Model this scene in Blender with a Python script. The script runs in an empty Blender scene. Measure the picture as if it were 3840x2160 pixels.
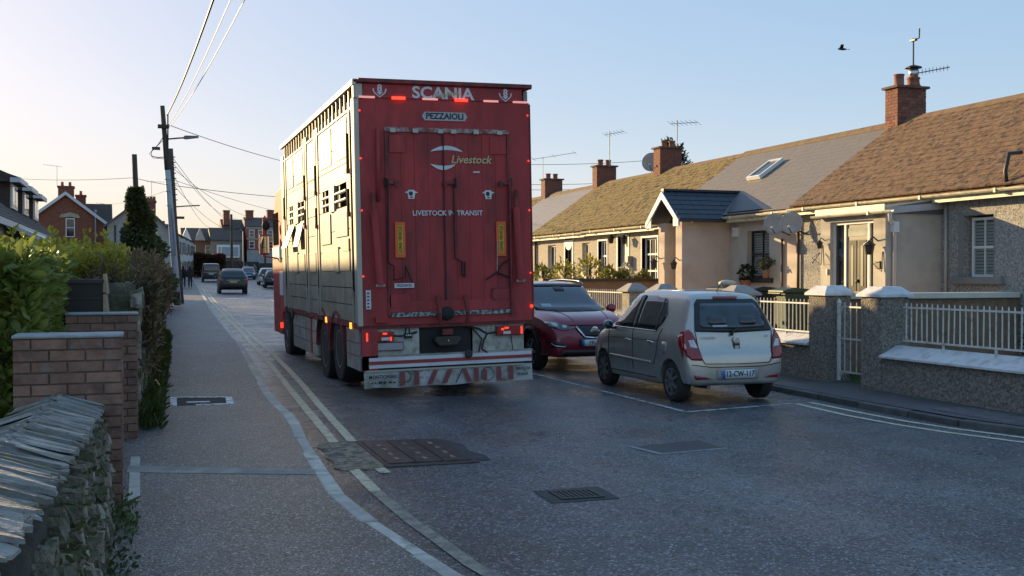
import bpy, bmesh, math, random
import numpy as np
from mathutils import Vector, Matrix, Euler
from mathutils.bvhtree import BVHTree

R = math.radians
sc = bpy.context.scene
col = sc.collection
random.seed(11)
rng = np.random.default_rng(5)

# ------------------------------------------------------------------ camera, sky, sun, exposure
# street frame: x = right of the street line, y = along the street, z = up; camera stands at the origin
YAW = R(19.3)
cam = bpy.data.cameras.new('camera')
cam.lens = 37.17
cam.sensor_width = 36.0
cam.clip_end = 4000
cam_o = bpy.data.objects.new('camera', cam)
cam_o.location = (0, 0, 1.75)
cam_o.rotation_euler = (R(90 - 0.743), 0, -YAW)
col.objects.link(cam_o)
sc.camera = cam_o

SUN_EL, SUN_LEFT = 12.5, 28.0          # degrees: height, and how far left of the street direction
sdir = Vector((-math.sin(R(SUN_LEFT)) * math.cos(R(SUN_EL)), math.cos(R(SUN_LEFT)) * math.cos(R(SUN_EL)), math.sin(R(SUN_EL))))
world = bpy.data.worlds.new('World')
sc.world = world
world.use_nodes = True
wn = world.node_tree
sky = wn.nodes.new('ShaderNodeTexSky')
sky.sky_type = 'NISHITA'
sky.sun_disc = False
sky.sun_elevation = R(SUN_EL)
sky.sun_rotation = R(-SUN_LEFT)
sky.altitude = 0
sky.air_density = 1.0
sky.dust_density = 1.2
sky.ozone_density = 3.0
bg = wn.nodes['Background']
bg.inputs['Strength'].default_value = 0.128
# one even tone curve over the whole sky (a phone's exposure curve): softer range, a little bluer
gam = wn.nodes.new('ShaderNodeGamma'); gam.inputs['Gamma'].default_value = .20
hsv = wn.nodes.new('ShaderNodeHueSaturation'); hsv.inputs['Saturation'].default_value = 2.95
tnt = wn.nodes.new('ShaderNodeMix'); tnt.data_type = 'RGBA'; tnt.blend_type = 'MULTIPLY'; tnt.inputs[0].default_value = 1
tnt.inputs[7].default_value = (1.05, .985, 1.04, 1)
wn.links.new(sky.outputs['Color'], gam.inputs['Color']); wn.links.new(gam.outputs[0], hsv.inputs['Color'])
wn.links.new(hsv.outputs[0], tnt.inputs[6]); wn.links.new(tnt.outputs[2], bg.inputs['Color'])
sun = bpy.data.lights.new('sun', 'SUN')
sun.energy = 2.0
sun.angle = R(0.5)
sun.color = (1.0, 0.72, 0.36)
sun_o = bpy.data.objects.new('sun', sun)
sun_o.rotation_euler = (-sdir).to_track_quat('-Z', 'Y').to_euler()
sun_o.location = (-40, 60, 40)
col.objects.link(sun_o)
vs = sc.view_settings
vs.view_transform = 'Standard'
vs.look = 'None'
vs.gamma = 1.0
vs.use_curve_mapping = False
vs.exposure = 2.25
sc.render.engine = 'CYCLES'
sc.cycles.use_denoising = True
sc.cycles.max_bounces = 6
sc.cycles.diffuse_bounces = 3
sc.cycles.glossy_bounces = 3
sc.cycles.transmission_bounces = 4
sc.cycles.transparent_max_bounces = 6
sc.cycles.sample_clamp_indirect = 6

# ------------------------------------------------------------------ materials
MATS = {}
def M(name, c=(.5, .5, .5), rough=.6, metal=0.0, var=.15, scale=3.0, bump=0.0, bscale=60.0, spec=.5, c2=None, c2amt=.5,
      c2scale=1.5, emit=None, estr=0.0, coat=0.0, speck=0.0, sscale=90.0, bdist=.01, rvar=0.0, stretch=None, fleck=None, streak=None):
    if name in MATS:
        return MATS[name]
    m = bpy.data.materials.new(name)
    m.use_nodes = True
    nt = m.node_tree
    N, L = nt.nodes, nt.links
    b = N['Principled BSDF']
    b.inputs['Roughness'].default_value = rough
    b.inputs['Metallic'].default_value = metal
    b.inputs['Specular IOR Level'].default_value = spec
    if coat:
        b.inputs['Coat Weight'].default_value = coat
        b.inputs['Coat Roughness'].default_value = .06
    geo = N.new('ShaderNodeNewGeometry')
    pos = geo.outputs['Position']
    if stretch:
        mp = N.new('ShaderNodeMapping')
        mp.inputs['Scale'].default_value = stretch
        L.new(pos, mp.inputs['Vector'])
        pos = mp.outputs['Vector']
    def noise(s, d=4.0, r=.6):
        n = N.new('ShaderNodeTexNoise')
        n.inputs['Scale'].default_value = s
        n.inputs['Detail'].default_value = d
        n.inputs['Roughness'].default_value = r
        L.new(pos, n.inputs['Vector'])
        return n
    def mix(f, a, bb):
        x = N.new('ShaderNodeMix')
        x.data_type = 'RGBA'
        if isinstance(f, float): x.inputs[0].default_value = f
        else: L.new(f, x.inputs[0])
        for i, q in ((6, a), (7, bb)):
            if isinstance(q, tuple): x.inputs[i].default_value = (*q, 1)
            else: L.new(q, x.inputs[i])
        return x.outputs[2]
    def ramp(v, lo, hi):
        r = N.new('ShaderNodeMapRange')
        r.inputs[1].default_value = lo; r.inputs[2].default_value = hi
        L.new(v, r.inputs[0])
        return r.outputs[0]
    n1 = noise(scale)
    lo = tuple(max(0, v * (1 - var)) for v in c); hi = tuple(min(1, v * (1 + var)) for v in c)
    out = mix(ramp(n1.outputs['Fac'], .3, .7), lo, hi)
    if c2 is not None:
        n2 = noise(c2scale, 6.0, .65)
        out = mix(ramp(n2.outputs['Fac'], .62 - c2amt * .4, .72 - c2amt * .2), out, c2)
    if speck:
        v = N.new('ShaderNodeTexVoronoi')
        v.inputs['Scale'].default_value = sscale
        L.new(pos, v.inputs['Vector'])
        bw = N.new('ShaderNodeRGBToBW')
        L.new(v.outputs['Color'], bw.inputs[0])
        f = N.new('ShaderNodeMath'); f.operation = 'MULTIPLY_ADD'
        f.inputs[1].default_value = speck * 2; f.inputs[2].default_value = 1 - speck
        L.new(bw.outputs[0], f.inputs[0])
        sm = N.new('ShaderNodeVectorMath'); sm.operation = 'SCALE'
        L.new(out, sm.inputs[0]); L.new(f.outputs[0], sm.inputs['Scale'])
        out = sm.outputs[0]
    if streak:     # long wheel-track streaks along the street: (strength, across, along)
        mp2 = N.new('ShaderNodeMapping'); mp2.inputs['Scale'].default_value = (streak[1], streak[2], 1)
        L.new(geo.outputs['Position'], mp2.inputs['Vector'])
        ns = N.new('ShaderNodeTexNoise'); ns.inputs['Scale'].default_value = 1.0; ns.inputs['Detail'].default_value = 5
        L.new(mp2.outputs[0], ns.inputs['Vector'])
        mr2 = N.new('ShaderNodeMapRange'); mr2.inputs[1].default_value = .35; mr2.inputs[2].default_value = .65
        mr2.inputs[3].default_value = 1 - streak[0]; mr2.inputs[4].default_value = 1 + streak[0] * .6
        L.new(ns.outputs['Fac'], mr2.inputs[0])
        sm2 = N.new('ShaderNodeVectorMath'); sm2.operation = 'SCALE'
        L.new(out, sm2.inputs[0]); L.new(mr2.outputs[0], sm2.inputs['Scale'])
        out = sm2.outputs[0]
    if fleck:      # sparse pale stones: (colour, share, scale)
        for fc, share, fs in fleck:
            v = N.new('ShaderNodeTexVoronoi'); v.inputs['Scale'].default_value = fs
            L.new(pos, v.inputs['Vector'])
            sx_ = N.new('ShaderNodeSeparateColor'); L.new(v.outputs['Color'], sx_.inputs[0])
            gt = N.new('ShaderNodeMath'); gt.operation = 'GREATER_THAN'; gt.inputs[1].default_value = 1 - share
            L.new(sx_.outputs[0], gt.inputs[0])
            out = mix(gt.outputs[0], out, fc)
    L.new(out, b.inputs['Base Color'])
    if rvar:
        n3 = noise(.8, 5.0)
        r = N.new('ShaderNodeMapRange')
        r.inputs[1].default_value = .3; r.inputs[2].default_value = .7
        r.inputs[3].default_value = rough - rvar; r.inputs[4].default_value = rough + rvar
        L.new(n3.outputs['Fac'], r.inputs[0]); L.new(r.outputs[0], b.inputs['Roughness'])
    if bump:
        nb = noise(bscale, 3.0, .6)
        bp = N.new('ShaderNodeBump')
        bp.inputs['Strength'].default_value = bump
        bp.inputs['Distance'].default_value = bdist
        L.new(nb.outputs['Fac'], bp.inputs['Height'])
        L.new(bp.outputs[0], b.inputs['Normal'])
    if emit is not None:
        b.inputs['Emission Color'].default_value = (*emit, 1)
        b.inputs['Emission Strength'].default_value = estr
    MATS[name] = m
    return m

def leafmat(name, c, var=.35, trans=.35):
    if name in MATS: return MATS[name]
    m = bpy.data.materials.new(name); m.use_nodes = True
    N, L = m.node_tree.nodes, m.node_tree.links
    b = N['Principled BSDF']; b.inputs['Roughness'].default_value = .45
    geo = N.new('ShaderNodeNewGeometry')
    n = N.new('ShaderNodeTexNoise'); n.inputs['Scale'].default_value = 2.2; n.inputs['Detail'].default_value = 5
    L.new(geo.outputs['Position'], n.inputs['Vector'])
    mr = N.new('ShaderNodeMapRange'); mr.inputs[1].default_value = .32; mr.inputs[2].default_value = .68
    L.new(n.outputs['Fac'], mr.inputs[0])
    x = N.new('ShaderNodeMix'); x.data_type = 'RGBA'
    x.inputs[6].default_value = (*[v * (1 - var) for v in c], 1)
    x.inputs[7].default_value = (c[0] * (1 + var), c[1] * (1 + var * .8), c[2] * (1 + var * .3), 1)
    L.new(mr.outputs[0], x.inputs[0]); L.new(x.outputs[2], b.inputs['Base Color'])
    t = N.new('ShaderNodeBsdfTranslucent')
    L.new(x.outputs[2], t.inputs['Color'])
    ms = N.new('ShaderNodeMixShader'); ms.inputs[0].default_value = trans
    L.new(b.outputs[0], ms.inputs[1]); L.new(t.outputs[0], ms.inputs[2])
    L.new(ms.outputs[0], N['Material Output'].inputs['Surface'])
    MATS[name] = m
    return m

def glassmat(name, tint=(.02, .025, .03), rough=.04):
    return M(name, tint, rough=rough, var=.2, scale=2, spec=.8)

# ------------------------------------------------------------------ object helpers
ORG = {}
def tag(o, label=None, cat=None, group=None, kind=None):
    if label: o['label'] = label
    if cat: o['category'] = cat
    if group: o['group'] = group
    if kind: o['kind'] = kind
    return o

def thing(name, label, cat, loc=(0, 0, 0), rotz=0.0, group=None, local=False, rot=None):
    o = bpy.data.objects.new(name, None)
    o.empty_display_size = .2
    o.location = loc
    o.rotation_euler = rot if rot else (0, 0, rotz)
    col.objects.link(o)
    ORG[o] = Vector((0, 0, 0)) if local else Vector(loc)
    return tag(o, label, cat, group)

def place(name, me, parent, loc, rot=(0, 0, 0), scale=(1, 1, 1), kind=None):
    """one piece that shares mesh data; loc is given in the thing's building space"""
    o = bpy.data.objects.new(name, me)
    col.objects.link(o)
    og = ORG.get(parent, Vector((0, 0, 0)))
    o.location = Vector(loc) - og
    o.rotation_euler = rot
    o.scale = scale
    if parent: o.parent = parent
    if kind: o['kind'] = kind
    return o

def mesh_from(name, v, f, mat, smooth=False):
    me = bpy.data.meshes.new(name)
    me.from_pydata([tuple(p) for p in v], [], f)
    me.materials.append(mat)
    if smooth:
        me.polygons.foreach_set('use_smooth', [True] * len(me.polygons))
    me.update()
    return me

class MB:
    def __init__(s):
        s.v, s.f = [], []
    def add(s, v, f):
        n = len(s.v)
        s.v += [tuple(p) for p in v]
        s.f += [tuple(i + n for i in q) for q in f]
        return s
    def box(s, x0, x1, y0, y1, z0, z1):
        return s.add([(x0, y0, z0), (x1, y0, z0), (x1, y1, z0), (x0, y1, z0), (x0, y0, z1), (x1, y0, z1), (x1, y1, z1), (x0, y1, z1)],
                     [(0, 3, 2, 1), (4, 5, 6, 7), (0, 1, 5, 4), (1, 2, 6, 5), (2, 3, 7, 6), (3, 0, 4, 7)])
    def hexa(s, p):
        return s.add(p, [(0, 3, 2, 1), (4, 5, 6, 7), (0, 1, 5, 4), (1, 2, 6, 5), (2, 3, 7, 6), (3, 0, 4, 7)])
    def prism(s, poly, ax, d0, d1):
        """poly of 2D points: ax 'x' -> (y,z), 'y' -> (x,z), 'z' -> (x,y)"""
        def P(p, d):
            return (d, p[0], p[1]) if ax == 'x' else (p[0], d, p[1]) if ax == 'y' else (p[0], p[1], d)
        n = len(poly)
        s.add([P(p, d0) for p in poly] + [P(p, d1) for p in poly],
              [tuple(range(n))[::-1], tuple(range(n, 2 * n))] + [(i, (i + 1) % n, (i + 1) % n + n, i + n) for i in range(n)])
        return s
    def cyl(s, p0, p1, r0, r1=None, n=12, cap=True):
        r1 = r0 if r1 is None else r1
        p0, p1 = Vector(p0), Vector(p1)
        d = (p1 - p0).normalized()
        u = d.orthogonal().normalized(); w = d.cross(u)
        A = [p0 + (u * math.cos(t) + w * math.sin(t)) * r0 for t in [2 * math.pi * i / n for i in range(n)]]
        B = [p1 + (u * math.cos(t) + w * math.sin(t)) * r1 for t in [2 * math.pi * i / n for i in range(n)]]
        f = [(i, (i + 1) % n, (i + 1) % n + n, i + n) for i in range(n)]
        if cap: f += [tuple(range(n))[::-1], tuple(range(n, 2 * n))]
        return s.add(A + B, f)
    def tube(s, pts, r, n=6):
        pts = [Vector(p) for p in pts]
        rings = []
        u = None
        for i, p in enumerate(pts):
            d = (pts[min(i + 1, len(pts) - 1)] - pts[max(i - 1, 0)]).normalized()
            if u is None: u = d.orthogonal().normalized()
            u = (u - d * u.dot(d)).normalized(); w = d.cross(u)
            rr = r[i] if isinstance(r, (list, tuple)) else r
            rings.append([p + (u * math.cos(2 * math.pi * k / n) + w * math.sin(2 * math.pi * k / n)) * rr for k in range(n)])
        f = []
        for i in range(len(pts) - 1):
            for k in range(n):
                f.append((i * n + k, i * n + (k + 1) % n, (i + 1) * n + (k + 1) % n, (i + 1) * n + k))
        m = (len(pts) - 1) * n
        f += [tuple(range(n))[::-1], tuple(m + k for k in range(n))]
        return s.add([q for r_ in rings for q in r_], f)
    def lathe(s, c, axis, prof, n=24):
        """prof: (distance along axis, radius)"""
        c = Vector(c); d = Vector(axis).normalized()
        u = d.orthogonal().normalized(); w = d.cross(u)
        v = []
        for t, r in prof:
            for k in range(n):
                a = 2 * math.pi * k / n
                v.append(c + d * t + (u * math.cos(a) + w * math.sin(a)) * max(r, 1e-4))
        f = []
        for i in range(len(prof) - 1):
            for k in range(n):
                f.append((i * n + k, i * n + (k + 1) % n, (i + 1) * n + (k + 1) % n, (i + 1) * n + k))
        f += [tuple(range(n))[::-1], tuple((len(prof) - 1) * n + k for k in range(n))]
        return s.add(v, f)
    def ball(s, c, r, n=10, sc_=(1, 1, 1)):
        c = Vector(c); v = []; f = []
        m = max(4, n // 2)
        for i in range(m + 1):
            th = math.pi * i / m
            for k in range(n):
                a = 2 * math.pi * k / n
                v.append((c.x + r * sc_[0] * math.sin(th) * math.cos(a), c.y + r * sc_[1] * math.sin(th) * math.sin(a), c.z + r * sc_[2] * math.cos(th)))
        for i in range(m):
            for k in range(n):
                f.append((i * n + k, (i + 1) * n + k, (i + 1) * n + (k + 1) % n, i * n + (k + 1) % n))
        return s.add(v, f)
    def build(s, name, mat, parent=None, smooth=False, bevel=0.0, kind=None, label=None, loc=None):
        og = ORG.get(parent, Vector((0, 0, 0))) if parent else Vector(loc or (0, 0, 0))
        me = mesh_from(name, [(p[0] - og[0], p[1] - og[1], p[2] - og[2]) for p in s.v], s.f, mat, smooth)
        bm = bmesh.new(); bm.from_mesh(me)
        bmesh.ops.recalc_face_normals(bm, faces=bm.faces)
        bm.to_mesh(me); bm.free()
        o = bpy.data.objects.new(name, me)
        col.objects.link(o)
        if parent:
            o.parent = parent
            ORG[o] = og
        else:
            o.location = og
            ORG[o] = og
        if bevel:
            md = o.modifiers.new('bevel', 'BEVEL'); md.width = bevel; md.segments = 2; md.limit_method = 'ANGLE'
        if kind: o['kind'] = kind
        if label: o['label'] = label
        return o

def text_mesh(s, size, mat, bold=0.0, shear=0.0, sx=1.0, extrude=.002, align='CENTER', space=1.0):
    cu = bpy.data.curves.new('lettering', 'FONT')
    cu.body = s; cu.size = size; cu.align_x = align; cu.align_y = 'CENTER'
    cu.extrude = extrude; cu.offset = bold; cu.shear = shear; cu.space_character = space
    cu.resolution_u = 3
    o = bpy.data.objects.new('lettering', cu)
    col.objects.link(o)
    dg = bpy.context.evaluated_depsgraph_get()
    me = bpy.data.meshes.new_from_object(o.evaluated_get(dg))
    bpy.data.objects.remove(o); bpy.data.curves.remove(cu)
    me.materials.clear(); me.materials.append(mat)
    if sx != 1.0:
        for v in me.vertices: v.co.x *= sx
    return me

def lettering(s, parent, loc, size, mat, rot=(R(90), 0, 0), name='lettering', **kw):
    """text that reads from -y (rot x 90): x right, z up"""
    return place(name, text_mesh(s, size, mat, **kw), parent, loc, rot)

def copy_tree(o, parent=None):
    c = o.copy(); col.objects.link(c); ORG[c] = ORG.get(o, Vector((0, 0, 0)))
    if parent: c.parent = parent
    for ch in list(o.children): copy_tree(ch, c)
    return c

# ------------------------------------------------------------------ ground model
def zg(y, x):
    z = 0.006 * max(0.0, y - 5) - 0.012 * min(20.0, max(0.0, x - 2))
    z += 0.0095 * min(90.0, max(0.0, y - 80))
    return z
LK_Y = [-12, 3, 4.5, 5.55, 6.46, 7.2, 7.7, 8.3, 9.6, 10.6, 11.5, 12.5, 13.4, 15.6, 20, 25, 37, 45, 54, 77, 95, 125, 190]
LK_X = [5.5, 2.25, 1.82, 1.66, 1.55, 1.45, 1.42, 1.44, 1.49, 1.54, 1.61, 1.65, 1.62, 1.69, 1.91, 2.13, 2.47, 2.72, 3.1, 3.95, 4.6, 5.6, 8.0]
RK_Y = [-12, 5.6, 6.0, 6.6, 7.4, 8.2, 9.0, 10, 12, 14, 30, 50, 75, 95, 125, 190]
RK_X = [60, 24, 17, 13, 11, 10.0, 9.45, 9.12, 9.06, 9.1, 9.15, 9.4, 10.9, 12.6, 15.2, 21.0]
def kl(y): return float(np.interp(y, LK_Y, LK_X))
def kr(y): return float(np.interp(y, RK_Y, RK_X))

def sheet(name, ys, fl, fr, dz, mat, nx=6, parent=None, thick=0.0, kind=None):
    v, f = [], []
    for y in ys:
        a, b = fl(y), fr(y)
        for i in range(nx + 1):
            x = a + (b - a) * i / nx
            v.append((x, y, zg(y, x) + dz))
    w = nx + 1
    for j in range(len(ys) - 1):
        for i in range(nx):
            f.append((j * w + i, j * w + i + 1, (j + 1) * w + i + 1, (j + 1) * w + i))
    if thick:      # skirt down the two long sides
        n = len(v)
        for side in (0, nx):
            base = len(v)
            for j, y in enumerate(ys):
                p = v[j * w + side]; v.append((p[0], p[1], p[2] - thick))
            for j in range(len(ys) - 1):
                f.append((j * w + side, (j + 1) * w + side, base + j + 1, base + j))
    o = MB().add(v, f).build(name, mat, parent, smooth=False)
    if kind: o['kind'] = kind
    return o
def frange(a, b, s):
    n = max(1, int(round((b - a) / s)))
    return [a + (b - a) * i / n for i in range(n + 1)]
# ------------------------------------------------------------------ ground, road, pavements, kerbs, markings
asphalt = M('asphalt', (.105, .109, .120), rough=.33, var=.25, scale=1.1, bump=1.0, bscale=42, spec=.6, speck=.6, sscale=60, bdist=.03, rvar=.18, c2=(.058, .067, .073), c2amt=.5, c2scale=.5,
            streak=(.42, 1.1, .10), fleck=[((.36, .37, .40), .10, 75), ((.020, .020, .022), .16, 45)])
pave_l = M('pavement asphalt', (.155, .147, .136), rough=.52, var=.25, scale=1.0, bump=1.0, bscale=60, speck=.5, sscale=90, bdist=.02, c2=(.115, .108, .098), c2amt=.45, c2scale=.8,
           fleck=[((.46, .45, .44), .11, 95), ((.06, .057, .053), .16, 80)])
pave_r = M('damp pavement asphalt', (.075, .075, .080), rough=.55, var=.2, scale=1.5, bump=.6, bscale=90, speck=.4, sscale=100, bdist=.008)
concrete = M('kerb concrete', (.50, .455, .40), rough=.75, var=.25, scale=5, bump=.4, bscale=70, c2=(.34, .31, .27), c2amt=.35, c2scale=4)
soil = M('garden soil', (.06, .05, .035), rough=.95, var=.3, scale=2, bump=.6, bscale=20)
grass = M('lawn grass', (.055, .10, .018), rough=.9, var=.35, scale=9, bump=.9, bscale=60, bdist=.03)

gy = frange(-40, 60, 5) + frange(64, 260, 8)[0:] + [330, 450, 700, 1200]
gv, gf = [], []
gx = [-900, -400, -150, -60, -20, -5, 2, 6, 12, 20, 30, 60, 150, 400, 900]
for y in gy:
    for x in gx: gv.append((x, y, zg(y, x) - .03))
for j in range(len(gy) - 1):
    for i in range(len(gx) - 1):
        w = len(gx); gf.append((j * w + i, j * w + i + 1, (j + 1) * w + i + 1, (j + 1) * w + i))
ground = MB().add(gv, gf).build('ground', soil); tag(ground, kind='structure')

road = sheet('road', frange(-12, 46, .5) + frange(48, 190, 3), lambda y: kl(y) - .02, lambda y: kr(y) + .02, 0.0, asphalt, nx=10, kind='structure')
lpave = sheet('left_pavement', frange(-2, 60, .5) + frange(62, 150, 3), lambda y: -.9 if y < 11.5 else min(-.2 + (y - 12) * .03, kl(y) - 1.4), lambda y: kl(y) - .10, .095, pave_l, nx=5, kind='structure')
rpave = sheet('right_pavement', frange(8.2, 60, .4) + frange(62, 150, 3), lambda y: kr(y) + .10, lambda y: max(10.6, kr(y) + 1.5), .095, pave_r, nx=5, kind='structure')

# kerbs: each stone its own piece where it can be told apart
kerb_pale = [concrete, M('kerb concrete b', (.44, .40, .35), rough=.8, var=.25, scale=6, bump=.5, bscale=60), M('kerb concrete c', (.55, .50, .44), rough=.75, var=.2, scale=5, bump=.4, bscale=70, c2=(.25, .26, .2), c2amt=.3, c2scale=7)]
def kerb(name, fx, side, ys, far, kerbm=None, hk=.10):
    k = bpy.data.objects.new(name, None); col.objects.link(k); ORG[k] = Vector((0, 0, 0)); tag(k, kind='structure')
    y = ys[0]
    while y < ys[1]:
        Ls = random.uniform(.84, .96)
        y2 = y + Ls - .022
        w = .125
        lift = random.uniform(-.006, .006)
        xa, xb = fx(y), fx(y2)
        o0, o1 = (xa, xb)
        i0, i1 = xa + side * w, xb + side * w
        z0, z1 = zg(y, xa) + hk + lift, zg(y2, xb) + hk + lift
        m = MB().hexa([(o0, y, z0 - .22), (i0, y, z0 - .22), (i1, y2, z1 - .22), (o1, y2, z1 - .22), (o0, y, z0 - .004), (i0, y, z0), (i1, y2, z1), (o1, y2, z1 - .004)])
        m.build('kerb_stone', random.choice(kerbm), k, bevel=.014)
        y += Ls
    m = MB()
    while y < far:
        y2 = y + 2
        xa, xb = fx(y), fx(y2)
        m.hexa([(xa, y, zg(y, xa) - .1), (xa + side * .125, y, zg(y, xa) - .1), (xb + side * .125, y2, zg(y2, xb) - .1), (xb, y2, zg(y2, xb) - .1),
                (xa, y, zg(y, xa) + .1), (xa + side * .125, y, zg(y, xa) + .1), (xb + side * .125, y2, zg(y2, xb) + .1), (xb, y2, zg(y2, xb) + .1)])
        y = y2
    m.build('kerb_run', kerbm[0], k, kind='stuff')
kerb('left_kerb', kl, -1, (2.5, 48), 150, kerb_pale)
kerb('right_kerb', kr, 1, (8.3, 30), 150, [M('dark tarry kerb a', (.10, .098, .095), rough=.75, var=.3, scale=6, bump=.5, bscale=50), M('dark tarry kerb b', (.075, .074, .073), rough=.75, var=.3, scale=6, bump=.5, bscale=50)], .085)

# painted markings (sheets 4 mm above the road)
def paint(name, c, wear, amt):
    return M(name, c, rough=.6, var=.12, scale=6, bump=.7, bscale=85, bdist=.008, c2=wear, c2amt=amt, c2scale=9, speck=.3, sscale=95)
yellow = paint('worn yellow paint', (.56, .49, .33), (.24, .225, .19), .25)
yellow_fade = paint('faded yellow paint', (.30, .265, .20), (.14, .132, .12), .5)
yellow_r = paint('pale yellow paint', (.60, .54, .40), (.3, .28, .24), .2)
white = paint('white road paint', (.62, .62, .62), (.16, .16, .165), .5)
def line(pts, w, mat, name, step=.3, dz=.005):
    ys = []
    P = [Vector((x, y, 0)) for y, x in pts]
    # resample
    Q = []
    for i in range(len(P) - 1):
        n = max(1, int((P[i + 1] - P[i]).length / step))
        for k in range(n): Q.append(P[i].lerp(P[i + 1], k / n))
    Q.append(P[-1])
    v, f = [], []
    for i, p in enumerate(Q):
        d = (Q[min(i + 1, len(Q) - 1)] - Q[max(i - 1, 0)]).normalized()
        nrm = Vector((-d.y, d.x, 0))
        for s in (-1, 1):
            q = p + nrm * w / 2 * s
            v.append((q.x, q.y, zg(q.y, q.x) + dz))
    for i in range(len(Q) - 1): f.append((2 * i, 2 * i + 1, 2 * i + 3, 2 * i + 2))
    return MB().add(v, f).build(name, mat, road)
line([(5.0, 2.02), (6.06, 1.86), (6.7, 1.82), (7.24, 1.78), (8.3, 1.75)], .10, yellow_fade, 'yellow_line')
line([(8.3, 1.75), (9.26, 1.76)], .10, yellow, 'yellow_line')
line([(10.75, 1.84), (11.85, 1.89), (13.46, 1.95), (16.06, 2.06), (19.1, 2.2), (22.2, 2.33), (25.3, 2.42), (31, 2.63), (45, 3.05), (60, 3.55), (77, 4.2), (100, 5.1)], .10, yellow, 'yellow_line')
line([(9.0, 1.99), (9.25, 1.985)], .10, yellow, 'yellow_line')
line([(10.75, 2.03), (12.1, 2.09), (14, 2.18), (16, 2.29), (18.7, 2.42), (22.7, 2.56), (27.3, 2.69), (31.5, 2.83), (45, 3.25), (60, 3.75), (77, 4.4), (100, 5.3)], .10, yellow, 'yellow_line')
line([(12.41, 8.49), (11.22, 8.42), (10.38, 8.49), (9.73, 8.63), (8.92, 8.93), (8.2, 9.4), (7.4, 10.4)], .09, yellow_r, 'yellow_line')
line([(12.49, 8.77), (11.49, 8.76), (10.59, 8.80), (9.95, 8.93), (9.16, 9.2), (8.4, 9.7), (7.6, 10.7)], .09, yellow_r, 'yellow_line')
line([(23, 6.4), (17.23, 6.42), (11.99, 6.56)], .07, white, 'bay_line')
line([(11.99, 6.54), (12.44, 8.44)], .07, white, 'bay_line')
for y0 in (46, 58, 70, 82): line([(y0, kl(y0) + 3.6), (y0 + 4, kl(y0 + 4) + 3.6)], .12, white, 'lane_dash')
line([(64, 4.7), (64.6, 6.4)], .8, white, 'white_marking'); line([(50, 3.7), (50.3, 4.6)], .5, white, 'white_marking')

# old trench cover set in the road beside the kerb, with broken concrete around it
rust = M('rusty cast iron', (.085, .06, .052), rough=.55, metal=.4, var=.35, scale=14, bump=.6, bscale=140, c2=(.035, .028, .028), c2amt=.5, c2scale=12)
iron = M('dark cast iron', (.045, .043, .042), rough=.5, metal=.5, var=.3, scale=15, bump=.5, bscale=120)
mortar = M('crumbled pale mortar', (.40, .30, .19), rough=.95, var=.35, scale=20, bump=1.0, bscale=50, c2=(.10, .085, .075), c2amt=.6, c2scale=13, bdist=.02)
def rz(x, y, d=0): return (x, y, zg(y, x) + d)
cv = thing('trench_cover', 'rusty brown iron trench cover with pale broken mortar beside the left kerb', 'cover', rz(2.2, 10))
def flat(poly, z0, z1, name, mat, parent, **k):
    m = MB(); n = len(poly)
    m.add([rz(x, y, z0) for x, y in poly] + [rz(x, y, z1) for x, y in poly],
          [tuple(range(n))[::-1], tuple(range(n, 2 * n))] + [(i, (i + 1) % n, (i + 1) % n + n, i + n) for i in range(n)])
    return m.build(name, mat, parent, **k)
flat([(1.60, 9.34), (1.66, 9.20), (1.78, 9.26), (1.86, 9.19), (1.98, 9.23), (2.046, 9.3), (2.046, 10.70), (1.95, 10.76), (1.84, 10.69), (1.74, 10.75), (1.68, 10.66), (1.63, 10.5), (1.665, 10.2), (1.61, 9.9), (1.65, 9.6)], -.02, .010, 'mortar_bed', mortar, cv)
flat([(2.93, 9.40), (3.06, 9.34), (3.10, 9.6), (3.02, 9.9), (3.07, 10.3), (2.98, 10.6), (2.90, 10.66)], -.02, .006, 'tar_skirt', M('tar skirt', (.045, .04, .04), rough=.7, bump=.8, bscale=40, bdist=.02, var=.4, scale=8), cv)
fr_ = flat([(2.05, 9.24), (2.93, 9.26), (2.90, 10.68), (2.06, 10.72)], -.02, .010, 'frame', rust, cv)
for i in range(3):
    xa = 2.10 + i * .265
    pl = flat([(xa, 9.36), (xa + .25, 9.37), (xa + .245, 10.58), (xa, 10.60)], .008, .018, 'plate', rust, cv)
    for q in range(4):
        flat([(xa + .10, 9.5 + q * .27), (xa + .14, 9.5 + q * .27), (xa + .14, 9.62 + q * .27), (xa + .10, 9.62 + q * .27)], .017, .022, 'key_slot', mortar, pl)
# gully grate
GX0, GX1, GY0, GY1 = 3.06, 3.42, 7.56, 7.86
gr = thing('gully_grate', 'sunken dark iron gully grate in the middle of the road', 'grate', rz(3.25, 7.7))
flat([(GX0 - .12, GY0 - .08), (GX1 + .1, GY0 - .06), (GX1 + .12, GY1 + .1), (GX0 - .1, GY1 + .08)], -.02, .0045, 'tar_apron', M('tar apron', (.035, .035, .037), rough=.65, bump=.8, bscale=45, bdist=.02, var=.3, scale=6), gr)
flat([(GX0, GY0), (GX1, GY0), (GX1, GY1), (GX0, GY1)], -.02, .007, 'pit', M('black pit', (.008, .008, .008), rough=.9), gr)
for a in ([(GX0, GY0), (GX1, GY0), (GX1, GY0 + .025), (GX0, GY0 + .025)], [(GX0, GY1 - .025), (GX1, GY1 - .025), (GX1, GY1), (GX0, GY1)], [(GX0, GY0 + .025), (GX0 + .025, GY0 + .025), (GX0 + .025, GY1 - .025), (GX0, GY1 - .025)], [(GX1 - .025, GY0 + .025), (GX1, GY0 + .025), (GX1, GY1 - .025), (GX1 - .025, GY1 - .025)]):
    flat(a, -.01, .013, 'frame_bar', iron, gr)
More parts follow.
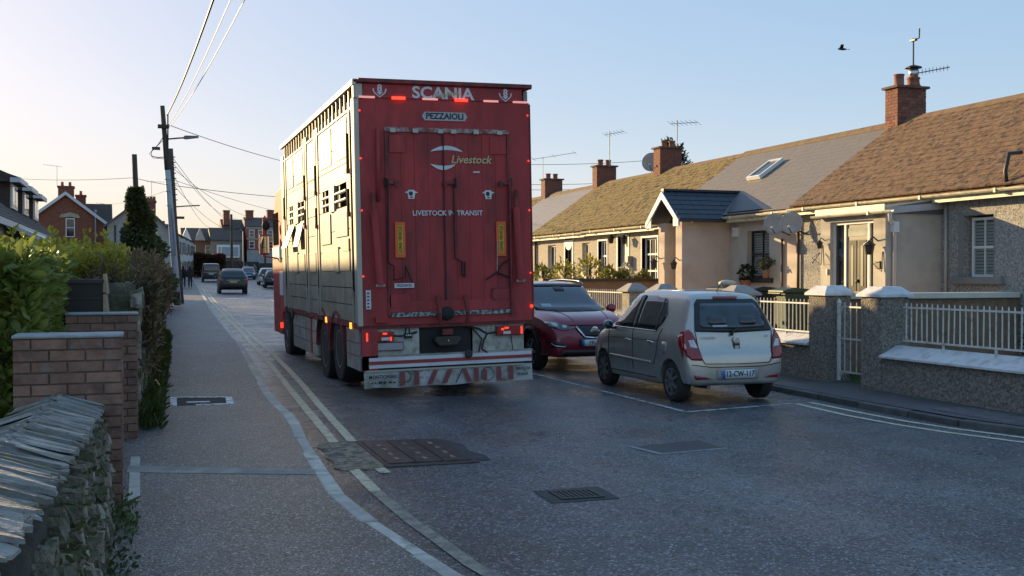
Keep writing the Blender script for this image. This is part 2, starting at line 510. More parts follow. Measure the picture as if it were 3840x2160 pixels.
for i in range(7):
    xx = GX0 + .04 + i * .042
    flat([(xx, GY0 + .025), (xx + .020, GY0 + .025), (xx + .020, GY1 - .025), (xx, GY1 - .025)], -.01, .011, 'bar', iron, gr)
# square chamber cover outlined in tar in the road
sq = thing('chamber_cover', 'square tarred chamber cover with pale edges in the road before the hatchback', 'cover', rz(5.1, 9.5))
flat([(4.67, 9.69), (4.77, 9.22), (5.57, 9.36), (5.56, 9.90)], -.02, .007, 'lid', M('tar lid', (.04, .04, .042), rough=.6, bump=.7, bscale=90, speck=.4), sq)
edge = M('worn pale edge', (.20, .21, .23), rough=.5, var=.3, scale=12)
flat([(4.64, 9.70), (4.70, 9.70), (4.80, 9.22), (4.74, 9.20)], -.01, .010, 'edge', edge, sq)
flat([(4.74, 9.20), (4.74, 9.23), (5.57, 9.38), (5.58, 9.34)], -.01, .011, 'edge', edge, sq)
# manhole in the pavement
mh = thing('manhole_cover', 'rectangular dark pavement manhole cover with broken white border', 'cover', rz(.7, 13.9, .095))
brd = M('white border paint', (.72, .72, .72), rough=.7, var=.3, scale=20, c2=(.12, .12, .12), c2amt=.3, c2scale=14)
flat([(.36, 13.52), (1.02, 13.46), (1.06, 14.18), (.38, 14.34)], .08, .100, 'lid', M('dark manhole lid', (.045, .045, .047), rough=.9, var=.3, scale=10, bump=.6, bscale=90), mh)
for q in ([(.32, 13.5), (.40, 13.5), (.42, 14.36), (.34, 14.38)], [(.40, 14.30), (1.06, 14.14), (1.06, 14.22), (.40, 14.38)], [(.98, 13.44), (1.07, 13.44), (1.10, 14.2), (1.02, 14.2)], [(.62, 13.44), (1.0, 13.42), (1.0, 13.50), (.62, 13.52)], [(.52, 13.72), (.8, 13.70), (.8, 13.80), (.52, 13.82)]):
    flat(q, .09, .104, 'border', brd, mh)
# a cast-over repair strip across the pavement
flat([(-.12, 9.22), (1.36, 8.62), (1.36, 8.86), (-.12, 9.52)], .085, .100, 'pavement_strip', M('grey concrete patch', (.34, .315, .28), rough=.8, var=.25, scale=5, bump=.6, bscale=60, c2=(.22, .205, .185), c2amt=.5, c2scale=4), lpave)
# tactile brick panel in the right pavement
tp = flat([(9.35, 9.6), (10.0, 9.2), (10.05, 10.9), (9.45, 10.9)], .08, .099, 'paving_panel', M('paver grey', (.10, .10, .10), rough=.7, var=.3, scale=12), rpave)
pvm = None
for i in range(7):
    for j in range(8):
        x = 9.42 + i * .085 + j * .0; y = 9.62 + j * .16
        if y > 10.85 or x > 10.0: continue
        flat([(x, y), (x + .075, y), (x + .075, y + .145), (x, y + .145)], .095, .106, 'paver', M('paver block', (.12, .12, .125), rough=.7, var=.3, scale=9), tp)
# ------------------------------------------------------------------ shared building pieces
_uc = {}
def UC(mat):
    if mat.name not in _uc:
        b = MB().box(-.5, .5, -.5, .5, -.5, .5)
        _uc[mat.name] = mesh_from('block', b.v, b.f, mat)
    return _uc[mat.name]
def bx_piece(name, parent, x0, x1, y0, y1, z0, z1, mat, rot=(0, 0, 0)):
    return place(name, UC(mat), parent, ((x0 + x1) / 2, (y0 + y1) / 2, (z0 + z1) / 2), rot, (x1 - x0, y1 - y0, z1 - z0))
def holes_wall(m, ax, d0, d1, u0, u1, z0, z1, holes):
    """a wall of thickness d0..d1 along u with rectangular openings (u0,u1,z0,z1)"""
    us = sorted({u0, u1, *[h[0] for h in holes], *[h[1] for h in holes]})
    zs = sorted({z0, z1, *[h[2] for h in holes], *[h[3] for h in holes]})
    us = [u for u in us if u0 <= u <= u1]; zs = [z for z in zs if z0 <= z <= z1]
    for i in range(len(us) - 1):
        zr = None
        for j in range(len(zs) - 1):
            cu, cz = (us[i] + us[i + 1]) / 2, (zs[j] + zs[j + 1]) / 2
            solid = not any(h[0] < cu < h[1] and h[2] < cz < h[3] for h in holes)
            if solid:
                zr = [zs[j], zs[j + 1]] if zr is None else [zr[0], zs[j + 1]]
            if zr and (not solid or j == len(zs) - 2):
                if ax == 'x': m.box(d0, d1, us[i], us[i + 1], zr[0], zr[1])
                else: m.box(us[i], us[i + 1], d0, d1, zr[0], zr[1])
                zr = None
    return m
def bricks(parent, ax, face, out, u0, u1, z0, z1, mats, L=.225, H=.075, joint=.010, single=True, depth=.05, k0=0, name='brick'):
    """stretcher-bond bricks standing proud of a mortar face; ax: the axis the face looks along, out: -1/+1"""
    m = MB(); n = int(round((z1 - z0) / H)); Hh = (z1 - z0) / n
    for c in range(n):
        u = u0 - (L / 2 if (c + k0) % 2 else 0)
        while u < u1 - .01:
            a, b = max(u, u0) + joint / 2, min(u + L, u1) - joint / 2
            u += L
            if b - a < .025: continue
            pr = random.uniform(.006, .013)
            za, zb = z0 + c * Hh + joint / 2, z0 + (c + 1) * Hh - joint / 2
            d = sorted((face - out * depth, face + out * pr))
            bb = (d[0], d[1], a, b, za, zb) if ax == 'x' else (a, b, d[0], d[1], za, zb)
            if single: bx_piece(name, parent, *bb, random.choice(mats), rot=(0, 0, random.uniform(-.006, .006)))
            else: m.box(*bb)
    if not single: m.build(name + 's', mats[0], parent, kind='stuff')

red_bricks = [M('red brick a', (.20, .070, .045), rough=.85, var=.3, scale=8, bump=.6, bscale=60), M('red brick b', (.165, .058, .042), rough=.85, var=.3, scale=8, bump=.6, bscale=60),
              M('red brick c', (.23, .09, .06), rough=.85, var=.3, scale=8, bump=.6, bscale=60)]
mortar_g = M('grey mortar', (.16, .14, .12), rough=.9, var=.2, scale=9)
white_upvc = M('white window plastic', (.72, .72, .70), rough=.35, var=.04, scale=3)
cream_paint = M('cream gutter plastic', (.62, .57, .42), rough=.45, var=.1, scale=2, c2=(.40, .36, .27), c2amt=.35, c2scale=5)
glass = glassmat('window glass')
lead = M('lead flashing', (.17, .18, .21), rough=.5, metal=.3, var=.3, scale=9)
clay = M('clay chimney pot', (.25, .10, .06), rough=.85, var=.25, scale=6)
black_metal = M('black metal', (.018, .018, .018), rough=.45, var=.2, scale=6)
alu = M('aerial aluminium', (.30, .30, .30), rough=.4, metal=.7, var=.2, scale=8)
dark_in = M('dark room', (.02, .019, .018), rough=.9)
blind_m = M('window blind', (.75, .75, .72), rough=.7, var=.06)

def window(parent, x, y0, y1, z0, z1, fmat, nv=1, nh=1, fw=.055, depth=.06, sill=None, blind=False, top=None, name='window', dark=True):
    """window in a wall that faces -x; x is the outer face of the frame"""
    m = MB()
    m.box(x, x + depth, y0, y0 + fw, z0, z1).box(x, x + depth, y1 - fw, y1, z0, z1)
    m.box(x, x + depth, y0 + fw, y1 - fw, z0, z0 + fw).box(x, x + depth, y0 + fw, y1 - fw, z1 - fw, z1)
    for i in range(1, nh + 1):
        zz = z0 + (z1 - z0) * i / (nh + 1)
        m.box(x - .004, x + depth, y0 + fw, y1 - fw, zz - .025, zz + .025)
    segs = [z0 + fw] + [z0 + (z1 - z0) * i / (nh + 1) for i in range(1, nh + 1)] + [z1 - fw]
    for i in range(1, nv + 1):
        yy = y0 + (y1 - y0) * i / (nv + 1)
        for k in range(len(segs) - 1):
            m.box(x + .004, x + depth, yy - .014, yy + .014, segs[k] + (.025 if k else 0), segs[k + 1] - (.025 if k < len(segs) - 2 else 0))
    w = m.build(name, fmat, parent)
    for k in range(len(segs) - 1):
        MB().box(x + .028, x + .034, y0 + fw, y1 - fw, segs[k] + .01, segs[k + 1] - .01).build('pane', thin_glass if blind else glass, w)
    if blind:
        z = z0 + .06
        while z < z1 - .08:
            bx_piece('blind_slat', w, x + .038, x + .044, y0 + .05, y1 - .05, z, z + .044, blind_m); z += .06
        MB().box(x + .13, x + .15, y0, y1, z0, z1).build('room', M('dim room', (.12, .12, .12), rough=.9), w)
    if sill:
        MB().box(sill[1], x + .02, y0 - sill[2], y1 + sill[2], z0 - sill[0], z0 - .003).build('sill', sill[3], w, bevel=.01)
    return w

def mk_thin_glass():
    m = bpy.data.materials.new('clear window glass'); m.use_nodes = True
    N, L = m.node_tree.nodes, m.node_tree.links
    g = N.new('ShaderNodeBsdfGlossy'); g.inputs['Roughness'].default_value = .03
    t = N.new('ShaderNodeBsdfTransparent'); t.inputs['Color'].default_value = (.75, .8, .8, 1)
    x = N.new('ShaderNodeMixShader')
    x.inputs[0].default_value = .10; L.new(t.outputs[0], x.inputs[1]); L.new(g.outputs[0], x.inputs[2])
    L.new(x.outputs[0], N['Material Output'].inputs['Surface'])
    return m
thin_glass = mk_thin_glass()

def tiles(parent, y0, y1, eave, ridge, gauge, tw, th, mat, nmax=300, name='tile', jit=.012, tilt=.03, skip=None):
    """overlapping courses of roof tiles from the eave (x,z) up to the ridge (x,z)"""
    ex, ez = eave; rx, rzz = ridge
    ln = math.hypot(rx - ex, rzz - ez); al = math.atan2(rzz - ez, rx - ex)
    sg = 1
    nc = int(ln / gauge); g = ln / nc
    allp = []
    for c in range(nc):
        off = tw * .5 if c % 2 else 0
        y = y0 - off
        while y < y1 - .01:
            a, b = max(y, y0), min(y + tw, y1); y += tw
            if b - a < .03: continue
            s = c * g + g * .5 + random.uniform(-jit, jit) * .6
            if skip and skip((a + b) / 2, s / ln): continue
            h = th * .5 + .004 + random.uniform(0, jit)
            cx, cz = ex + math.cos(al) * s - math.sin(al) * h, ez + math.sin(al) * s + math.cos(al) * h
            allp.append((a, (cx, (a + b) / 2, cz), (0, -(al - tilt * (2 if th > .015 else .7)) + random.uniform(-jit, jit), random.uniform(-jit, jit)), (g * 1.12, b - a - .006, th)))
    allp.sort(key=lambda q: q[0] )
    for q in allp[:nmax]: place(name, UC(mat), parent, q[1], q[2], q[3])
    rest = allp[nmax:]
    if rest:
        m = MB(); cube = [(-.5, -.5, -.5), (.5, -.5, -.5), (.5, .5, -.5), (-.5, .5, -.5), (-.5, -.5, .5), (.5, -.5, .5), (.5, .5, .5), (-.5, .5, .5)]
        for _, p, r, s in rest:
            E_ = Euler(r).to_matrix(); p = Vector(p)
            m.hexa([p + E_ @ Vector((k[0] * s[0], k[1] * s[1], k[2] * s[2])) for k in cube])
        m.build(name + '_field', mat, parent, kind='stuff')

def aerial(label, base, h, boom, nel, mat=None, group=None, el=.32, dirx=None, lean=0.0, extra=None):
    t = thing('tv_aerial', label, 'aerial', base, group=group)
    mat = mat or alu
    x, y, z = base
    MB().cyl((x, y, z), (x + lean, y, z + h), .016, n=6).build('mast', mat, t)
    d = Vector(dirx or (1, 0, 0)).normalized(); p = Vector((x + lean, y, z + h - .05))
    q = d.cross(Vector((0, 0, 1)))
    MB().cyl(p - d * boom * .25, p + d * boom * .75, .011, n=5).build('boom', mat, t)
    for i in range(nel):
        c = p + d * (boom * (-.22 + .95 * i / max(1, nel - 1)))
        MB().cyl(c - q * el * .5 + Vector((0, 0, -.06)), c + q * el * .5 + Vector((0, 0, .06)), .006, n=4).build('element', mat, t)
    if extra: extra(t, p)
    return t

def chimney(parent, x0, x1, y0, y1, z0, z1, single, pots=((.5, .3), (.5, .7)), cap=.06):
    core = MB().box(x0 + .012, x1 - .012, y0 + .012, y1 - .012, z0, z1).build('chimney', mortar_g, parent)
    bricks(core, 'x', x0 + .012, -1, y0, y1, z0 + .05, z1, red_bricks, single=single)
    bricks(core, 'y', y0 + .012, -1, x0 + .01, x1, z0 + .05, z1, red_bricks, single=single, k0=1)
    MB().box(x0 - cap, x1 + cap, y0 - cap, y1 + cap, z1, z1 + .055).build('chimney_cap', M('chimney cap', (.12, .075, .06), rough=.9, var=.3, scale=6), core)
    for fx, fy in pots:
        cx, cy = x0 + (x1 - x0) * fx, y0 + (y1 - y0) * fy
        MB().lathe((cx, cy, z1 + .05), (0, 0, 1), [(0, .13), (.04, .11), (.17, .10), (.20, .125), (.24, .12)], 12).build('chimney_pot', clay, core, smooth=True)
    # stepped lead flashing where the stack meets the roof
    for i in range(4):
        MB().box(x0 + .08 + i * .16, x0 + .30 + i * .16, y0 - .014, y0 - .002, z0 + .02 + i * .10, z0 + .20 + i * .10).build('flashing', lead, core)
    return core

def gutter(parent, x, y0, y1, z, mat, r=.06):
    m = MB(); n = 6
    pts = [(x - r * math.cos(math.pi * k / n), z - r * math.sin(math.pi * k / n)) for k in range(n + 1)]
    inner = [(x - (r - .012) * math.cos(math.pi * k / n), z - (r - .012) * math.sin(math.pi * k / n)) for k in range(n + 1)]
    m.prism(pts + inner[::-1], 'y', y0, y1)
    o = m.build('gutter', mat, parent)
    y = y0 + .6
    while y < y1:
        MB().box(x - r - .01, x + r, y, y + .05, z - r - .01, z + .006).build('gutter_joint', mat, o); y += 1.9
    return o
# ------------------------------------------------------------------ the cottage terrace on the right
pebble = M('grey pebbledash', (.40, .38, .35), rough=.95, var=.22, scale=22, bump=1.0, bscale=38, bdist=.045, speck=.5, sscale=42)
pebble_far = M('warm grey pebbledash', (.43, .38, .31), rough=.95, var=.16, scale=12, bump=.8, bscale=40, bdist=.02, speck=.3, sscale=45)
plaster = M('beige painted render', (.50, .455, .385), rough=.85, var=.08, scale=1.3, bump=.2, bscale=60, c2=(.42, .37, .30), c2amt=.35, c2scale=1.4)
salmon = M('salmon painted render', (.52, .425, .36), rough=.85, var=.08, scale=1.3, bump=.2, bscale=60, c2=(.44, .35, .29), c2amt=.35, c2scale=1.4)
grey_paint = M('grey painted surround', (.22, .22, .21), rough=.75, var=.08, scale=3)
tile_brown = M('brown weathered roof tile', (.135, .075, .043), rough=.9, var=.6, scale=9, bump=1.0, bscale=26, bdist=.02, c2=(.20, .125, .06), c2amt=.36, c2scale=7, fleck=[((.065, .038, .024), .14, 9), ((.19, .115, .065), .10, 11)])
tile_moss = M('mossy roof tile', (.17, .10, .045), rough=.95, var=.55, scale=9, bump=1.0, bscale=22, bdist=.03, c2=(.215, .165, .048), c2amt=.60, c2scale=5, fleck=[((.06, .04, .022), .16, 8), ((.23, .185, .075), .12, 10)])
slate_grey = M('warm grey slate', (.175, .15, .125), rough=.55, var=.10, scale=6, bump=.2, bscale=40)
slate_pale = M('pale grey slate', (.24, .225, .22), rough=.55, var=.10, scale=5, bump=.2, bscale=40)
slate_blue = M('blue black slate', (.030, .036, .052), rough=.45, var=.25, scale=7, bump=.25, bscale=40)
ridge_t = M('clay ridge tile', (.17, .10, .06), rough=.9, var=.3, scale=5, c2=(.18, .14, .05), c2amt=.4, c2scale=4)
WX, RX = 14.5, 17.3                     # front wall and ridge
def EZ(y): return 3.34 - .0045 * (y - 14.5)
def RZ(y): return 5.46 - .006 * (y - 14.5)

def cottage(y0, y1, label, wmat, tmat, holes, tile=(.22, .30, .022), nmax=300, tname='tile', gut=cream_paint, near_gable=False, jit=.012, skip=None, wz0=None):
    ym = (y0 + y1) / 2; ez, rzz = EZ(ym), RZ(ym)
    z0 = zg(ym, WX) - .1 if wz0 is None else wz0
    h = thing('cottage', label, 'house', (WX, ym, z0), group='terrace of single storey cottages')
    m = MB(); holes_wall(m, 'x', WX, WX + .32, y0, y1, z0, ez - .03, holes)
    m.build('front_wall', wmat, h)
    m = MB().box(RX * 2 - WX - .3, RX * 2 - WX, y0, y1, z0, ez - .03)
    m.prism([(WX + .33, z0), (2 * RX - WX - .31, z0), (2 * RX - WX - .31, ez - .05), (RX, rzz - .10), (WX + .33, ez - .05)], 'y', y0 + .004, y0 + .25)
    m.prism([(WX + .33, z0), (2 * RX - WX - .31, z0), (2 * RX - WX - .31, ez - .05), (RX, rzz - .10), (WX + .33, ez - .05)], 'y', y1 - .25, y1 - .004)
    m.build('side_wall', wmat, h)
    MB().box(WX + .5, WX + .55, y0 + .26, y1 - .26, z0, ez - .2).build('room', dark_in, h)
    ex = WX - .26
    sl = (rzz - ez) / (RX - ex)
    deck = MB().prism([(ex, ez), (RX, rzz), (2 * RX - ex, ez), (2 * RX - ex, ez - .10), (RX, rzz - .11), (ex, ez - .10)], 'y', y0 + .002, y1 - .002).build('roof', tmat, h)
    tiles(deck, y0 + .004, y1 - .004, (ex - .03, ez - .02), (RX, rzz), tile[0], tile[1], tile[2], tmat, nmax, tname, jit, skip=skip)
    y = y0
    while y < y1 - .1:
        bb = min(y + .45, y1)
        MB().prism([(RX - .17, rzz - .09), (RX - .15, rzz - .04), (RX, rzz + .075), (RX + .15, rzz - .04), (RX + .17, rzz - .09)], 'y', y + .004, bb - .004).build('ridge_tile', ridge_t, deck); y = bb
    MB().box(ex - .01, ex + .02, y0, y1, ez - .22, ez - .105).build('fascia', gut, h)
    if gut: gutter(h, ex - .075, y0 - .02, y1 + .01, ez - .07, gut)
    return h

# --- nearest cottage: brown tiles, flat-roofed porch
WA = (15.10, 15.86, 1.66, 2.84)
hA = cottage(14.1, 21.05, 'nearest cottage with brown tiled roof, flat roofed beige porch and white sash window', pebble, tile_brown,
             [WA, (16.7, 18.2, .4, 2.6)], tile=(.20, .30, .032), jit=.007)
MB().box(WX - .003, WX + .22, WA[0] - .0, WA[0] + .03, WA[2], WA[3]).build('reveal', grey_paint, hA)
MB().box(WX - .006, WX + .22, WA[1] + .001, WA[1] + .14, WA[2] - .02, WA[3] + .06).build('reveal', grey_paint, hA)
MB().box(WX - .006, WX + .20, WA[0] - .02, WA[1] + .001, WA[3] + .001, WA[3] + .06).build('reveal', grey_paint, hA)
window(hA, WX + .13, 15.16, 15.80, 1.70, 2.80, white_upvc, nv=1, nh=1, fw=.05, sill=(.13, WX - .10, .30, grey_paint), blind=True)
# porch
px, p0, p1, pz = 13.2, 16.45, 18.46, 2.90
D0, D1, DZ = 16.80, 18.14, 2.80
fl = .45
po = MB()
holes_wall(po, 'x', px, px + .18, p0, p1, fl - .6, pz, [(D0, D1, fl, DZ)])
po.box(px + .181, WX - .001, p0 + .003, p0 + .16, fl - .6, pz).box(px + .181, WX - .001, p1 - .16, p1 - .003, fl - .6, pz)
porchA = po.build('porch', plaster, hA)
MB().prism([(px - .06, pz), (px - .06, pz + .10), (WX + .0, pz + .30), (WX, pz)], 'y', p0 - .05, p1 + .05).build('porch_roof', M('grey felt', (.10, .11, .13), rough=.8, var=.15), porchA)
MB().box(px - .085, px - .062, p0 - .07, p1 + .07, pz + .02, pz + .17).build('porch_fascia', cream_paint, porchA)
MB().hexa([(px - .06, p0 - .072, pz - .02), (WX, p0 - .072, pz + .10), (WX, p0 - .052, pz + .10), (px - .06, p0 - .052, pz - .02), (px - .06, p0 - .072, pz + .11), (WX, p0 - .072, pz + .22), (WX, p0 - .052, pz + .22), (px - .06, p0 - .052, pz + .11)]).build('porch_fascia', M('pale side fascia', (.45, .45, .46), rough=.6, var=.1), porchA)
gutter(porchA, px - .14, p0 - .35, p1 + .1, pz + .04, cream_paint, .055)
dp = MB().tube([(px - .12, p0 - .26, pz + .02), (px - .02, p0 - .16, pz - .14), (px + .16, p0 - .06, pz - .22), (px + .16, p0 - .06, .5)], .036, 8).build('downpipe', white_upvc, porchA, smooth=True)
MB().box(px + .10, px + .22, p0 - .12, p0 - .005, pz - .36, pz - .16).build('pipe_hopper', white_upvc, dp)
MB().tube([(WX - .05, 16.28, 3.2), (WX - .05, 16.28, .5)], .03, 8).build('downpipe', M('dull cream pipe', (.42, .40, .34), rough=.6, var=.1), hA, smooth=True)
# front door with side lights
dfx = px + .07
df = MB()
for a, b in ((D0, D0 + .05), (D1 - .05, D1), (D0 + .20, D0 + .26), (D1 - .42, D1 - .36)): df.box(dfx, dfx + .09, a, b, fl, DZ)
df.box(dfx, dfx + .09, D0 + .05, D0 + .20, DZ - .06, DZ).box(dfx, dfx + .09, D0 + .26, D1 - .42, DZ - .06, DZ).box(dfx, dfx + .09, D1 - .36, D1 - .05, DZ - .06, DZ)
df.box(dfx, dfx + .085, D1 - .36, D1 - .05, fl, fl + .85)
doorframe = df.build('door_frame', white_upvc, porchA)
MB().box(dfx + .04, dfx + .05, D1 - .36, D1 - .05, fl + .85, DZ - .06).build('side_light', glass, doorframe)
MB().box(dfx + .04, dfx + .05, D0 + .05, D0 + .20, fl, DZ - .06).build('side_light', glass, doorframe)
door_m = M('olive grey door paint', (.20, .185, .13), rough=.35, var=.1, scale=2)
dk = M('black door moulding', (.025, .024, .02), rough=.3, var=.2)
door = MB().box(dfx + .03, dfx + .07, D0 + .265, D1 - .425, fl + .02, DZ - .065).build('door', door_m, porchA)
dy0, dy1 = D0 + .30, D1 - .46; dm = (dy0 + dy1) / 2
for (a, b, c, d) in ((dy0 + .02, dm - .03, 1.42, 2.42), (dm + .03, dy1 - .02, 1.42, 2.42), (dy0 + .02, dm - .03, .6, .95), (dm + .03, dy1 - .02, .6, .95)):
    p = MB().box(dfx + .018, dfx + .03, a, b, c, d).build('panel', dk, door)
    MB().box(dfx + .010, dfx + .018, a + .085, b - .085, c + .10, d - .10).build('panel_field', door_m, p)
MB().box(dfx + .02, dfx + .03, dy0, dy1, 2.50, 2.66).build('top_light', M('frosted pane', (.45, .45, .38), rough=.2), door)
MB().box(dfx + .008, dfx + .03, dm - .13, dm + .13, 1.24, 1.27).build('letter_plate', M('brass', (.35, .28, .14), rough=.3, metal=1, var=.2), door)
MB().lathe((dfx + .03, dm, 1.62), (-1, 0, 0), [(0, .03), (.02, .03), (.03, .05), (.05, .02)], 10).build('knocker', black_metal, door)
MB().box(dfx - .02, dfx + .03, dy1 - .06, dy1 - .02, 1.1, 1.26).build('door_handle', M('brass', (.35, .28, .14)), door)
MB().box(px - .25, px + .18, D0 - .05, D1 + .05, fl - .18, fl - .005).build('door_step', concrete, porchA)
def lantern(parent, x, y, z, s=1.0):
    l = MB().tube([(x, y, z + .05 * s), (x - .10 * s, y, z + .12 * s), (x - .16 * s, y, z + .04 * s)], .012 * s, 6).build('wall_lantern', black_metal, parent)
    MB().lathe((x - .16 * s, y, z - .16 * s), (0, 0, 1), [(0, .03 * s), (.01, .055 * s), (.14 * s, .08 * s), (.145 * s, .10 * s), (.22 * s, .015 * s)], 8).build('lantern_body', black_metal, l)
    return l
lantern(porchA, px, 16.66, 2.32, 1.25); lantern(porchA, px, 18.32, 2.4, .8)
MB().tube([(px - .01, 18.4, 2.35), (px - .03, 18.4, 1.95), (px - .25, 18.4, 2.08), (px - .05, 18.4, 2.2), (px - .24, 18.4, 1.98)], .01, 5).build('basket_bracket', black_metal, porchA)
MB().tube([(px - .01, 16.52, 2.18), (px - .03, 16.52, 1.80), (px - .22, 16.52, 1.95), (px - .05, 16.52, 1.99)], .01, 5).build('basket_bracket', black_metal, porchA)
MB().box(px - .03, px, 16.58, 16.72, 1.86, 2.0).build('number_plaque', black_metal, porchA)
MB().box(px - .03, px, 18.2, 18.24, 1.74, 1.86).build('bell_push', cream_paint, porchA)
chA = chimney(hA, 16.98, 17.82, 20.75, 21.20, 5.02, 6.20, True, pots=())
MB().lathe((17.2, 20.97, 6.25), (0, 0, 1), [(0, .14), (.02, .12), (.26, .115), (.28, .13), (.30, .13)], 14).build('chimney_pot', M('clay chimney pot', (.25, .10, .06)), chA, smooth=True)
MB().lathe((17.62, 20.97, 6.25), (0, 0, 1), [(0, .20), (.10, .15), (.20, .14), (.22, .17), (.26, .14)], 14).build('chimney_pot', clay, chA, smooth=True)
cowl = MB().lathe((17.62, 20.97, 6.50), (0, 0, 1), [(0, .11), (.22, .11), (.23, .05)], 12).build('cowl', M('steel cowl', (.55, .56, .58), rough=.25, metal=.9, var=.1), chA, smooth=True)
MB().lathe((17.62, 20.97, 6.73), (0, 0, 1), [(0, .20), (.02, .20), (.07, .06), (.08, .03)], 14).build('cowl_hat', black_metal, chA)
MB().tube([(14.62, 14.62, 3.9), (14.30, 14.58, 3.86), (14.2, 14.56, 3.55), (14.25, 14.56, 3.2)], .035, 8).build('black_cable_bend', black_metal, hA, smooth=True)

# --- second cottage: grey slate, gabled porch, roof light
WB = (22.35, 23.37, 1.66, 2.84)
def skipB(y, s): return False
hB = cottage(21.05, 28.0, 'cottage with smooth grey slate roof, roof light and gabled salmon porch', plaster, slate_grey, [WB, (24.4, 25.4, .4, 2.6)],
             tile=(.20, .26, .010), tname='slate', jit=.002)
dwin = M('black brown window frame', (.03, .022, .018), rough=.4, var=.2)
window(hB, WX + .14, WB[0], WB[1], WB[2], WB[3], dwin, nv=1, nh=1, fw=.06, sill=(.12, WX - .12, .18, M('dark slate sill', (.03, .03, .033), rough=.5, var=.2)), blind=True)
MB().box(WX - .012, WX - .002, 21.10, 21.75, .3, 3.1).build('painted_sun_patch', salmon, hB)  # sunlit end of the wall, laid on as a salmon coloured sheet
MB().tube([(WX - .05, 21.08, 3.2), (WX - .05, 21.08, .4)], .032, 8).build('downpipe', M('brown pipe', (.06, .035, .025), rough=.5), hB, smooth=True)
MB().tube([(WX - .06, 21.72, 2.6), (WX - .06, 21.72, .4)], .025, 8).build('downpipe', M('brown pipe', (.06, .035, .025)), hB, smooth=True)
bxx, q0, q1, qz = 13.1, 24.2, 25.5, 3.10
pb = MB()
pb.box(bxx, bxx + .34, q0, q0 + .32, .1, qz).box(bxx, bxx + .34, q1 - .34, q1, .1, qz)
pb.box(bxx + .341, WX - .001, q0 + .003, q0 + .2, .1, qz).box(bxx + .341, WX - .001, q1 - .2, q1 - .003, .1, qz)
porchB = pb.build('porch', salmon, hB)
ym = (q0 + q1) / 2
pr, pe = 3.93, 3.16
slp = (pr - pe) / (ym - q0 + .28)
rb = MB()
for s in (-1, 1):
    y_e = ym + s * (ym - q0 + .28)
    rb.prism([(ym, pr), (y_e, pe), (y_e, pe - .07), (ym, pr - .07)], 'x', bxx - .22, 15.55)
roofB = rb.build('porch_roof', slate_blue, porchB)
for s in (-1, 1):      # slates on the porch
    ln = math.hypot(ym - q0 + .28, pr - pe); n = 6; a = math.atan2(pr - pe, ym - q0 + .28)
    for c in range(n):
        t = (c + .5) / n
        cy, cz = ym + s * (ym - q0 + .28) * (1 - t), pe + (pr - pe) * t
        x = bxx - .22
        while x < 15.4:
            place('slate', UC(slate_blue), roofB, (x + .15, cy, cz + .012), (s * -(a - .05), 0, 0), (.294, ln / n * 1.12, .012)); x += .30
MB().box(bxx - .23, 15.6, ym - .07, ym + .07, pr + .005, pr + .06).build('ridge', slate_blue, roofB)
# white barge boards and arch board of the gable
bw = MB()
for s in (-1, 1):
    y_e = ym + s * (ym - q0 + .28)
    bw.prism([(ym, pr - .02), (y_e, pe - .03), (y_e, pe - .17), (ym, pr - .20)], 'x', bxx - .262, bxx - .225)
    bw.prism([(y_e, pe - .175), (y_e - s * .30, pe - .175), (y_e - s * .30, pe + .08), (y_e, pe - .03)], 'x', bxx - .250, bxx - .215)
bw.build('barge_board', white_upvc, porchB)
MB().prism([(q0 + .0, qz), (q1, qz), (ym, pr - .16)], 'x', bxx + .30, bxx + .33).build('gable_panel', dk, porchB)
pd = MB().box(WX - .12, WX - .06, q0 + .22, q1 - .22, .45, 2.75).build('door', white_upvc, porchB)
for i in range(2):
    for j in range(3):
        MB().box(WX - .128, WX - .12, q0 + .30 + i * .36, q0 + .58 + i * .36, 1.5 + j * .40, 1.82 + j * .40).build('door_pane', glass, pd)
MB().box(WX - .13, WX - .12, q0 + .32, q1 - .32, 1.18, 1.22).build('letter_plate', black_metal, pd)
MB().box(bxx + .06, bxx + .14, q0 + .34, q0 + .44, .3, 3.0).build('ladder_frame', white_upvc, porchB)
lantern(porchB, bxx, q1 - .1, 2.1, 1.2); lantern(porchB, bxx, q0 + .12, 2.05, 1.1)
# dark slate valley beside the porch roof
def onroof(x, y, d=.03):
    ez, rzz = EZ(24.5), RZ(24.5); ex = WX - .26
    t = (x - ex) / (RX - ex); return (x - d * .6, y, ez + (rzz - ez) * t + d * .8)
vt, vb, vr = onroof(15.2, ym - .1, .05), onroof(14.25, q0 - .32, .05), onroof(14.25, 21.9, .05)
vt2, vb2, vr2 = onroof(15.2, ym - .1, .02), onroof(14.25, q0 - .32, .02), onroof(14.25, 21.9, .02)
MB().add([vt, vb, vr, vt2, vb2, vr2], [(0, 1, 2), (3, 5, 4), (0, 3, 4, 1), (1, 4, 5, 2), (2, 5, 3, 0)]).build('valley_slates', slate_blue, hB)
MB().box(WX - .08, WX, 23.75, 23.95, 2.72, 2.95).build('alarm_box', white_upvc, hB)
# roof light
al = math.atan2(RZ(24.5) - EZ(24.5), RX - WX + .26)
rl = place('roof_light', mesh_from('roof_light', *(lambda b: (b.v, b.f))(MB().box(-.45, .45, -.33, -.27, 0, .10).box(-.45, .45, .27, .33, 0, .10).box(-.45, -.39, -.27, .27, 0, .10).box(.39, .45, -.27, .27, 0, .10)), white_upvc), hB, onroof(16.05, 24.9, .03), (0, -al, 0))
ORG[rl] = Vector((0, 0, 0))
MB().box(-.39, .39, -.27, .27, .05, .07).build('pane', glass, rl)

